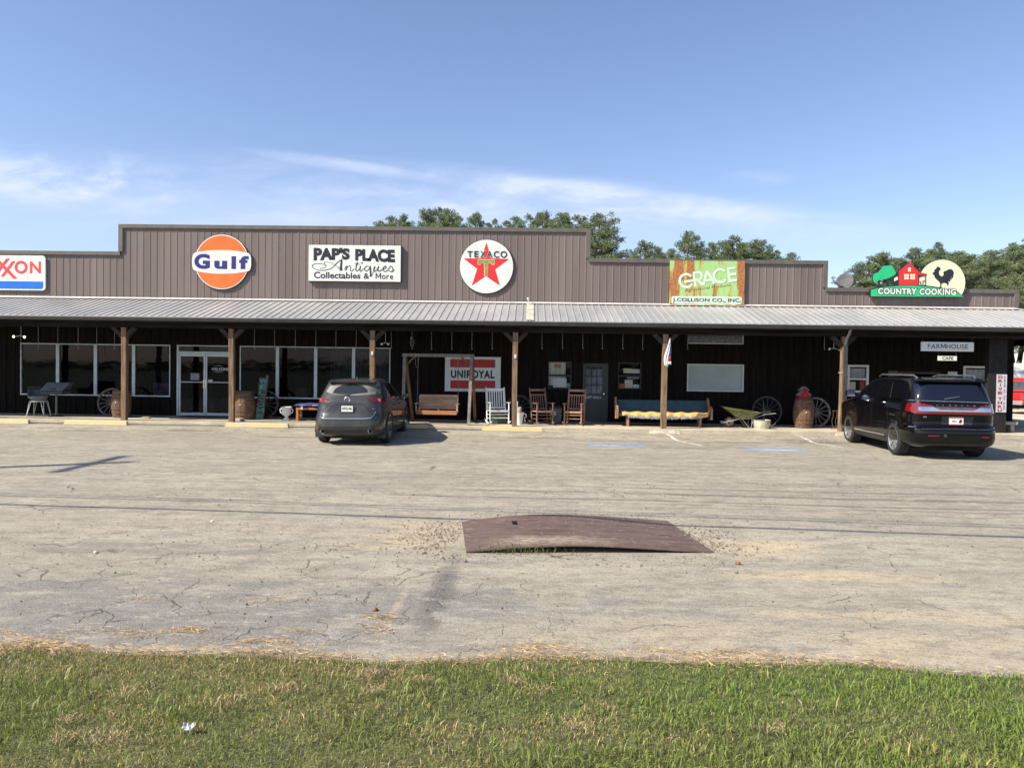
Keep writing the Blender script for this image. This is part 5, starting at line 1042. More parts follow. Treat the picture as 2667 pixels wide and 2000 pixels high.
# rocking chairs
def rocker(px, Y, rz, mat, lab, wdt=.56, H=1.12, seatmat=None, slats=7, sc=1.0):
    o = E('rocking_chair', (fX(px, Y), Y, SLABZ), lab, 'rocking chair', 'rocking chairs on the porch', rz=R(rz)); hw_ = wdt/2; sh = .43; lean = .25
    def bk(z): return .20+lean*(z-sh)
    for s in (-1, 1):
        x = s*hw_
        pts = [(x, -.42+.1*i, .035+.055*((i-4)/4.5)**2*1.6) for i in range(10)]; MB().tube([(p[0], p[1], p[2]-.004) for p in pts], .02, 6).build('rocker', mat, o, local=True)
        MB().tube([(x, -.22, .05), (x, -.23, .66)], [.024, .022], 8).build('leg', mat, o, local=True, smooth=True)
        MB().tube([(x, .17, .05), (x, bk(sh), sh), (x*1.0, bk(H), H), (x, bk(H+.03), H+.035)], [.022, .024, .02, .008], 8).build('back_post', mat, o, local=True, smooth=True)
        MB().beam((x*1.03, -.30, .675), (x*1.02, bk(.66), .665), .075, .022).build('armrest', mat, o, local=True, bevel=.004)
        for zz in (.18, .30): MB().tube([(x, -.22, zz), (x, .175, zz)], .012, 6).build('stretcher', mat, o, local=True)
    MB().box((-hw_+.02, -.25, sh-.03), (hw_-.02, .20, sh)).build('seat', seatmat or mat, o, local=True, bevel=.006); MB().box((-hw_, -.245, sh-.055), (hw_, -.215, sh+.008)).build('front_rail', mat, o, local=True)
    for zz in (.20, .31): MB().tube([(-hw_, -.22, zz), (hw_, -.22, zz)], .013, 6).build('stretcher', mat, o, local=True)
    for zz, hh_ in ((H-.05, .07), (H-.20, .035), (sh+.06, .045)): 
        if slats > 7 and zz == H-.20: continue
        MB().beam((-hw_, bk(zz), zz), (hw_, bk(zz), zz), .02, hh_).build('back_rail', mat, o, local=True)
    top = H-.08 if slats > 7 else H-.20
    for k in range(slats): x = -hw_+wdt*(k+.5+.25*0)/slats; MB().beam((x, bk(sh+.06), sh+.06), (x, bk(top), top), .034 if slats > 7 else .02, .012, up=(0, 1, 0)).build('back_slat', mat, o, local=True)
    o.scale = (sc, sc, sc); return o
wp = M('white_chair_paint', (.74, .74, .70), .6, var=.05); brn = M('brown_chair_wood', (.20, .125, .085), .7, var=.25, vs=5); brl = M('reddish_chair_wood', (.33, .19, .12), .7, var=.2, vs=5)
rocker(1296, 24.12, 17, wp, 'white slatted rocking chair by the post beside the swing frame', .60, 1.12, slats=8, sc=1.0)
rocker(1411, 24.15, 24, brn, 'dark brown rocking chair with a pink seat cushion', .54, 1.12, M('pink_cushion', (.52, .22, .18), .85)); rocker(1496, 24.15, -16, brl, 'reddish brown rocking chair with a woven seat beside the exit door', .54, 1.12, M('woven_seat', (.42, .25, .13), .85, var=.4, vs=30))
tag(MB().box((fX(1281, 24.3), 24.15, SLABZ), (fX(1317, 24.3), 24.55, SLABZ+.33)).build('green_crate', M('dull_green', (.06, .085, .055), .7, var=.2), bevel=.01), 'dull green box on the floor under the white rocking chair', 'box')
# mug planter
o = E('mug_planter', (fX(1352, 23.95), 23.95, SLABZ), 'white mug shaped planter with a curled handle behind the post', 'planter'); MB().lathe([(0, 0), (.09, 0), (.10, .05), (.12, .2), (.15, .36), (.155, .38), (.13, .38), (.1, .30), (0, .28)], n=24, cap=False).build('pot', wp, o, local=True, smooth=True)
MB().tube([(p[0], 0, p[1]) for p in catmull([(.13, .32), (.2, .33), (.22, .26), (.16, .2), (.19, .12), (.14, .1)], 5)], .013, 6).build('handle', wp, o, local=True, smooth=True); MB().tube([(.0, .02, .28), (.02, .02, .52), (.02, .02, .55)], [.07, .065, .03], 10).build('wooden_stub', M('stub_wood', (.33, .27, .20), .8, var=.3), o, local=True, smooth=True); MB().box((-.09, .05, .3), (-.05, .07, .72)).build('stake', wp, o, local=True)
# bin
o = E('trash_bin', (fX(1446, 24.6), 24.6, SLABZ), 'dark grey lidded bin between the two brown rocking chairs', 'bin'); bm_ = M('bin_grey', (.07, .078, .078), .5, var=.12)
MB().add([(-.17, -.17, 0), (.17, -.17, 0), (.17, .17, 0), (-.17, .17, 0), (-.21, -.21, .50), (.21, -.21, .50), (.21, .21, .50), (-.21, .21, .50)], [(0,1,5,4),(1,2,6,5),(2,3,7,6),(3,0,4,7),(0,3,2,1),(4,5,6,7)]).build('bin_body', bm_, o, local=True, bevel=.02); MB().add([(-.225, -.225, .50), (.225, -.225, .50), (.225, .225, .50), (-.225, .225, .50), (-.15, -.15, .57), (.15, -.15, .57), (.15, .15, .57), (-.15, .15, .57)], [(0,1,5,4),(1,2,6,5),(2,3,7,6),(3,0,4,7),(0,3,2,1),(4,5,6,7)]).build('lid', M('bin_lid', (.04, .042, .042), .5), o, local=True, bevel=.015); MB().poly([(-.15, .28), (.02, .28), (.0, .40), (-.15, .40)], -.215, .004).build('sticker', M('pale_sticker', (.45, .46, .40), .7), o, local=True)
# pew
T = TR(1580, 850, .1687, 24.2); x0 = T(170, 0)[0]; x1 = T(1640, 0)[0]; zt2 = T(0, 1130)[1]; zse = T(0, 1310)[1]
o = E('church_pew', ((x0+x1)/2, 24.2, SLABZ), 'long church pew with a dark teal back behind the wooden post', 'bench'); tealm = M('teal_upholstery', (.022, .060, .085), .8, var=.12); pw = M('pew_wood', (.30, .16, .10), .6, var=.2, vs=4)
MB().add([(x0+.06, 24.30, zse), (x1-.10, 24.30, zse), (x1-.10, 24.44, zt2), (x0+.06, 24.44, zt2), (x0+.06, 24.36, zse), (x1-.10, 24.36, zse), (x1-.10, 24.50, zt2), (x0+.06, 24.50, zt2)], [(0,1,2,3),(7,6,5,4),(3,2,6,7),(0,4,5,1),(0,3,7,4),(1,5,6,2)]).build('backrest', tealm, o, bevel=.01)
MB().box((x0+.05, 23.92, zse-.13), (x1-.12, 24.33, zse-.03)).build('seat', M('seat_grey_blue', (.14, .19, .21), .8), o, bevel=.03)
for x in (x0+.0, x1-.06):
    mb = MB(); pf = [(23.88, zse-.20), (23.86, zse+.10), (23.98, zse+.19), (24.30, zse+.22), (24.42, zt2+.08), (24.50, zt2+.08), (24.42, zse+.0), (24.3, zse-.22)]; n_ = len(pf); mb.add([(x-.03, y, z) for y, z in pf]+[(x+.03, y, z) for y, z in pf], [tuple(range(n_)), tuple(range(n_, 2*n_))[::-1]]+[(i, n_+i, n_+(i+1) % n_, (i+1) % n_)[::-1] for i in range(n_)]); mb.build('end_panel', pw, o, bevel=.006)
for u_ in (338, 1448): x = T(u_, 0)[0]; MB().box((x-.035, 23.93, SLABZ), (x+.035, 24.30, zse-.13)).build('leg', pw, o, bevel=.006); 
# yellow cloth with fringe on pew
cl1 = M('mustard_cloth', (.72, .42, .13), .85, var=.12, vs=4); mb = MB(); n_ = 90; xa = T(235, 0)[0]; xb_ = T(1570, 0)[0]; rows = []
for j, (yy, zz) in enumerate(((24.31, zse+.015), (24.12, zse-.015), (23.93, zse-.012), (23.885, zse-.04), (23.875, zse-.105))):
    rows.append([(xa+(xb_-xa)*i/n_+(.12*(i/n_-.5)*(2-j)*.25), yy-(.02*math.sin(i*.55) if j > 2 else 0), zz+(.016*math.sin(i*.42+j*.3) if j < 4 else .028*math.sin(i*.42))+(-.03*math.sin(3.14*i/n_) if j == 4 else 0)) for i in range(n_+1)])
for rr in rows: mb.v += rr
mb.f = [(j*(n_+1)+i, j*(n_+1)+i+1, (j+1)*(n_+1)+i+1, (j+1)*(n_+1)+i) for j in range(4) for i in range(n_)]; mb.m = [0]*len(mb.f)
cr_ = E('bench_cloth', ((xa+xb_)/2, 24.1, zse), 'mustard yellow cloth with grey fringe spread over the pew seat', 'cloth'); mb.build('cloth', cl1, cr_, smooth=2)
mb = MB(); rd = random.Random(2)
for i in range(110):
    u_ = .08+.84*i/109; x = xa+(xb_-xa)*u_; zz = zse-.115-.03*math.sin(3.14*u_); l = rd.uniform(.035, .075)*(1-.3*abs(u_-.5)); mb.add([(x-.009, 23.866, zz+.03), (x+.009, 23.866, zz+.03), (x+.007+rd.uniform(-.006, .006), 23.862, zz-l), (x-.006, 23.862, zz-l)], [(0,1,2,3)])
mb.box((xa+(xb_-xa)*.07, 23.866, zse-.14), (xa+(xb_-xa)*.93, 23.87, zse-.10)); mb.build('fringe', M('grey_fringe', (.36, .37, .34), .9, var=.2), cr_)
# furled flag on post 5
T = TR(1580, 850, .1687, PY-.16); o = E('furled_flag', XZ(1742, 930, PY-.16)[:1]+(PY-.16, XZ(1742, 930, PY-.16)[1]), 'furled white flag with blue and red hanging at the post before the pew', 'flag')
def strip(pts, mat, nm, yo):
    mb = MB(); n_ = len(pts); fr1 = []; 
    for i, (c_, w_, z_) in enumerate(pts):
        for j in range(9): t = j/8; x_, zz_ = T(c_-w_/2+w_*t, z_); fr1.append((x_, PY-.17-yo+.022*math.sin(t*12+i*.35), zz_))
    mb.add(fr1, [(i*9+j, i*9+j+1, (i+1)*9+j+1, (i+1)*9+j) for i in range(n_-1) for j in range(8)]); q_ = mb.build(nm, mat, o, smooth=2); sd_ = q_.modifiers.new('s', 'SOLIDIFY'); sd_.thickness = .006
strip([(977, 8, 190), (968, 26, 260), (955, 44, 330), (940, 62, 400), (922, 66, 470), (917, 60, 530), (918, 56, 590), (940, 16, 625)], M('flag_white', (.70, .70, .68), .8, var=.08), 'white_fold', 0)
strip([(981, 6, 250), (980, 22, 330), (974, 36, 400), (968, 40, 460)], M('flag_blue', (.08, .11, .28), .8), 'blue_fold', .02); strip([(968, 38, 462), (966, 40, 500), (966, 44, 535)], M('flag_red', (.42, .06, .06), .8), 'red_fold', .018); strip([(968, 44, 540), (968, 46, 575), (975, 30, 592)], M('flag_white', (.7, .7, .68), .8), 'white_fold', .015)
# wheelbarrow
T = TR(1850, 850, .16876, 24.0); Tf = lambda u_, v_, y: TR(1850, 850, .16876, y)(u_, v_)
o = E('wheelbarrow', (T(550, 0)[0], 24.0, SLABZ), 'old moss green wheelbarrow with grey tube handles beside the round tub', 'wheelbarrow'); grn = M('moss_green_paint', (.17, .18, .055), .7, var=.3, vs=6, fine=.2); tub_ = M('grey_tube', (.26, .25, .23), .5, .3, var=.2)
tp = [T(200, 1250), T(735, 1330)]; bt = [T(415, 1415), T(640, 1405)]
vs_ = []; 
for (x, z), hw_ in ((tp[0], .30), (tp[1], .30)): vs_ += [(x, 24.0-hw_, z), (x, 24.0+hw_, z+.02)]
for (x, z), hw_ in ((bt[0], .17), (bt[1], .17)): vs_ += [(x, 24-hw_, z), (x, 24+hw_, z)]
mb = MB(); mb.add(vs_, [(0, 4, 6, 2), (3, 7, 5, 1), (1, 5, 4, 0), (2, 6, 7, 3), (4, 5, 7, 6)]); q_ = mb.build('tray', grn, o); sd_ = q_.modifiers.new('s', 'SOLIDIFY'); sd_.thickness = .012
MB().tube([vs_[0], vs_[2], vs_[3], vs_[1]], .012, 6, closed=True).build('tray_rim', grn, o)
MB().tube([(T(285, 0)[0], 24.0, SLABZ+.17+.14*math.sin(0))] if False else [(T(285, 1480)[0]+.135*math.cos(t), 24.0, SLABZ+.16+.135*math.sin(t)) for t in np.linspace(0, 6.283, 29)[:-1]], .028, 8, closed=True).build('tyre', M('old_rubber', (.05, .048, .045), .8, var=.3), o, smooth=True)
MB().lathe([(.11, -.012), (.11, .012), (.04, .03), (.04, -.03), (.11, -.012)], (T(285, 1480)[0], 24.0, SLABZ+.16), 18, 'y', cap=False).build('wheel_disc', M('rusty_disc', (.16, .12, .09), .7, var=.3), o)
for s in (-1, 1):
    pts = [T(155, 1482)+(0,), T(230, 1478)+(0,), T(345, 1448)+(0,), T(405, 1425)+(0,), T(660, 1412)+(0,), T(700, 1395)+(0,), T(810, 1352)+(0,), T(970, 1336)+(0,)]
    MB().tube([(p[0], 24.0+s*(.05+.21*i/7), p[1]+(.03 if s > 0 else 0)) for i, p in enumerate(pts)], .017, 7).build('handle_tube', tub_, o, smooth=True)
    a = T(470, 1432); b_ = T(575, 1572); c_ = T(608, 1540); d_ = T(618, 1425); yy = 24+s*.2; MB().tube([(a[0], yy, a[1]), (b_[0], yy, SLABZ+.012), (c_[0], yy, c_[1]), (d_[0], yy, d_[1])], .012, 6).build('leg', tub_, o)
# tub
o = E('metal_tub', (T(800, 0)[0], 23.85, SLABZ), 'round pale galvanised tub under the wheelbarrow handles', 'tub'); tm = M('galvanised_tub', (.48, .47, .37), .55, .25, var=.12)
MB().lathe([(0, .01), (.225, 0), (.232, .02), (.24, .10), (.246, .105), (.243, .115), (.248, .17), (.254, .175), (.250, .185), (.256, .25), (.268, .262), (.256, .268), (.245, .25), (.225, .03), (0, .03)], n=40, cap=False).build('tub_wall', tm, o, smooth=True, local=True); MB().tube([(-.26, 0, .2), (-.285, 0, .17), (-.26, 0, .13)], .008, 6).build('handle', tm, o, local=True)
# crank piece
a = T(962, 1490); b_ = T(995, 1538); c_ = T(1058, 1500); p = T(890, 1300); q = T(880, 1200); tag(MB().tube([(a[0], 24.35, a[1]), (b_[0], 24.3, SLABZ+.02), (c_[0], 24.3, c_[1])], .014, 6).build('iron_hook', wd2), 'bent iron piece lying on the slab between tub and barrel', 'iron piece')
tag(MB().tube([(p[0]+.03*math.cos(t), 24.4, p[1]+.04*math.sin(t)) for t in np.linspace(0, 6.283, 13)[:-1]], .009, 6, closed=True).tube([(p[0], 24.4, p[1]+.04), (q[0], 24.42, q[1])], .008, 6).tube([(p[0], 24.4, p[1]-.04), (p[0]+.02, 24.4, SLABZ)], .01, 6).build('pump_rod', wd2), 'slim grey iron rod with a ring standing behind the tub', 'iron piece')
# birdhouse on the barrel
Tb = TR(1850, 850, .16876, 24.1); o = E('birdhouse', (fX(2092, 24.42)-.01, 24.42, SLABZ+.946), 'red two-tier birdhouse with pale roofs standing on the barrel', 'birdhouse'); rdm = M('barn_red', (.40, .015, .025), .6, var=.12); rfm = M('pale_roof', (.33, .30, .31), .6)
def gable(mb, w_, z0, z1, zp, y0, y1): mb.poly([(-w_, z0), (w_, z0), (w_, z1), (0, zp), (-w_, z1)], y0, y1-y0)
mb = MB(); gable(mb, .175, 0, .075, .21, -.13, .12); gable(mb, .085, .17, .245, .33, -.10, .09); mb.build('house_body', rdm, o, local=True)
for s in (-1, 1): MB().beam((s*.06, 0, .20+.005), (s*.205, 0, .078), .27, .016, up=(0, 0, 1)).build('lower_roof', rfm, o, local=True); MB().beam((0, 0, .355), (s*.14, 0, .235), .24, .016).build('upper_roof', rfm, o, local=True)
mb = MB(); mb.lathe([(0, 0), (.017, 0), (.017, -.004), (0, -.004)], (0, -.103, .25), 12, 'y', cap=False); mb.build('entry_hole', sbl, o, local=True); MB().box((-.03, -.155, .075), (.03, -.13, .085)).build('perch', rfm, o, local=True)
# iron plant stand
T = TR(1850, 850, .16876, 24.1); o = E('iron_stand', (T(1930, 0)[0], 24.1, SLABZ), 'curly rusty iron plant stand left of the log post', 'plant stand'); irn = M('rusty_iron', (.12, .06, .045), .7, var=.3)
mb = MB()
for u_ in (1885, 1940, 1985): mb.tube([(p[0], 24.1, p[1]) for p in [T(*q) for q in catmull([(u_+12, 1300), (u_+14, 1380), (u_-8, 1450), (u_+2, 1540), (u_-10, 1575)], 4)]], .009, 5)
mb.build('leg', irn, o); mb = MB(); a = T(1880, 1305); c_ = T(1990, 1305); mb.tube([(a[0], 24.1, a[1]), (c_[0], 24.1, c_[1])], .01, 5); a = T(1890, 1550); c_ = T(1985, 1550); mb.tube([(a[0], 24.1, a[1]), (c_[0], 24.1, c_[1])], .009, 5); mb.tube([(T(1862, 1572)[0]+.035*math.cos(t), 24.05, T(0, 1565)[1]+.035*math.sin(t)) for t in np.linspace(0, 5, 14)], .008, 5); mb.build('crossbar', irn, o)
# concrete bench at the right end
xa, xb_ = fX(2578, 24.0, 1110), fX(2636, 24.0, 1110); o = E('concrete_bench', ((xa+xb_)/2, 24, SLABZ), 'grey concrete bench at the foot of the end pier', 'bench'); cg = M('bench_concrete', (.30, .29, .25), .9, var=.15)
zb2 = W(2620, 1098, 23.8).z; MB().box((xa, 23.7, zb2-.09), (xb_, 24.15, zb2)).build('seat', cg, o, bevel=.015)
for x in (xa+.15, xb_-.12): MB().box((x-.06, 23.78, SLABZ), (x+.06, 24.08, zb2-.09)).build('leg', cg, o, bevel=.015)
# bent steel plate
o_m = bpy.data.materials.new('rusty_steel_plate'); nt, b = nodes(o_m); tc = nt.nodes.new('ShaderNodeTexCoord').outputs['Object']; spx = nt.nodes.new('ShaderNodeSeparateXYZ'); nt.links.new(tc, spx.inputs[0])
q1 = noise(nt, mapv(nt, tc, (.8, 4, 1)), 2.2, 6, .6); q2 = noise(nt, mapv(nt, tc, (1, 3, 1)), 9, 5, .7)
c = mixc(nt, ramp(nt, q1, .3, .7), (.100, .060, .045), (.172, .115, .088)); c = mixc(nt, ramp(nt, q2, .56, .70, 0, .8), c, (.42, .34, .25))
dy = mth(nt, 'ABSOLUTE', mth(nt, 'SUBTRACT', mth(nt, 'SUBTRACT', spx.outputs[1], .38), mth(nt, 'MULTIPLY', mth(nt, 'SUBTRACT', q1, .5), .3))); dx_ = mth(nt, 'ABSOLUTE', mth(nt, 'SUBTRACT', spx.outputs[0], .95))
c = mixc(nt, mth(nt, 'MULTIPLY', mth(nt, 'MULTIPLY', mth(nt, 'MULTIPLY', ramp(nt, dy, .34, .04), ramp(nt, q2, .35, .6)), ramp(nt, dx_, 1.0, .2)), .75), c, (.48, .38, .26)); nt.links.new(c, b.inputs['Base Color']); b.inputs['Roughness'].default_value = .6; b.inputs['Metallic'].default_value = .1; bump(nt, b, q2, .003)
fl = G(1214, 1440, .0); frr = G(1860, 1440, .0); bl = G(1203, 1361, .0); br = G(1738, 1358, .0); o = E('steel_plate', (fl.x, fl.y, 0), 'rusty brown steel plate bent upward on the asphalt', 'steel plate')
mb = MB(); n_ = 40; m_ = 16
def PL(u_, v_):
    p = (fl*(1-u_)+frr*u_)*(1-v_)+(bl*(1-u_)+br*u_)*v_; h = .095*math.sin(math.pi*min(1, u_**.8))**1.1*(.55+.45*v_)+.012; 
    if v_ < .3: h += .022*(1-v_/.3)*math.exp(-((u_-.45)/.3)**2)
    return (p.x, p.y, h)
for th_ in (0, -.012): mb.v += [(x, y, z+th_) for x, y, z in [PL(i/n_, j/m_) for j in range(m_+1) for i in range(n_+1)]]
K = (n_+1)*(m_+1); f1 = [(j*(n_+1)+i, j*(n_+1)+i+1, (j+1)*(n_+1)+i+1, (j+1)*(n_+1)+i) for j in range(m_) for i in range(n_) if not (j == 12 and i in (9,)) and not (j == 11 and i in (9,))]
mb.f = f1+[tuple(i+K for i in f)[::-1] for f in f1]+[(i, K+i, K+i+1, i+1) for i in range(n_)]+[(m_*(n_+1)+i, m_*(n_+1)+i+1, K+m_*(n_+1)+i+1, K+m_*(n_+1)+i) for i in range(n_)]+[(j*(n_+1), (j+1)*(n_+1), K+(j+1)*(n_+1), K+j*(n_+1)) for j in range(m_)]+[(j*(n_+1)+n_, K+j*(n_+1)+n_, K+(j+1)*(n_+1)+n_, (j+1)*(n_+1)+n_) for j in range(m_)]; mb.m = [0]*len(mb.f)
mb.build('plate_sheet', o_m, o, smooth=True)
sp_ = []
for _ in range(260):
    u_, v_ = (random.uniform(.45, .97), random.gauss(.80, .12)) if random.random() < .7 else (random.random(), random.random()); v_ = min(.98, max(.05, v_)); q_ = PL(u_, v_); sp_.append((q_[0], q_[1], q_[2], random.uniform(.003, .010)))
pebbles('gravel', sp_, MATS['gravel_stone'], 'loose grit lying on top of the bent steel plate', 'gravel')
pts_ = [blades(420, .0-.75+0, .9, 8.38, 8.62, (.05, .17), (.004, .009), (.3, 1.3), lambda x, y, n: np.array([.12, .17, .045])*(.7+.7*rng.random((n, 1))), lambda x, y: np.exp(-((x+.05)/.42)**2), .005)]
tag(np_mesh('weed_tuft', pts_[0][0], 4, pts_[0][1], gr), 'tuft of green grass growing from under the front of the steel plate', 'grass', kind='stuff')
# litter and single stones
p = G(490, 1893, .05); mb = MB(); rd = random.Random(4); n_ = 9
for j in range(4):
    for i in range(n_): mb.v.append((p.x-.032+.066*i/(n_-1)+rd.uniform(-.006, .006), p.y-.012+.011*j, .035+.007*math.sin(i*1.7+j)*1+.006*j+rd.uniform(0, .012)+.012*((i-4)/4)**2))
mb.f = [(j*n_+i, j*n_+i+1, (j+1)*n_+i+1, (j+1)*n_+i) for j in range(3) for i in range(n_-1)]; mb.m = [0]*len(mb.f); q_ = mb.build('plastic_scrap', M('white_plastic_film', (.5, .51, .51), .35, var=.05)); sd_ = q_.modifiers.new('s', 'SOLIDIFY'); sd_.thickness = .004; tag(q_, 'crumpled white plastic scrap lying in the grass', 'litter')
def stone(px, py, r_, mat, lab):
    p = G(px, py, .0); bmx = bmesh.new(); rd = random.Random(px); bmesh.ops.create_icosphere(bmx, subdivisions=2, radius=r_)
    for v in bmx.verts: v.co *= rd.uniform(.85, 1.15); v.co.z *= .7
    me = bpy.data.meshes.new('stone'); bmx.to_mesh(me); bmx.free(); me.materials.append(mat); o = bpy.data.objects.new('stone', me); COL.objects.link(o); o.location = (p.x, p.y, r_*.5); tag(o, lab, 'stone')
ws = M('pale_stone', (.55, .52, .46), .85); rs = M('red_stone', (.22, .10, .06), .85)
stone(249, 1440, .022, ws, 'pale stone in the dark patch at the left of the lot'); stone(553, 1360, .024, ws, 'pale stone just below the cable shadows'); stone(977, 1590, .024, rs, 'reddish brown lump on the asphalt near the straw'); stone(1066, 1298, .02, rs, 'small dark stone beyond the cable shadows'); stone(1922, 1470, .03, rs, 'brown stone at the left end of the sand drift')
# ================================================================ utility pole and cables (shadows cross the lot)
pm = M('pole_wood', (.13, .10, .08), .9, var=.25); px_, py_ = -20.6, 9.1
o = E('utility_pole', (px_, py_, -.05), 'wooden utility pole with a crossarm beside the lot', 'utility pole'); MB().tube([(0, 0, 0), (0, 0, 12.6)], [.17, .12], 14).build('pole', pm, o, local=True, smooth=True); MB().box((-.06, -1.25, 11.9), (.06, 1.25, 12.05)).build('crossarm', pm, o, local=True); 
for yy in (-1.1, -.4, 1.1): MB().lathe([(0, 0), (.05, 0), (.06, .06), (.03, .14), (0, .15)], (0, yy, 12.05), 10, cap=False).build('insulator', wd1, o, local=True)
for k, (h, Ys, rr, sl2) in enumerate(((6.3, 10.35, .042, -.068), (6.9, 10.98, .022, -.072), (7.05, 11.15, .018, -.070), (12.2, 14.2, .012, -.02), (12.2, 16.3, .012, -.02))):
    dy_ = .508*h; f_ = lambda X: Ys+sl2*(X)-dy_
    y0 = f_(px_+h); mb = MB(); mb.tube([(x, f_(x+h), h+.12*((x)/26)**2-.1) for x in np.linspace(px_, 34, 14)], rr, 6)
    tag(mb.build('overhead_cable', M('cable_black', (.03, .03, .03), .6), smooth=True), 'black overhead cable running along the road above the verge', 'cable', 'overhead cables')
# ================================================================ vehicles
def lerp_levels(lv, n=4):
    c = catmull(lv, n); out = []
    for p in c:
        if not out or p[0] > out[-1][0]+1e-4: out.append(p)
    return out
class Shell:
    """body surface as a stack of rounded plan outlines; level = (z, y_rear, y_front, half_width, exponent)"""
    def __init__(s, lv): s.lv = lerp_levels(lv)
    def at(s, z):
        L = s.lv
        if z <= L[0][0]: return L[0][1:]
        for a, b in zip(L, L[1:]):
            if z <= b[0]: t = (z-a[0])/(b[0]-a[0]); return tuple(p+(q-p)*t for p, q in zip(a[1:], b[1:]))
        return L[-1][1:]
    def ring(s, z, N_=72, extra=None):
        yr, yf, hw, n = s.at(z); yc = (yr+yf)/2; L = (yf-yr)/2; out = []
        for k in range(N_):
            t = 2*math.pi*(k+.5)/N_; c, d = math.cos(t), math.sin(t)
            r = (abs(c)**n+abs(d)**n)**(-1/n); out.append((hw*c*r, yc+L*d*r, z))
        return out
    def endy(s, x, z, front=False):
        yr, yf, hw, n = s.at(z); yc = (yr+yf)/2; L = (yf-yr)/2; q = L*(max(0, 1-min(1, abs(x)/hw)**n))**(1/n)
        return yc+q if front else yc-q
    def sidex(s, y, z):
        yr, yf, hw, n = s.at(z); yc = (yr+yf)/2; L = (yf-yr)/2; return hw*(max(0, 1-min(1, abs(y-yc)/L)**n))**(1/n)
    def body(s, name, mat, par, wells, r, wellmat):
        mb = MB(); N_ = 72; zs_ = [l[0] for l in s.lv]; rg = [s.ring(z, N_) for z in zs_]
        mb.add([p for g_ in rg for p in g_], [(i*N_+j, i*N_+(j+1) % N_, (i+1)*N_+(j+1) % N_, (i+1)*N_+j) for i in range(len(rg)-1) for j in range(N_)]+[tuple(range(N_))[::-1], tuple((len(rg)-1)*N_+j for j in range(N_))])
        o = mb.build(name, [mat, wellmat], par, smooth=True, local=True)
        cut = MB()
        for (x, y, z) in wells:
            a = [(x-.30, y+r*math.cos(t), z+r*math.sin(t)) for t in np.linspace(0, 6.2832, 37)[:-1]]; b_ = [(x+.30, p[1], p[2]) for p in a]; n_ = 36
            cut.add(a+b_, [tuple(range(n_)), tuple(range(n_, 2*n_))[::-1]]+[(i, n_+i, n_+(i+1) % n_, (i+1) % n_)[::1] for i in range(n_)], 1)
        co = cut.build('cut', [mat, wellmat]); bmx = bmesh.new(); bmx.from_mesh(co.data); bmesh.ops.recalc_face_normals(bmx, faces=bmx.faces); bmx.to_mesh(co.data); bmx.free()
        bmx = bmesh.new(); bmx.from_mesh(o.data); bmesh.ops.recalc_face_normals(bmx, faces=bmx.faces); bmx.to_mesh(o.data); bmx.free()
        md = o.modifiers.new('w', 'BOOLEAN'); md.operation = 'DIFFERENCE'; md.object = co; md.solver = 'EXACT'
        bpy.context.view_layer.update(); dg = bpy.context.evaluated_depsgraph_get(); me = bpy.data.meshes.new_from_object(o.evaluated_get(dg))
        o.modifiers.clear(); o.data = me; me.polygons.foreach_set('use_smooth', [True]*len(me.polygons)); me.set_sharp_from_angle(angle=R(35))
        bpy.data.objects.remove(co); return o
    def patch(s, pts, face, mat, name, par, off=.006, step=.09, th=.0):
        bmx = bmesh.new(); f = bmx.faces.new([bmx.verts.new((a, 0, b_)) for a, b_ in pts])
        bmesh.ops.triangulate(bmx, faces=[f])
        for ax in (0, 2):
            lo = min(p[0 if ax == 0 else 1] for p in pts); hi = max(p[0 if ax == 0 else 1] for p in pts); k = lo+step
            while k < hi:
                co = [0, 0, 0]; co[ax] = k; nn = [0, 0, 0]; nn[ax] = 1
                bmesh.ops.bisect_plane(bmx, geom=bmx.verts[:]+bmx.edges[:]+bmx.faces[:], plane_co=co, plane_no=nn); k += step
        for v in bmx.verts:
            a, b_ = v.co.x, v.co.z
            if face == 'rear': v.co = (a, s.endy(a, b_)-off, b_)
            elif face == 'front': v.co = (a, s.endy(a, b_, True)+off, b_)
            else:
                sg = 1 if face == 'right' else -1; v.co = (sg*(s.sidex(a, b_)+off), a, b_)
        me = bpy.data.meshes.new(name); bmx.to_mesh(me); bmx.free(); me.materials.append(mat); me.polygons.foreach_set('use_smooth', [True]*len(me.polygons))
        # outward winding
        o = bpy.data.objects.new(name, me); COL.objects.link(o); o.parent = par
        if th: m_ = o.modifiers.new('s', 'SOLIDIFY'); m_.thickness = th; m_.offset = 0
        return o
def paint(name, col, metal=.5, rough=.3, coat=1.0, dust=0.0):
    m = bpy.data.materials.new(name); nt, b = nodes(m); tc = nt.nodes.new('ShaderNodeTexCoord').outputs['Object']
    c = mixc(nt, ramp(nt, noise(nt, tc, 2.5, 5), .4, .75, 0, dust), col, (.30, .27, .22)); nt.links.new(c, b.inputs['Base Color'])
    b.inputs['Metallic'].default_value = metal; b.inputs['Roughness'].default_value = rough; b.inputs['Coat Weight'].default_value = coat; b.inputs['Coat Roughness'].default_value = .03; b.inputs['Specular IOR Level'].default_value = .05; b.inputs['Coat IOR'].default_value = 1.45; return m
def dglass(name, col, dust=0.0):
    m = bpy.data.materials.new(name); nt, b = nodes(m); tc = nt.nodes.new('ShaderNodeTexCoord').outputs['Object']; k = ramp(nt, noise(nt, tc, 3, 4), .3, .7, dust*.6, dust)
    nt.links.new(mixc(nt, k, col, (.36, .33, .27)), b.inputs['Base Color']); nt.links.new(mth(nt, 'MULTIPLY_ADD', k, 1.2, .03), b.inputs['Roughness']); b.inputs['Specular IOR Level'].default_value = .7; return m
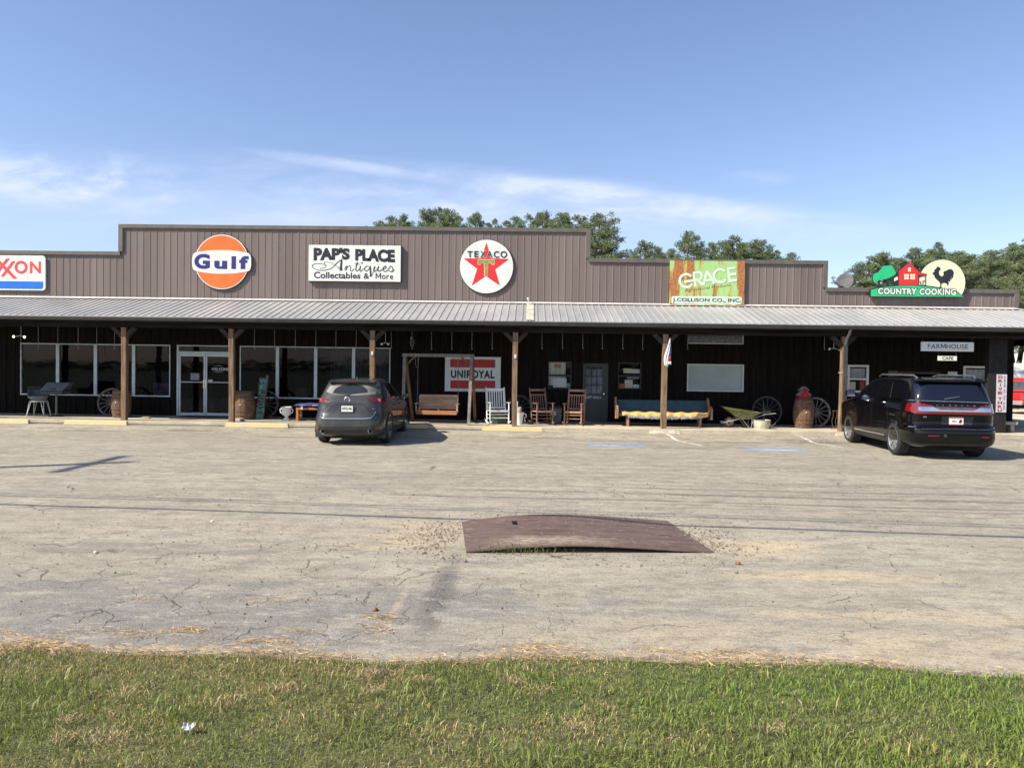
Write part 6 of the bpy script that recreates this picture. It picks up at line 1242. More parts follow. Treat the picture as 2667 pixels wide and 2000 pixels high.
rub = M('tyre_rubber', (.018, .018, .018), .85, var=.2, vs=8); plas = M('black_plastic', (.028, .028, .028), .6, var=.15); wellm = M('wheel_well_black', (.006, .006, .006), .95); chrm = M('bright_chrome', (.72, .73, .75), .14, 1.0, var=.02)
redl = M('tail_lamp_red', (.15, .005, .008), .12, coat=1, var=.05, emit=.0); plm = M('plate_white', (.72, .72, .66), .4, var=.03)
def carwheel(par, x, y, r, w_, rimm, ns, wide=.03, name='wheel', fork=False):
    sg = 1 if x > 0 else -1; mb = MB()
    mb.lathe([(r*.70, -w_/2), (r*.93, -w_/2), (r, -w_/2+.03), (r, w_/2-.03), (r*.93, w_/2), (r*.70, w_/2), (r*.66, 0), (r*.70, -w_/2)], (x, y, r), 40, 'x', cap=False); wh = mb.build(name, rub, par, smooth=True, local=True)
    xf = x+sg*w_*.36; mb = MB(); mb.lathe([(r*.72, x+sg*w_*.46-x), (r*.69, sg*w_*.50), (r*.66, sg*w_*.30), (r*.66, sg*w_*.22)], (x, y, r), 36, 'x', cap=False)
    mb.lathe([(r*.66, sg*w_*.22), (r*.66, -sg*w_*.2), (r*.0, -sg*w_*.2)], (x, y, r), 36, 'x', mi=1, cap=False)
    mb.lathe([(.0, sg*w_*.40), (r*.12, sg*w_*.39), (r*.17, sg*w_*.33), (r*.17, sg*w_*.1)], (x, y, r), 18, 'x', cap=False)
    for k in range(ns):
        t = 6.28318*k/ns
        if fork:
            for dt in (-.11, .11): mb.beam((xf, y+r*.12*math.cos(t), r+r*.12*math.sin(t)), (xf+sg*.012, y+r*.69*math.cos(t+dt), r+r*.69*math.sin(t+dt)), wide*.75, .022, up=(sg, 0, 0))
        else: mb.beam((xf, y+r*.12*math.cos(t), r+r*.12*math.sin(t)), (xf+sg*.012, y+r*.69*math.cos(t), r+r*.69*math.sin(t)), wide, .022, up=(sg, 0, 0), w2=wide*1.4)
    mb.build('rim', [rimm, wellm], wh, smooth=False, local=True)
    MB().lathe([(0, -sg*.0), (r*.40, 0)], (x+sg*w_*.05, y, r), 24, 'x', cap=False).build('brake_disc', M('brake_grey', (.12, .12, .12), .5, .6), wh, local=True)
    return wh
def CT(root, ox, oy, sc):
    """crop tracing onto the rear plane of a placed vehicle -> local (x,z)"""
    rz = root.rotation_euler.z; n = Vector((-math.sin(rz), math.cos(rz), 0)); xv = Vector((math.cos(rz), math.sin(rz), 0)); P0 = Vector(root.location)
    def f(u, v, yl=0.0):
        d = ray(ox+u*sc, oy+v*sc); q = P0+n*yl; t = (q-CP).dot(n)/d.dot(n); p = CP+d*t-P0; return (p.dot(xv), p.z)
    return f
# --- grey crossover
CY = 19.15; cxx = -4.545; c5 = E('crossover_car', (cxx, CY, .058), 'dark grey crossover car parked nose-in before the bench swing', 'car')
gp = paint('graphite_paint', (.045, .047, .046), .35, .45, .8, .12); lv = [(.20, .24, 4.30, .78, 6), (.28, .09, 4.45, .885, 7), (.42, .0, 4.54, .915, 7.5), (.60, .0, 4.55, .922, 7.5), (.70, .015, 4.54, .92, 7), (.80, .075, 4.50, .918, 6.5), (.97, .115, 4.38, .915, 6), (1.06, .125, 3.95, .905, 5.6), (1.13, .155, 3.45, .885, 5.4), (1.22, .22, 3.20, .850, 5.2), (1.36, .33, 2.90, .795, 5), (1.50, .44, 2.55, .735, 4.8), (1.58, .53, 2.3, .685, 4.5), (1.635, .66, 2.15, .60, 4), (1.665, .90, 2.0, .46, 3.5), (1.68, 1.2, 1.85, .22, 3)]
S = Shell(lv); ry_, fy_ = .93, 3.63; wr = .362
S.body('body', gp, c5, [(sx*.86, y, wr+.0) for sx in (-1, 1) for y in (ry_, fy_)], wr+.055, wellm)
MB().box((-.55, .3, .16), (.55, 4.2, .45)).build('underbody', wellm, c5, local=True)
T = CT(c5, 790, 950, .14467)
rimg = M('rim_grey', (.30, .30, .31), .35, .8, var=.05)
for sx in (-1, 1):
    for y in (ry_, fy_): carwheel(c5, sx*.80, y, wr, .22, rimg, 10, .03)
    for y in (ry_, fy_):
        pts = [(sx*(S.sidex(y, .7)+.004), y+(wr+.075)*math.cos(t), wr+(wr+.075)*math.sin(t)) for t in np.linspace(-.35, 3.49, 22)]; pts = [p for p in pts if p[2] > .24]
        MB().tube(pts, .022, 6).build('arch_trim', plas, c5, smooth=True, local=True)
    nm = 'right' if sx > 0 else 'left'
    S.patch([(1.36, .24), (3.2, .24), (3.2, .38), (1.36, .38)], nm, plas, 'sill_trim', c5, .012)
    S.patch([(.78, 1.20), (.98, 1.42), (1.30, 1.52), (1.9, 1.55), (2.35, 1.50), (2.75, 1.28), (2.95, 1.12), (1.9, 1.125), (1.0, 1.15)], nm, dglass('side_glass', (.01, .011, .013)), 'side_window', c5, .006)
    for yy in (1.32, 2.05): S.patch([(yy, 1.12), (yy+.045, 1.12), (yy+.02, 1.54), (yy-.03, 1.53)], nm, plas, 'pillar', c5, .010)
    for yy in (1.25, 2.05, 3.0): S.patch([(yy, .42), (yy+.012, .42), (yy+.012, 1.1), (yy, 1.1)], nm, plas, 'door_seam', c5, .003)
    for yy in (1.38, 2.2): MB().tube([(sx*(S.sidex(yy, .98)+.0), yy, .985), (sx*(S.sidex(yy, .98)+.04), yy+.03, .99), (sx*(S.sidex(yy, .98)+.04), yy+.17, .99), (sx*S.sidex(yy+.2, .98), yy+.2, .985)], .014, 6).build('door_handle', gp, c5, smooth=True, local=True)
    mo_ = MB().add([(sx*.90, 2.86, 1.10), (sx*1.08, 2.80, 1.10), (sx*1.10, 2.80, 1.23), (sx*.92, 2.84, 1.25), (sx*.90, 2.98, 1.12), (sx*1.05, 2.95, 1.12), (sx*1.07, 2.95, 1.21), (sx*.92, 2.98, 1.22)], [(0,1,2,3)[::1],(7,6,5,4),(0,4,5,1),(1,5,6,2),(2,6,7,3),(3,7,4,0)]).build('mirror', gp, c5, local=True, bevel=.025)
    MB().add([(sx*.92, 2.845, 1.12), (sx*1.07, 2.795, 1.12), (sx*1.085, 2.795, 1.22), (sx*.935, 2.83, 1.235)], [(0,1,2,3)]).build('mirror_glass', chrm, mo_, local=True)
S.patch([T(*p) for p in [(352,455),(395,385),(460,345),(620,332),(900,326),(1150,330),(1268,345),(1290,385),(1322,528),(1120,548),(800,560),(520,546),(338,492)]], 'rear', dglass('rear_glass', (.012, .014, .016), .50), 'rear_window', c5, .006)
wp_ = [T(480+(1110-480)*.5+315*math.cos(R(t)), 512-165*math.sin(R(t))) for t in np.linspace(0, 180, 20)]; S.patch([T(1110, 505)]+wp_[1:-1]+[T(485, 512), T(760, 545)], 'rear', dglass('wiped_glass', (.010, .013, .015), .04), 'wiped_arc', c5, .010)
a = T(790, 542); b_ = T(480, 512); MB().tube([(a[0], S.endy(a[0], a[1])-.03, a[1]), (b_[0], S.endy(b_[0], b_[1])-.025, b_[1])], [.014, .007], 6).build('wiper', plas, c5, local=True)
S.patch([T(*p) for p in [(215,612),(300,598),(440,625),(365,668),(300,690),(222,692)]], 'rear', redl, 'tail_lamp', c5, .012, .04); S.patch([T(*p) for p in [(1112,624),(1290,600),(1436,598),(1425,660),(1360,695),(1270,690),(1190,655)]], 'rear', redl, 'tail_lamp', c5, .012, .04)
for (u_, v_) in ((270, 640), (1318, 645)): a = T(u_, v_); mb = MB(); mb.lathe([(0, 0), (.042, 0), (.042, .01), (.026, .012), (0, .012)], (a[0], S.endy(a[0], a[1])-.024, a[1]), 16, 'y', cap=False); mb.build('lamp_lens', M('lens_pink', (.60, .12, .13), .15, coat=1), c5, local=True)
a = T(765, 628); yy = S.endy(a[0], a[1])-.014; mb = MB(); mb.tube([(a[0]+.068*math.cos(t), yy, a[1]+.056*math.sin(t)) for t in np.linspace(0, 6.283, 29)[:-1]], .012, 6, closed=True); 
mb.tube([(a[0]+.068*math.cos(R(t_)), yy, a[1]+.054*math.sin(R(t_))) if i in (0, 4) else (a[0]+x_, yy, a[1]+z_) for i, (t_, x_, z_) in enumerate(((150, 0, 0), (0, -.028, .018), (0, 0, -.018), (0, .028, .018), (30, 0, 0)))], .007, 6); mb.build('emblem', chrm, c5, local=True)
def flatbox(T, S, u0, v0, u1, v1, off, th, mat, name, par, bev=.004):
    a = T(u0, v1); b_ = T(u1, v0); xm = (a[0]+b_[0])/2; zm = (a[1]+b_[1])/2; yy = min(S.endy(a[0], a[1]), S.endy(b_[0], b_[1]))-off
    return MB().box((a[0], yy-th, a[1]), (b_[0], yy, b_[1])).build(name, mat, par, local=True, bevel=bev), (a[0], b_[0], a[1], b_[1]), yy-th
fo, bx_, yy = flatbox(T, S, 658, 732, 892, 856, .004, .012, plas, 'plate_frame', c5); po, bx_, yy = flatbox(T, S, 672, 744, 880, 846, .0165, .004, plm, 'licence_plate', c5, .001)
mb = MB(); letter(mb, 'AMJ 16L', yy-.003, (bx_[0]+.015, bx_[1]-.015, bx_[2]+.028, bx_[3]-.028), .03); mb.build('lettering', M('plate_ink', (.02, .02, .04), .5), po, local=True)
a = T(312, 804); b_ = T(400, 772); mb = MB(); letter(mb, 'CX-5', S.endy(a[0], a[1])-.014, (a[0], b_[0], a[1], b_[1]), .03); a = T(312, 765); b_ = T(402, 752); mb.poly([(a[0], a[1]), (b_[0], a[1]), (b_[0], b_[1]), (a[0], b_[1])], S.endy(a[0], a[1])-.014); mb.build('badge', chrm, c5, local=True)
a = T(1160, 803); b_ = T(1255, 791); MB().poly([(a[0], a[1]), (b_[0], a[1]), (b_[0], b_[1]), (a[0], b_[1])], S.endy(b_[0], a[1])-.012, .004).build('badge', chrm, c5, local=True)
def surfline(T, S, pts, r_, mat, name, par, off=.004, n=4):
    pp = [T(*p) for p in catmull(pts, n)]; return MB().tube([(x, S.endy(x, z)-off, z) for x, z in pp], r_, 5).build(name, mat, par, local=True, smooth=True)
surfline(T, S, [(302, 860), (308, 915), (345, 958), (480, 968), (1150, 966), (1225, 940), (1262, 895), (1282, 850)], .011, chrm, 'chrome_trim', c5, .008); surfline(T, S, [(400, 835), (455, 770), (520, 716), (760, 708), (1030, 712), (1110, 770), (1165, 830)], .011, gp, 'tailgate_crease', c5, .0)
S.patch([T(*p) for p in [(300,1108),(1230,1108),(1290,1165),(1480,1195),(1470,1262),(1360,1262),(1260,1240),(400,1240),(200,1240),(190,1195),(270,1165)]], 'rear', plas, 'bumper_cladding', c5, .010)
surfline(T, S, [(320, 1106), (760, 1102), (1210, 1106)], .012, gp, 'bumper_lip', c5, .008)
for q in ([(205,1122),(298,1112),(272,1150),(200,1160)], [(1282,1120),(1388,1128),(1398,1162),(1292,1158)]): S.patch([T(*p) for p in q], 'rear', redl, 'reflector', c5, .014)
for u_ in (355, 1208):
    a = T(u_, 1196); MB().lathe([(.058, .14), (.058, -.05), (.052, -.062), (.042, -.05), (.042, .1)], (a[0], 0, a[1]), 20, 'y', cap=False).build('exhaust_tip', chrm, c5, local=True, smooth=True); MB().lathe([(0, 0), (.043, 0)], (a[0], -.02, a[1]), 16, 'y', cap=False).build('exhaust_bore', wellm, c5, local=True)
MB().add([(-.60, .40, 1.60), (.60, .40, 1.60), (.62, .78, 1.645), (-.62, .78, 1.645), (-.58, .42, 1.57), (.58, .42, 1.57), (.62, .7, 1.57), (-.62, .7, 1.57)], [(3,2,1,0)[::-1],(4,5,6,7)[::-1],(0,1,5,4)[::-1],(1,2,6,5),(0,3,7,4)]).build('roof_spoiler', gp, c5, local=True, bevel=.015); MB().box((-.16, .405, 1.585), (.16, .41, 1.597)).build('brake_lamp', redl, c5, local=True)
MB().add([(-.015, 1.25, 1.675), (.015, 1.25, 1.675), (.0, 1.10, 1.735), (-.02, 1.05, 1.67), (.02, 1.05, 1.67)], [(0,1,2),(0,2,3),(1,4,2),(3,2,4)]).build('roof_antenna', plas, c5, local=True)
S.patch([(-.70, 1.16), (.70, 1.16), (.60, 1.48), (.5, 1.55), (-.5, 1.55), (-.60, 1.48)], 'front', dglass('windscreen', (.01, .012, .014)), 'windscreen', c5, .006)
for sx in (-1, 1): S.patch([(sx*.45, .78), (sx*.80, .84), (sx*.80, .92), (sx*.45, .86)], 'front', chrm, 'headlight', c5, .01)
for sx in (-1, 1): MB().box((sx*.80-.11, .42, .17), (sx*.80+.11, .435, .38)).build('mudflap', plas, c5, local=True)
# --- black long SUV
TH = R(-3.4); nv = E('black_suv', (9.955, 18.03, .055), 'long glossy black SUV parked in front of the cafe entrance', 'car', rz=TH)
bp = paint('black_paint', (.002, .002, .003), .0, .3, .75, .01); lv = [(.28, .20, 5.15, .92, 7), (.36, .06, 5.26, .985, 8), (.48, .0, 5.33, 1.005, 9), (.68, .0, 5.34, 1.01, 9), (.74, .03, 5.33, 1.01, 9), (.80, .11, 5.33, 1.012, 9), (1.0, .12, 5.31, 1.015, 9), (1.12, .12, 5.26, 1.015, 9), (1.22, .13, 4.9, 1.005, 8), (1.30, .14, 4.35, .99, 8), (1.37, .16, 4.12, .965, 8), (1.50, .20, 3.90, .925, 8), (1.66, .27, 3.58, .88, 8), (1.80, .35, 3.25, .835, 7.5), (1.86, .40, 3.05, .80, 7), (1.90, .55, 2.85, .72, 6), (1.925, .85, 2.65, .55, 5), (1.935, 1.3, 2.4, .25, 4)]
S = Shell(lv); ry_, fy_ = 1.10, 4.22; wr = .405
S.body('body', bp, nv, [(sx*.97, y, wr) for sx in (-1, 1) for y in (ry_, fy_)], wr+.05, wellm); MB().box((-.62, .35, .2), (.62, 5.0, .55)).build('underbody', wellm, nv, local=True)
T = CT(nv, 2180, 930, .22016); sil = M('rim_silver', (.45, .45, .47), .35, .7, var=.04)
dg_ = dglass('black_glass', (.004, .004, .006)); bg_ = dglass('rear_blue_glass', (.006, .007, .016))
for sx in (-1, 1):
    nm = 'right' if sx > 0 else 'left'
    for y in (ry_, fy_): carwheel(nv, sx*.875, y, wr, .27, sil, 9, .036, fork=True)
    S.patch([(.42, 1.40), (.52, 1.78), (2.9, 1.80), (3.35, 1.66), (3.85, 1.40)], nm, dg_, 'side_window', nv, .006)
    S.patch([(.30, 1.368), (3.95, 1.368), (3.95, 1.388), (.30, 1.388)], nm, chrm, 'belt_trim', nv, .010)
    for (y0, y1) in ((1.30, 1.42), (1.42, 1.54), (2.42, 2.55)):
        S.patch([(y0, 1.39), (y0+.022, 1.39), (y1+.022, 1.79), (y1, 1.79)], nm, chrm if y0 != 1.42 else plas, 'pillar_trim', nv, .011)
    S.patch([(1.62, .43), (3.70, .43), (3.70, .46), (1.62, .46)], nm, chrm, 'rocker_trim', nv, .012); S.patch([(1.62, .29), (3.70, .29), (3.70, .40), (1.62, .40)], nm, plas, 'sill', nv, .010)
    for yy in (1.42, 2.50, 3.62): S.patch([(yy, .50), (yy+.012, .50), (yy+.012, 1.36), (yy, 1.36)], nm, wellm, 'door_seam', nv, .003)
    S.patch([(3.70, 1.10), (4.05, 1.13), (4.05, 1.155), (3.70, 1.135)], nm, chrm, 'fender_badge', nv, .012)
    for yy in (1.60, 2.70): MB().tube([(sx*(S.sidex(yy, 1.2)+.0), yy, 1.27), (sx*(S.sidex(yy, 1.2)+.035), yy+.03, 1.275), (sx*(S.sidex(yy, 1.2)+.035), yy+.2, 1.275), (sx*S.sidex(yy+.23, 1.2), yy+.23, 1.27)], .014, 6).build('door_handle', chrm, nv, smooth=True, local=True)
    mo_ = MB().add([(sx*1.03, 3.60, 1.32), (sx*1.30, 3.55, 1.33), (sx*1.32, 3.55, 1.53), (sx*1.05, 3.60, 1.54), (sx*1.03, 3.78, 1.34), (sx*1.26, 3.74, 1.35), (sx*1.28, 3.74, 1.5), (sx*1.05, 3.78, 1.51)], [(0,1,2,3),(7,6,5,4),(0,4,5,1),(1,5,6,2),(2,6,7,3),(3,7,4,0)]).build('mirror', bp, nv, local=True, bevel=.03)
    MB().add([(sx*1.06, 3.585, 1.35), (sx*1.28, 3.545, 1.355), (sx*1.295, 3.545, 1.50), (sx*1.075, 3.585, 1.515)], [(0,1,2,3)]).build('mirror_glass', chrm, mo_, local=True); MB().beam((sx*.93, 3.68, 1.38), (sx*1.06, 3.68, 1.38), .08, .05).build('mirror_arm', bp, mo_, local=True)
    MB().tube([(sx*.66, .62, 1.90), (sx*.70, .75, 1.965), (sx*.72, 2.6, 1.975), (sx*.68, 2.85, 1.92)], .022, 7).build('roof_rail', M('rail_satin', (.35, .36, .38), .3, .8), nv, smooth=True, local=True)
    S.patch([(.145, 1.085), (.50, 1.12), (.46, 1.30), (.12+.03, 1.33)], nm, redl, 'tail_lamp_wrap', nv, .010, .04); S.patch([(.14, .745), (.62, .745), (.62, .77), (.14, .77)], nm, chrm, 'bumper_trim', nv, .012)
S.patch([T(*p) for p in [(1010,322),(1380,326),(1738,334),(1790,440),(1822,528),(1400,518),(985,508)]], 'rear', bg_, 'rear_window', nv, .006)
S.patch([T(*p) for p in [(958,562),(1150,570),(1172,586),(1720,602),(1735,584),(1886,590),(1890,694),(1400,684),(958,674)]], 'rear', redl, 'tail_lamp', nv, .010, .05)
S.patch([T(*p) for p in [(1000,593),(1165,593),(1200,606),(1690,622),(1720,606),(1868,612),(1868,656),(1400,648),(1000,640)]], 'rear', chrm, 'chrome_bar', nv, .016, .06)
S.patch([T(*p) for p in [(1205,612),(1300,606),(1600,612),(1685,622),(1640,638),(1260,628)]], 'rear', M('bar_grey_insert', (.22, .23, .25), .3, .8), 'bar_insert', nv, .020, .06)  # darker grey metal insert laid over the chrome bar
surfline(T, S, [(975, 516), (1400, 528), (1835, 542)], .010, chrm, 'tailgate_trim', nv, .012)
mb = MB()
for k, ch in enumerate('LINCOLN'):
    u0 = 1206+k*73; v0 = 578+k*1.5; a = T(u0, v0); b_ = T(u0+24, v0-14); letter(mb, ch, S.endy(a[0], a[1])-.016, (a[0], b_[0] if ch != 'I' else a[0]+.012, a[1], b_[1]), .03)
mb.build('lettering', chrm, nv, local=True)
S.patch([T(*p) for p in [(1272,702),(1652,712),(1622,808),(1256,797)]], 'rear', dglass('recess_black', (.012, .013, .018)), 'plate_recess', nv, .006)
po, bx_, yy = flatbox(T, S, 1350, 718, 1522, 805, .012, .006, plm, 'licence_plate', nv, .001); mb = MB(); letter(mb, 'EN', yy-.003, (bx_[0]+.07, bx_[0]+.16, bx_[2]+.06, bx_[3]-.07), .02); mb.build('lettering', M('plate_blue', (.05, .13, .22), .5), po, local=True)
mb = MB(); mb.box((bx_[0], yy-.004, bx_[3]-.022), (bx_[1], yy-.001, bx_[3]-.002)); mb.box((bx_[0], yy-.004, bx_[2]+.002), (bx_[1], yy-.001, bx_[2]+.018)); mb.build('plate_band', M('plate_red', (.45, .04, .05), .5), po, local=True); MB().add([(bx_[1]-.11, yy-.004, bx_[2]+.05), (bx_[1]-.05, yy-.004, bx_[2]+.045), (bx_[1]-.03, yy-.004, bx_[2]+.12), (bx_[1]-.08, yy-.004, bx_[2]+.13)], [(0,1,2,3)]).build('plate_motif', M('plate_ink', (.02, .02, .04), .5), po, local=True)
surfline(T, S, [(1010, 850), (1400, 856), (1850, 864)], .012, M('satin_trim', (.10, .10, .11), .35, .6), 'bumper_trim', nv, .0); flatbox(T, S, 1046, 704, 1090, 716, .004, .003, chrm, 'badge', nv)
for q in ([(1072,922),(1212,926),(1205,938),(1078,936)], [(1704,944),(1802,946),(1796,958),(1712,956)]): S.patch([T(*p) for p in q], 'rear', redl, 'reflector', nv, .010)
a = T(1280, 497, .1); b_ = T(1472, 468, .1); MB().tube([(a[0], S.endy(a[0], a[1])-.03, a[1]), (b_[0], S.endy(b_[0], b_[1])-.025, b_[1])], [.010, .006], 6).build('wiper', M('rail_satin', (.35, .36, .38), .3, .8), nv, local=True)
a = T(1280, 932); MB().lathe([(0, -.01), (.03, -.01), (.034, .0), (0, .0)], (a[0], -.01, a[1]), 14, 'y', cap=False).build('tow_cover', M('satin_trim', (.10, .10, .11), .35, .6), nv, local=True)
MB().add([(-.80, .26, 1.855), (.80, .26, 1.855), (.80, .7, 1.91), (-.80, .7, 1.91), (-.78, .28, 1.81), (.78, .28, 1.81), (.80, .6, 1.82), (-.80, .6, 1.82)], [(0,1,2,3),(4,7,6,5),(0,4,5,1),(1,5,6,2),(0,3,7,4)]).build('roof_spoiler', bp, nv, local=True, bevel=.02); MB().box((-.17, .272, 1.825), (.17, .279, 1.84)).build('brake_lamp', redl, nv, local=True)
S.patch([(-.8, 1.42), (.8, 1.42), (.72, 1.78), (-.72, 1.78)], 'front', dg_, 'windscreen', nv, .006); S.patch([(-.5, .75), (.5, .75), (.5, 1.1), (-.5, 1.1)], 'front', chrm, 'grille', nv, .012)
for sx in (-1, 1): S.patch([(sx*.55, .95), (sx*.93, .95), (sx*.93, 1.1), (sx*.55, 1.1)], 'front', M('headlight_lens', (.6, .62, .65), .1, coat=1), 'headlight', nv, .01)
# --- red pickup behind the building corner
pk = E('pickup_truck', (25.15, 41.2, .03), 'red pickup truck with a silver rear bumper beyond the building corner', 'truck', rz=R(-62)); rp = paint('truck_red', (.62, .02, .022), .0, .3, 1, .02); gsm = M('bumper_silver', (.55, .55, .52), .3, .7)
mb = MB(); prof = [(.0, .55), (.0, 1.12), (1.75, 1.15), (1.80, 1.15), (1.86, 1.16), (2.0, 1.75), (2.2, 1.86), (3.5, 1.86), (3.75, 1.78), (4.35, 1.20), (5.6, 1.08), (5.75, .95), (5.78, .55)]
mb.add([(-.98, y, z) if z < 1.2 else (-.80, y, z) for y, z in prof]+[(.98, y, z) if z < 1.2 else (.80, y, z) for y, z in prof], [tuple(range(13)), tuple(range(13, 26))[::-1]]+[(i, 13+i, 13+(i+1) % 13, (i+1) % 13)[::-1] for i in range(13)]); mb.build('body', rp, pk, local=True, bevel=.03)
MB().box((-.86, .08, 1.10), (.86, 1.72, 1.165)).build('bed_opening', wellm, pk, local=True)
mb = MB(); tg = M('greyish_glass', (.06, .065, .07), .08)
for sx in (-1, 1): mb.add([(sx*.93, 2.0, 1.22), (sx*.93, 4.1, 1.22), (sx*.83, 3.62, 1.72), (sx*.83, 2.12, 1.72)], [(0,1,2,3)])
mb.build('side_window', tg, pk, local=True); MB().add([(-.75, 1.88, 1.25), (.75, 1.88, 1.25), (.70, 1.98, 1.72), (-.70, 1.98, 1.72)], [(0,1,2,3)]).build('rear_window', tg, pk, local=True)
MB().box((-.95, -.14, .50), (.95, .02, .70)).build('bumper', gsm, pk, local=True, bevel=.02); MB().box((-.22, -.145, .54), (.22, -.141, .66)).build('step_pad', plas, pk, local=True); MB().box((-.7, -.012, .75), (.7, -.003, 1.06)).build('tailgate_panel', rp, pk, local=True, bevel=.004)
for sx in (-1, 1):
    MB().box((sx*.90-.085, -.02, .76), (sx*.90+.085, .12, 1.08)).build('tail_lamp', M('lamp_smoke_red', (.30, .05, .05), .2, coat=1), pk, local=True, bevel=.01)
    for y in (1.15, 4.75): carwheel(pk, sx*.88, y, .38, .25, rimg, 6, .05)
MB().box((-.6, .3, .3), (.6, 5.2, .56)).build('chassis', wellm, pk, local=True)
# --- white trailer building behind
o = E('white_trailer', (40, 60, 0), 'long low white trailer with a grey stripe behind the red pickup', 'trailer'); wm2 = M('trailer_white', (.78, .80, .74), .5, var=.03); x0 = X_(2560, 960, 57.0)
MB().box((x0, 57, .35), (x0+16, 60, 2.95)).build('trailer_body', wm2, o, bevel=.04); MB().box((x0-.01, 56.985, 2.18), (x0+16.01, 56.999, 2.42)).build('stripe', M('stripe_grey', (.42, .45, .46), .5), o); MB().box((x0+.2, 57.1, .05), (x0+15.8, 59.9, .345)).build('skirt', M('skirt_grey', (.25, .25, .24), .7), o); MB().lathe([(0, 0), (.12, 0), (.1, .15), (0, .18)], (X_(2651, 950, 57.5), 57.5, 2.95), 10).build('roof_vent', M('roof_vent_grey', (.2, .2, .2), .6), o)
# ================================================================ trees
crm = leafmat('pine_needles', .34, .6); brk = M('pine_bark', (.13, .095, .07), .95, var=.35, vs=4, stretch=(4, 4, 1))
def kites(c, d, L, wv_):
    """leaf kites from centres c along unit directions d"""
    n = len(c); s_ = np.cross(d, rng.normal(size=(n, 3))); s_ /= np.linalg.norm(s_, axis=1)[:, None]+1e-9
    V = np.empty((n, 4, 3)); V[:, 0] = c; V[:, 1] = c+d*L[:, None]*.5+s_*wv_[:, None]/2; V[:, 2] = c+d*L[:, None]; V[:, 3] = c+d*L[:, None]*.5-s_*wv_[:, None]/2; return V
def pine(seed, H=14, cb=.34, rad=2.9, dense=1.0, tone=0):
    global rng; rng = np.random.default_rng(seed); rd = random.Random(seed); mb = MB()
    ax = [(.25*math.sin(z*.5+seed), .2*math.sin(z*.37+2*seed), z) for z in np.linspace(0, H*.97, 12)]
    mb.tube(ax, [.22*(1-.85*i/11)+.015 for i in range(12)], 9); cl = []
    def axat(z): i = min(10, int(z/(H*.97)*11)); t = z/(H*.97)*11-i; return Vector(ax[i])*(1-t)+Vector(ax[i+1])*t
    nb = int(44*dense)
    for k in range(nb):
        u_ = (k+rd.random())/nb; z = H*(cb+(1-cb)*u_*.97); env = (math.sin(min(1, (1-u_)*1.25+.08)*math.pi/2)**.8)*(.55+.45*min(1, u_*3+.25)); r_ = rad*env*rd.uniform(.4, 1.2); a = k*2.399+rd.uniform(-.5, .5)
        p0 = axat(z); d = Vector((math.cos(a), math.sin(a), rd.uniform(.15, .55))); tip = p0+Vector((d.x*r_, d.y*r_, d.z*r_*.8)); mid_ = p0*.5+tip*.5-Vector((0, 0, .12*r_)); mb.tube([p0, mid_, tip], [.055, .035, .012], 5)
        for t in ((.5, .7, .86, 1.0) if r_ > 1.3 else (.6, .85, 1.0)):
            q = p0*(1-t)+tip*t; side = Vector((-d.y, d.x, 0))*rd.uniform(-.32, .32)*r_*t
            cl.append((q.x+side.x, q.y+side.y, q.z+rd.uniform(-.1, .3), rd.uniform(.20, .38)*(.8+.3*rad/2.9)))
    tp_ = axat(H*.96); cl += [(tp_.x+rd.uniform(-.3, .3), tp_.y+rd.uniform(-.3, .3), tp_.z+rd.uniform(-.5, .7), .26) for _ in range(4)]
    cs = []; ds = []; Ls = []; cols = []
    for (x, y, z, r_) in cl:
        n = int(64*(r_/.42)**2); v = rng.normal(size=(n, 3)); v /= np.linalg.norm(v, axis=1)[:, None]; rr = r_*rng.random(n)**.6; c = np.array([x, y, z])+v*rr[:, None]*np.array([1, 1, .75]); 
        tone_c = rng.uniform(.7, 1.25); yel = rng.uniform(0, .5)
        for _ in range(5):
            d = v*.5+rng.normal(size=(n, 3))*.6+np.array([0, 0, .45]); d /= np.linalg.norm(d, axis=1)[:, None]; cs.append(c); ds.append(d); Ls.append(rng.uniform(.10, .20, n))
            g = np.array([.185, .235, .120])*(1-yel)+np.array([.28, .31, .145])*yel; cols.append(np.repeat((g*tone_c)[None, :], n, 0)*rng.uniform(.65, 1.3, (n, 1)))
    c = np.concatenate(cs); d = np.concatenate(ds); L = np.concatenate(Ls); C = np.concatenate(cols); V = kites(c, d, L, L*.22)
    return mb, V.reshape(-1, 3), np.repeat(C, 4, 0)*(1+.12*tone)
VAR = []
for s_, kw in ((11, dict(H=14, cb=.30, rad=2.9)), (12, dict(H=14, cb=.42, rad=2.5, tone=1)), (13, dict(H=14, cb=.36, rad=3.3)), (14, dict(H=14, cb=.5, rad=1.9, dense=.8))):
    mb, V, C = pine(s_, **kw); o = bpy.data.objects.new('pine_tree', None); COL.objects.link(o); mb.build('trunk', brk, o, smooth=True, local=True)
    cr = np_mesh('crown', V, 4, C, crm, o); VAR.append(o)
used = [False]*len(VAR)
def tree(x, y, H, v, label, group, rz=0, sx=1.0):
    if used[v]: o = copy_tree(VAR[v])
    else: o = VAR[v]; used[v] = True
    o.location = (x, y, -.05); o.rotation_euler = (0, 0, rz); k = H/14.0; o.scale = (k*sx, k*sx, k); o['label'] = label; o['category'] = 'tree'; o['group'] = group; return o
rd = random.Random(31)
TL = [(1008,580,62,0,1.0),(1030,572,66,1,.9),(1058,568,64,2,.8),(1107,549,66,0,1.0),(1145,550,70,2,.9),(1174,553,66,1,.95),(1202,572,68,3,1.1),(1237,559,64,0,.95),(1272,590,70,3,1),(1291,585,70,3,.9)]
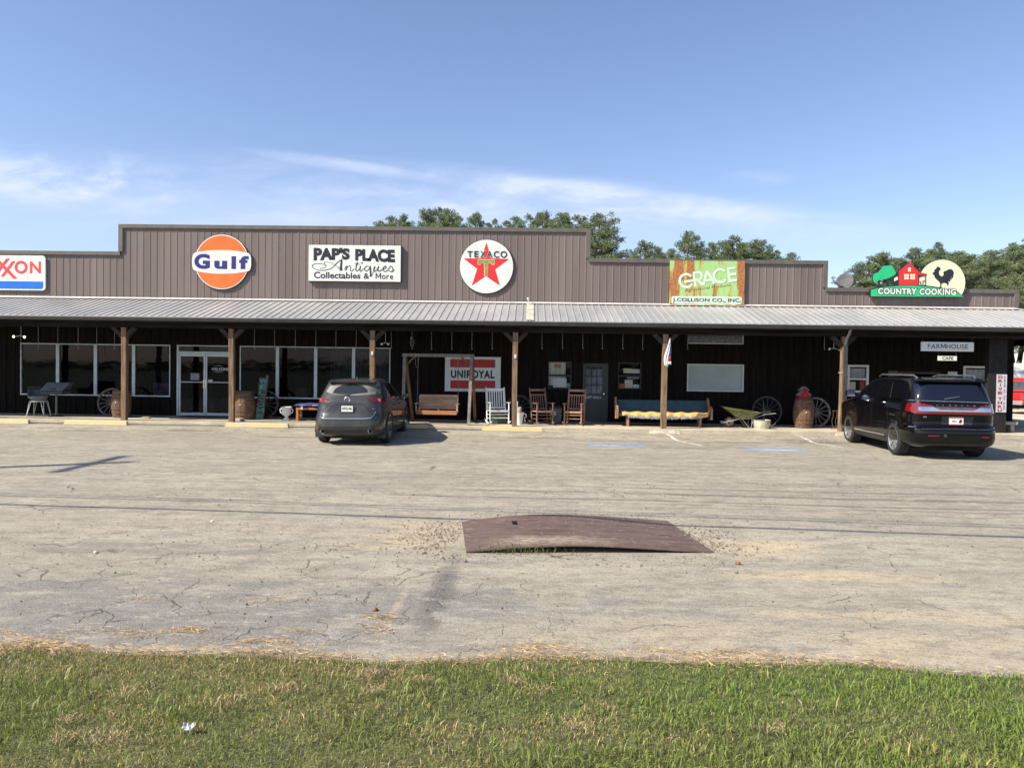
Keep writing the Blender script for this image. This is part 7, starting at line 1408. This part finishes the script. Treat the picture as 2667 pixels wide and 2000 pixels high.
TM = [(1328,590,72,3,1.2),(1353,573,70,1,1.0),(1394,562,66,0,1),(1427,560,68,2,.9),(1458,565,64,1,1),(1492,559,66,0,1),(1521,573,70,2,.85),(1560,567,48,2,1.0),(1588,598,46,0,.85),(1650,662,80,0,1.1)]
TRt = [(1692,634,72,0,1.15),(1720,652,76,2,.9),(1748,656,78,1,1),(1794,612,66,2,.95),(1826,640,70,0,.8),(1857,640,72,1,1),(1890,632,70,0,.9),(1918,622,66,2,.95),(1947,640,70,1,.9),(1975,627,66,0,1),(2004,640,70,3,1.2),(2033,660,78,3,1.1),(2069,664,80,1,1)]
def place(lst, desc, grp):
    for i, (px, py, Y, v, sx) in enumerate(lst):
        if px > 2590: Y = 66+i % 3*2
        p = W(px, py, Y); H = p.z+.1
        tree(p.x-.15, Y, H, v, desc, grp, rd.uniform(0, 6.28), sx*1.12*min(1.25, max(.8, 15/H*.85)))
place(TL, 'pine tree top showing above the tall parapet left of the star sign', 'pines above the parapet left of the star sign')
place(TM, 'pine tree top showing above the tall parapet right of the star sign', 'pines above the parapet right of the star sign')
place(TRt, 'pine tree top showing above the lower parapet around the rusty board', 'pines above the lower parapet')
TC = [(2238,722,50,0,.9),(2262,690,50,2,.9),(2293,662,48,0,1.0),(2318,675,52,1,.95),(2350,690,56,2,1),(2385,655,56,1,1.1),(2410,664,58,3,1.3),(2430,690,56,0,1),(2457,640,60,3,1.0),(2480,668,56,0,1),(2501,664,48,2,1),(2534,662,46,0,1.05),(2560,690,50,2,1),(2578,662,50,1,1.05),(2598,668,54,3,1.3),(2615,700,44,0,1),(2640,652,42,2,1.05),(2664,636,42,0,1.1),(2690,665,44,2,1),(2700,625,50,1,1.2),(2740,620,46,0,1)]
place(TC, 'pine tree in the dense stand behind the cut-out cafe sign', 'pines at the right end of the building')
for i, (x, y, H, v) in enumerate(((44, 66, 11, 0), (47, 64, 12, 2), (50.5, 67, 11, 1), (41.5, 68, 12, 2), (38.5, 70, 12, 0), (54, 66, 12, 0), (36, 66, 11, 2), (33, 68, 12, 0))):
    tree(x, y, H, v, 'pine tree standing low behind the white trailer', 'pines behind the white trailer', i*1.3, 1.25)
# understorey bushes behind the trailer and the lot, broad distant wood behind the camera
mb_, V, C = pine(21, H=8, cb=.02, rad=3.6, dense=1.3); tot_V = []; tot_C = []
for k in range(16): ox = 28+k*2.6; q = V*np.array([.8, .8, .62]); q = q+np.array([ox, 63+2*math.sin(k*2.1), -.3]); tot_V.append(q); tot_C.append(C*.8)
tag(np_mesh('understorey', np.concatenate(tot_V), 4, np.concatenate(tot_C), crm), 'dense dark green thicket behind the white trailer', 'thicket', kind='stuff')
tot_V = []; tot_C = []; rd = random.Random(8)
Vs = V[:len(V)//16*4]; Cs = C[:len(V)//16*4]
for k in range(46): sc_ = rd.uniform(.8, 1.5); q = Vs*np.array([2.6, 2.6, sc_])+np.array([-190+k*8.4, -150+rd.uniform(-8, 8), -.3]); tot_V.append(q); tot_C.append(Cs*.7)
tag(np_mesh('far_wood', np.concatenate(tot_V), 4, np.concatenate(tot_C), crm), 'distant wood across the road seen only as a dark line reflected in the shop windows', 'wood', kind='stuff')
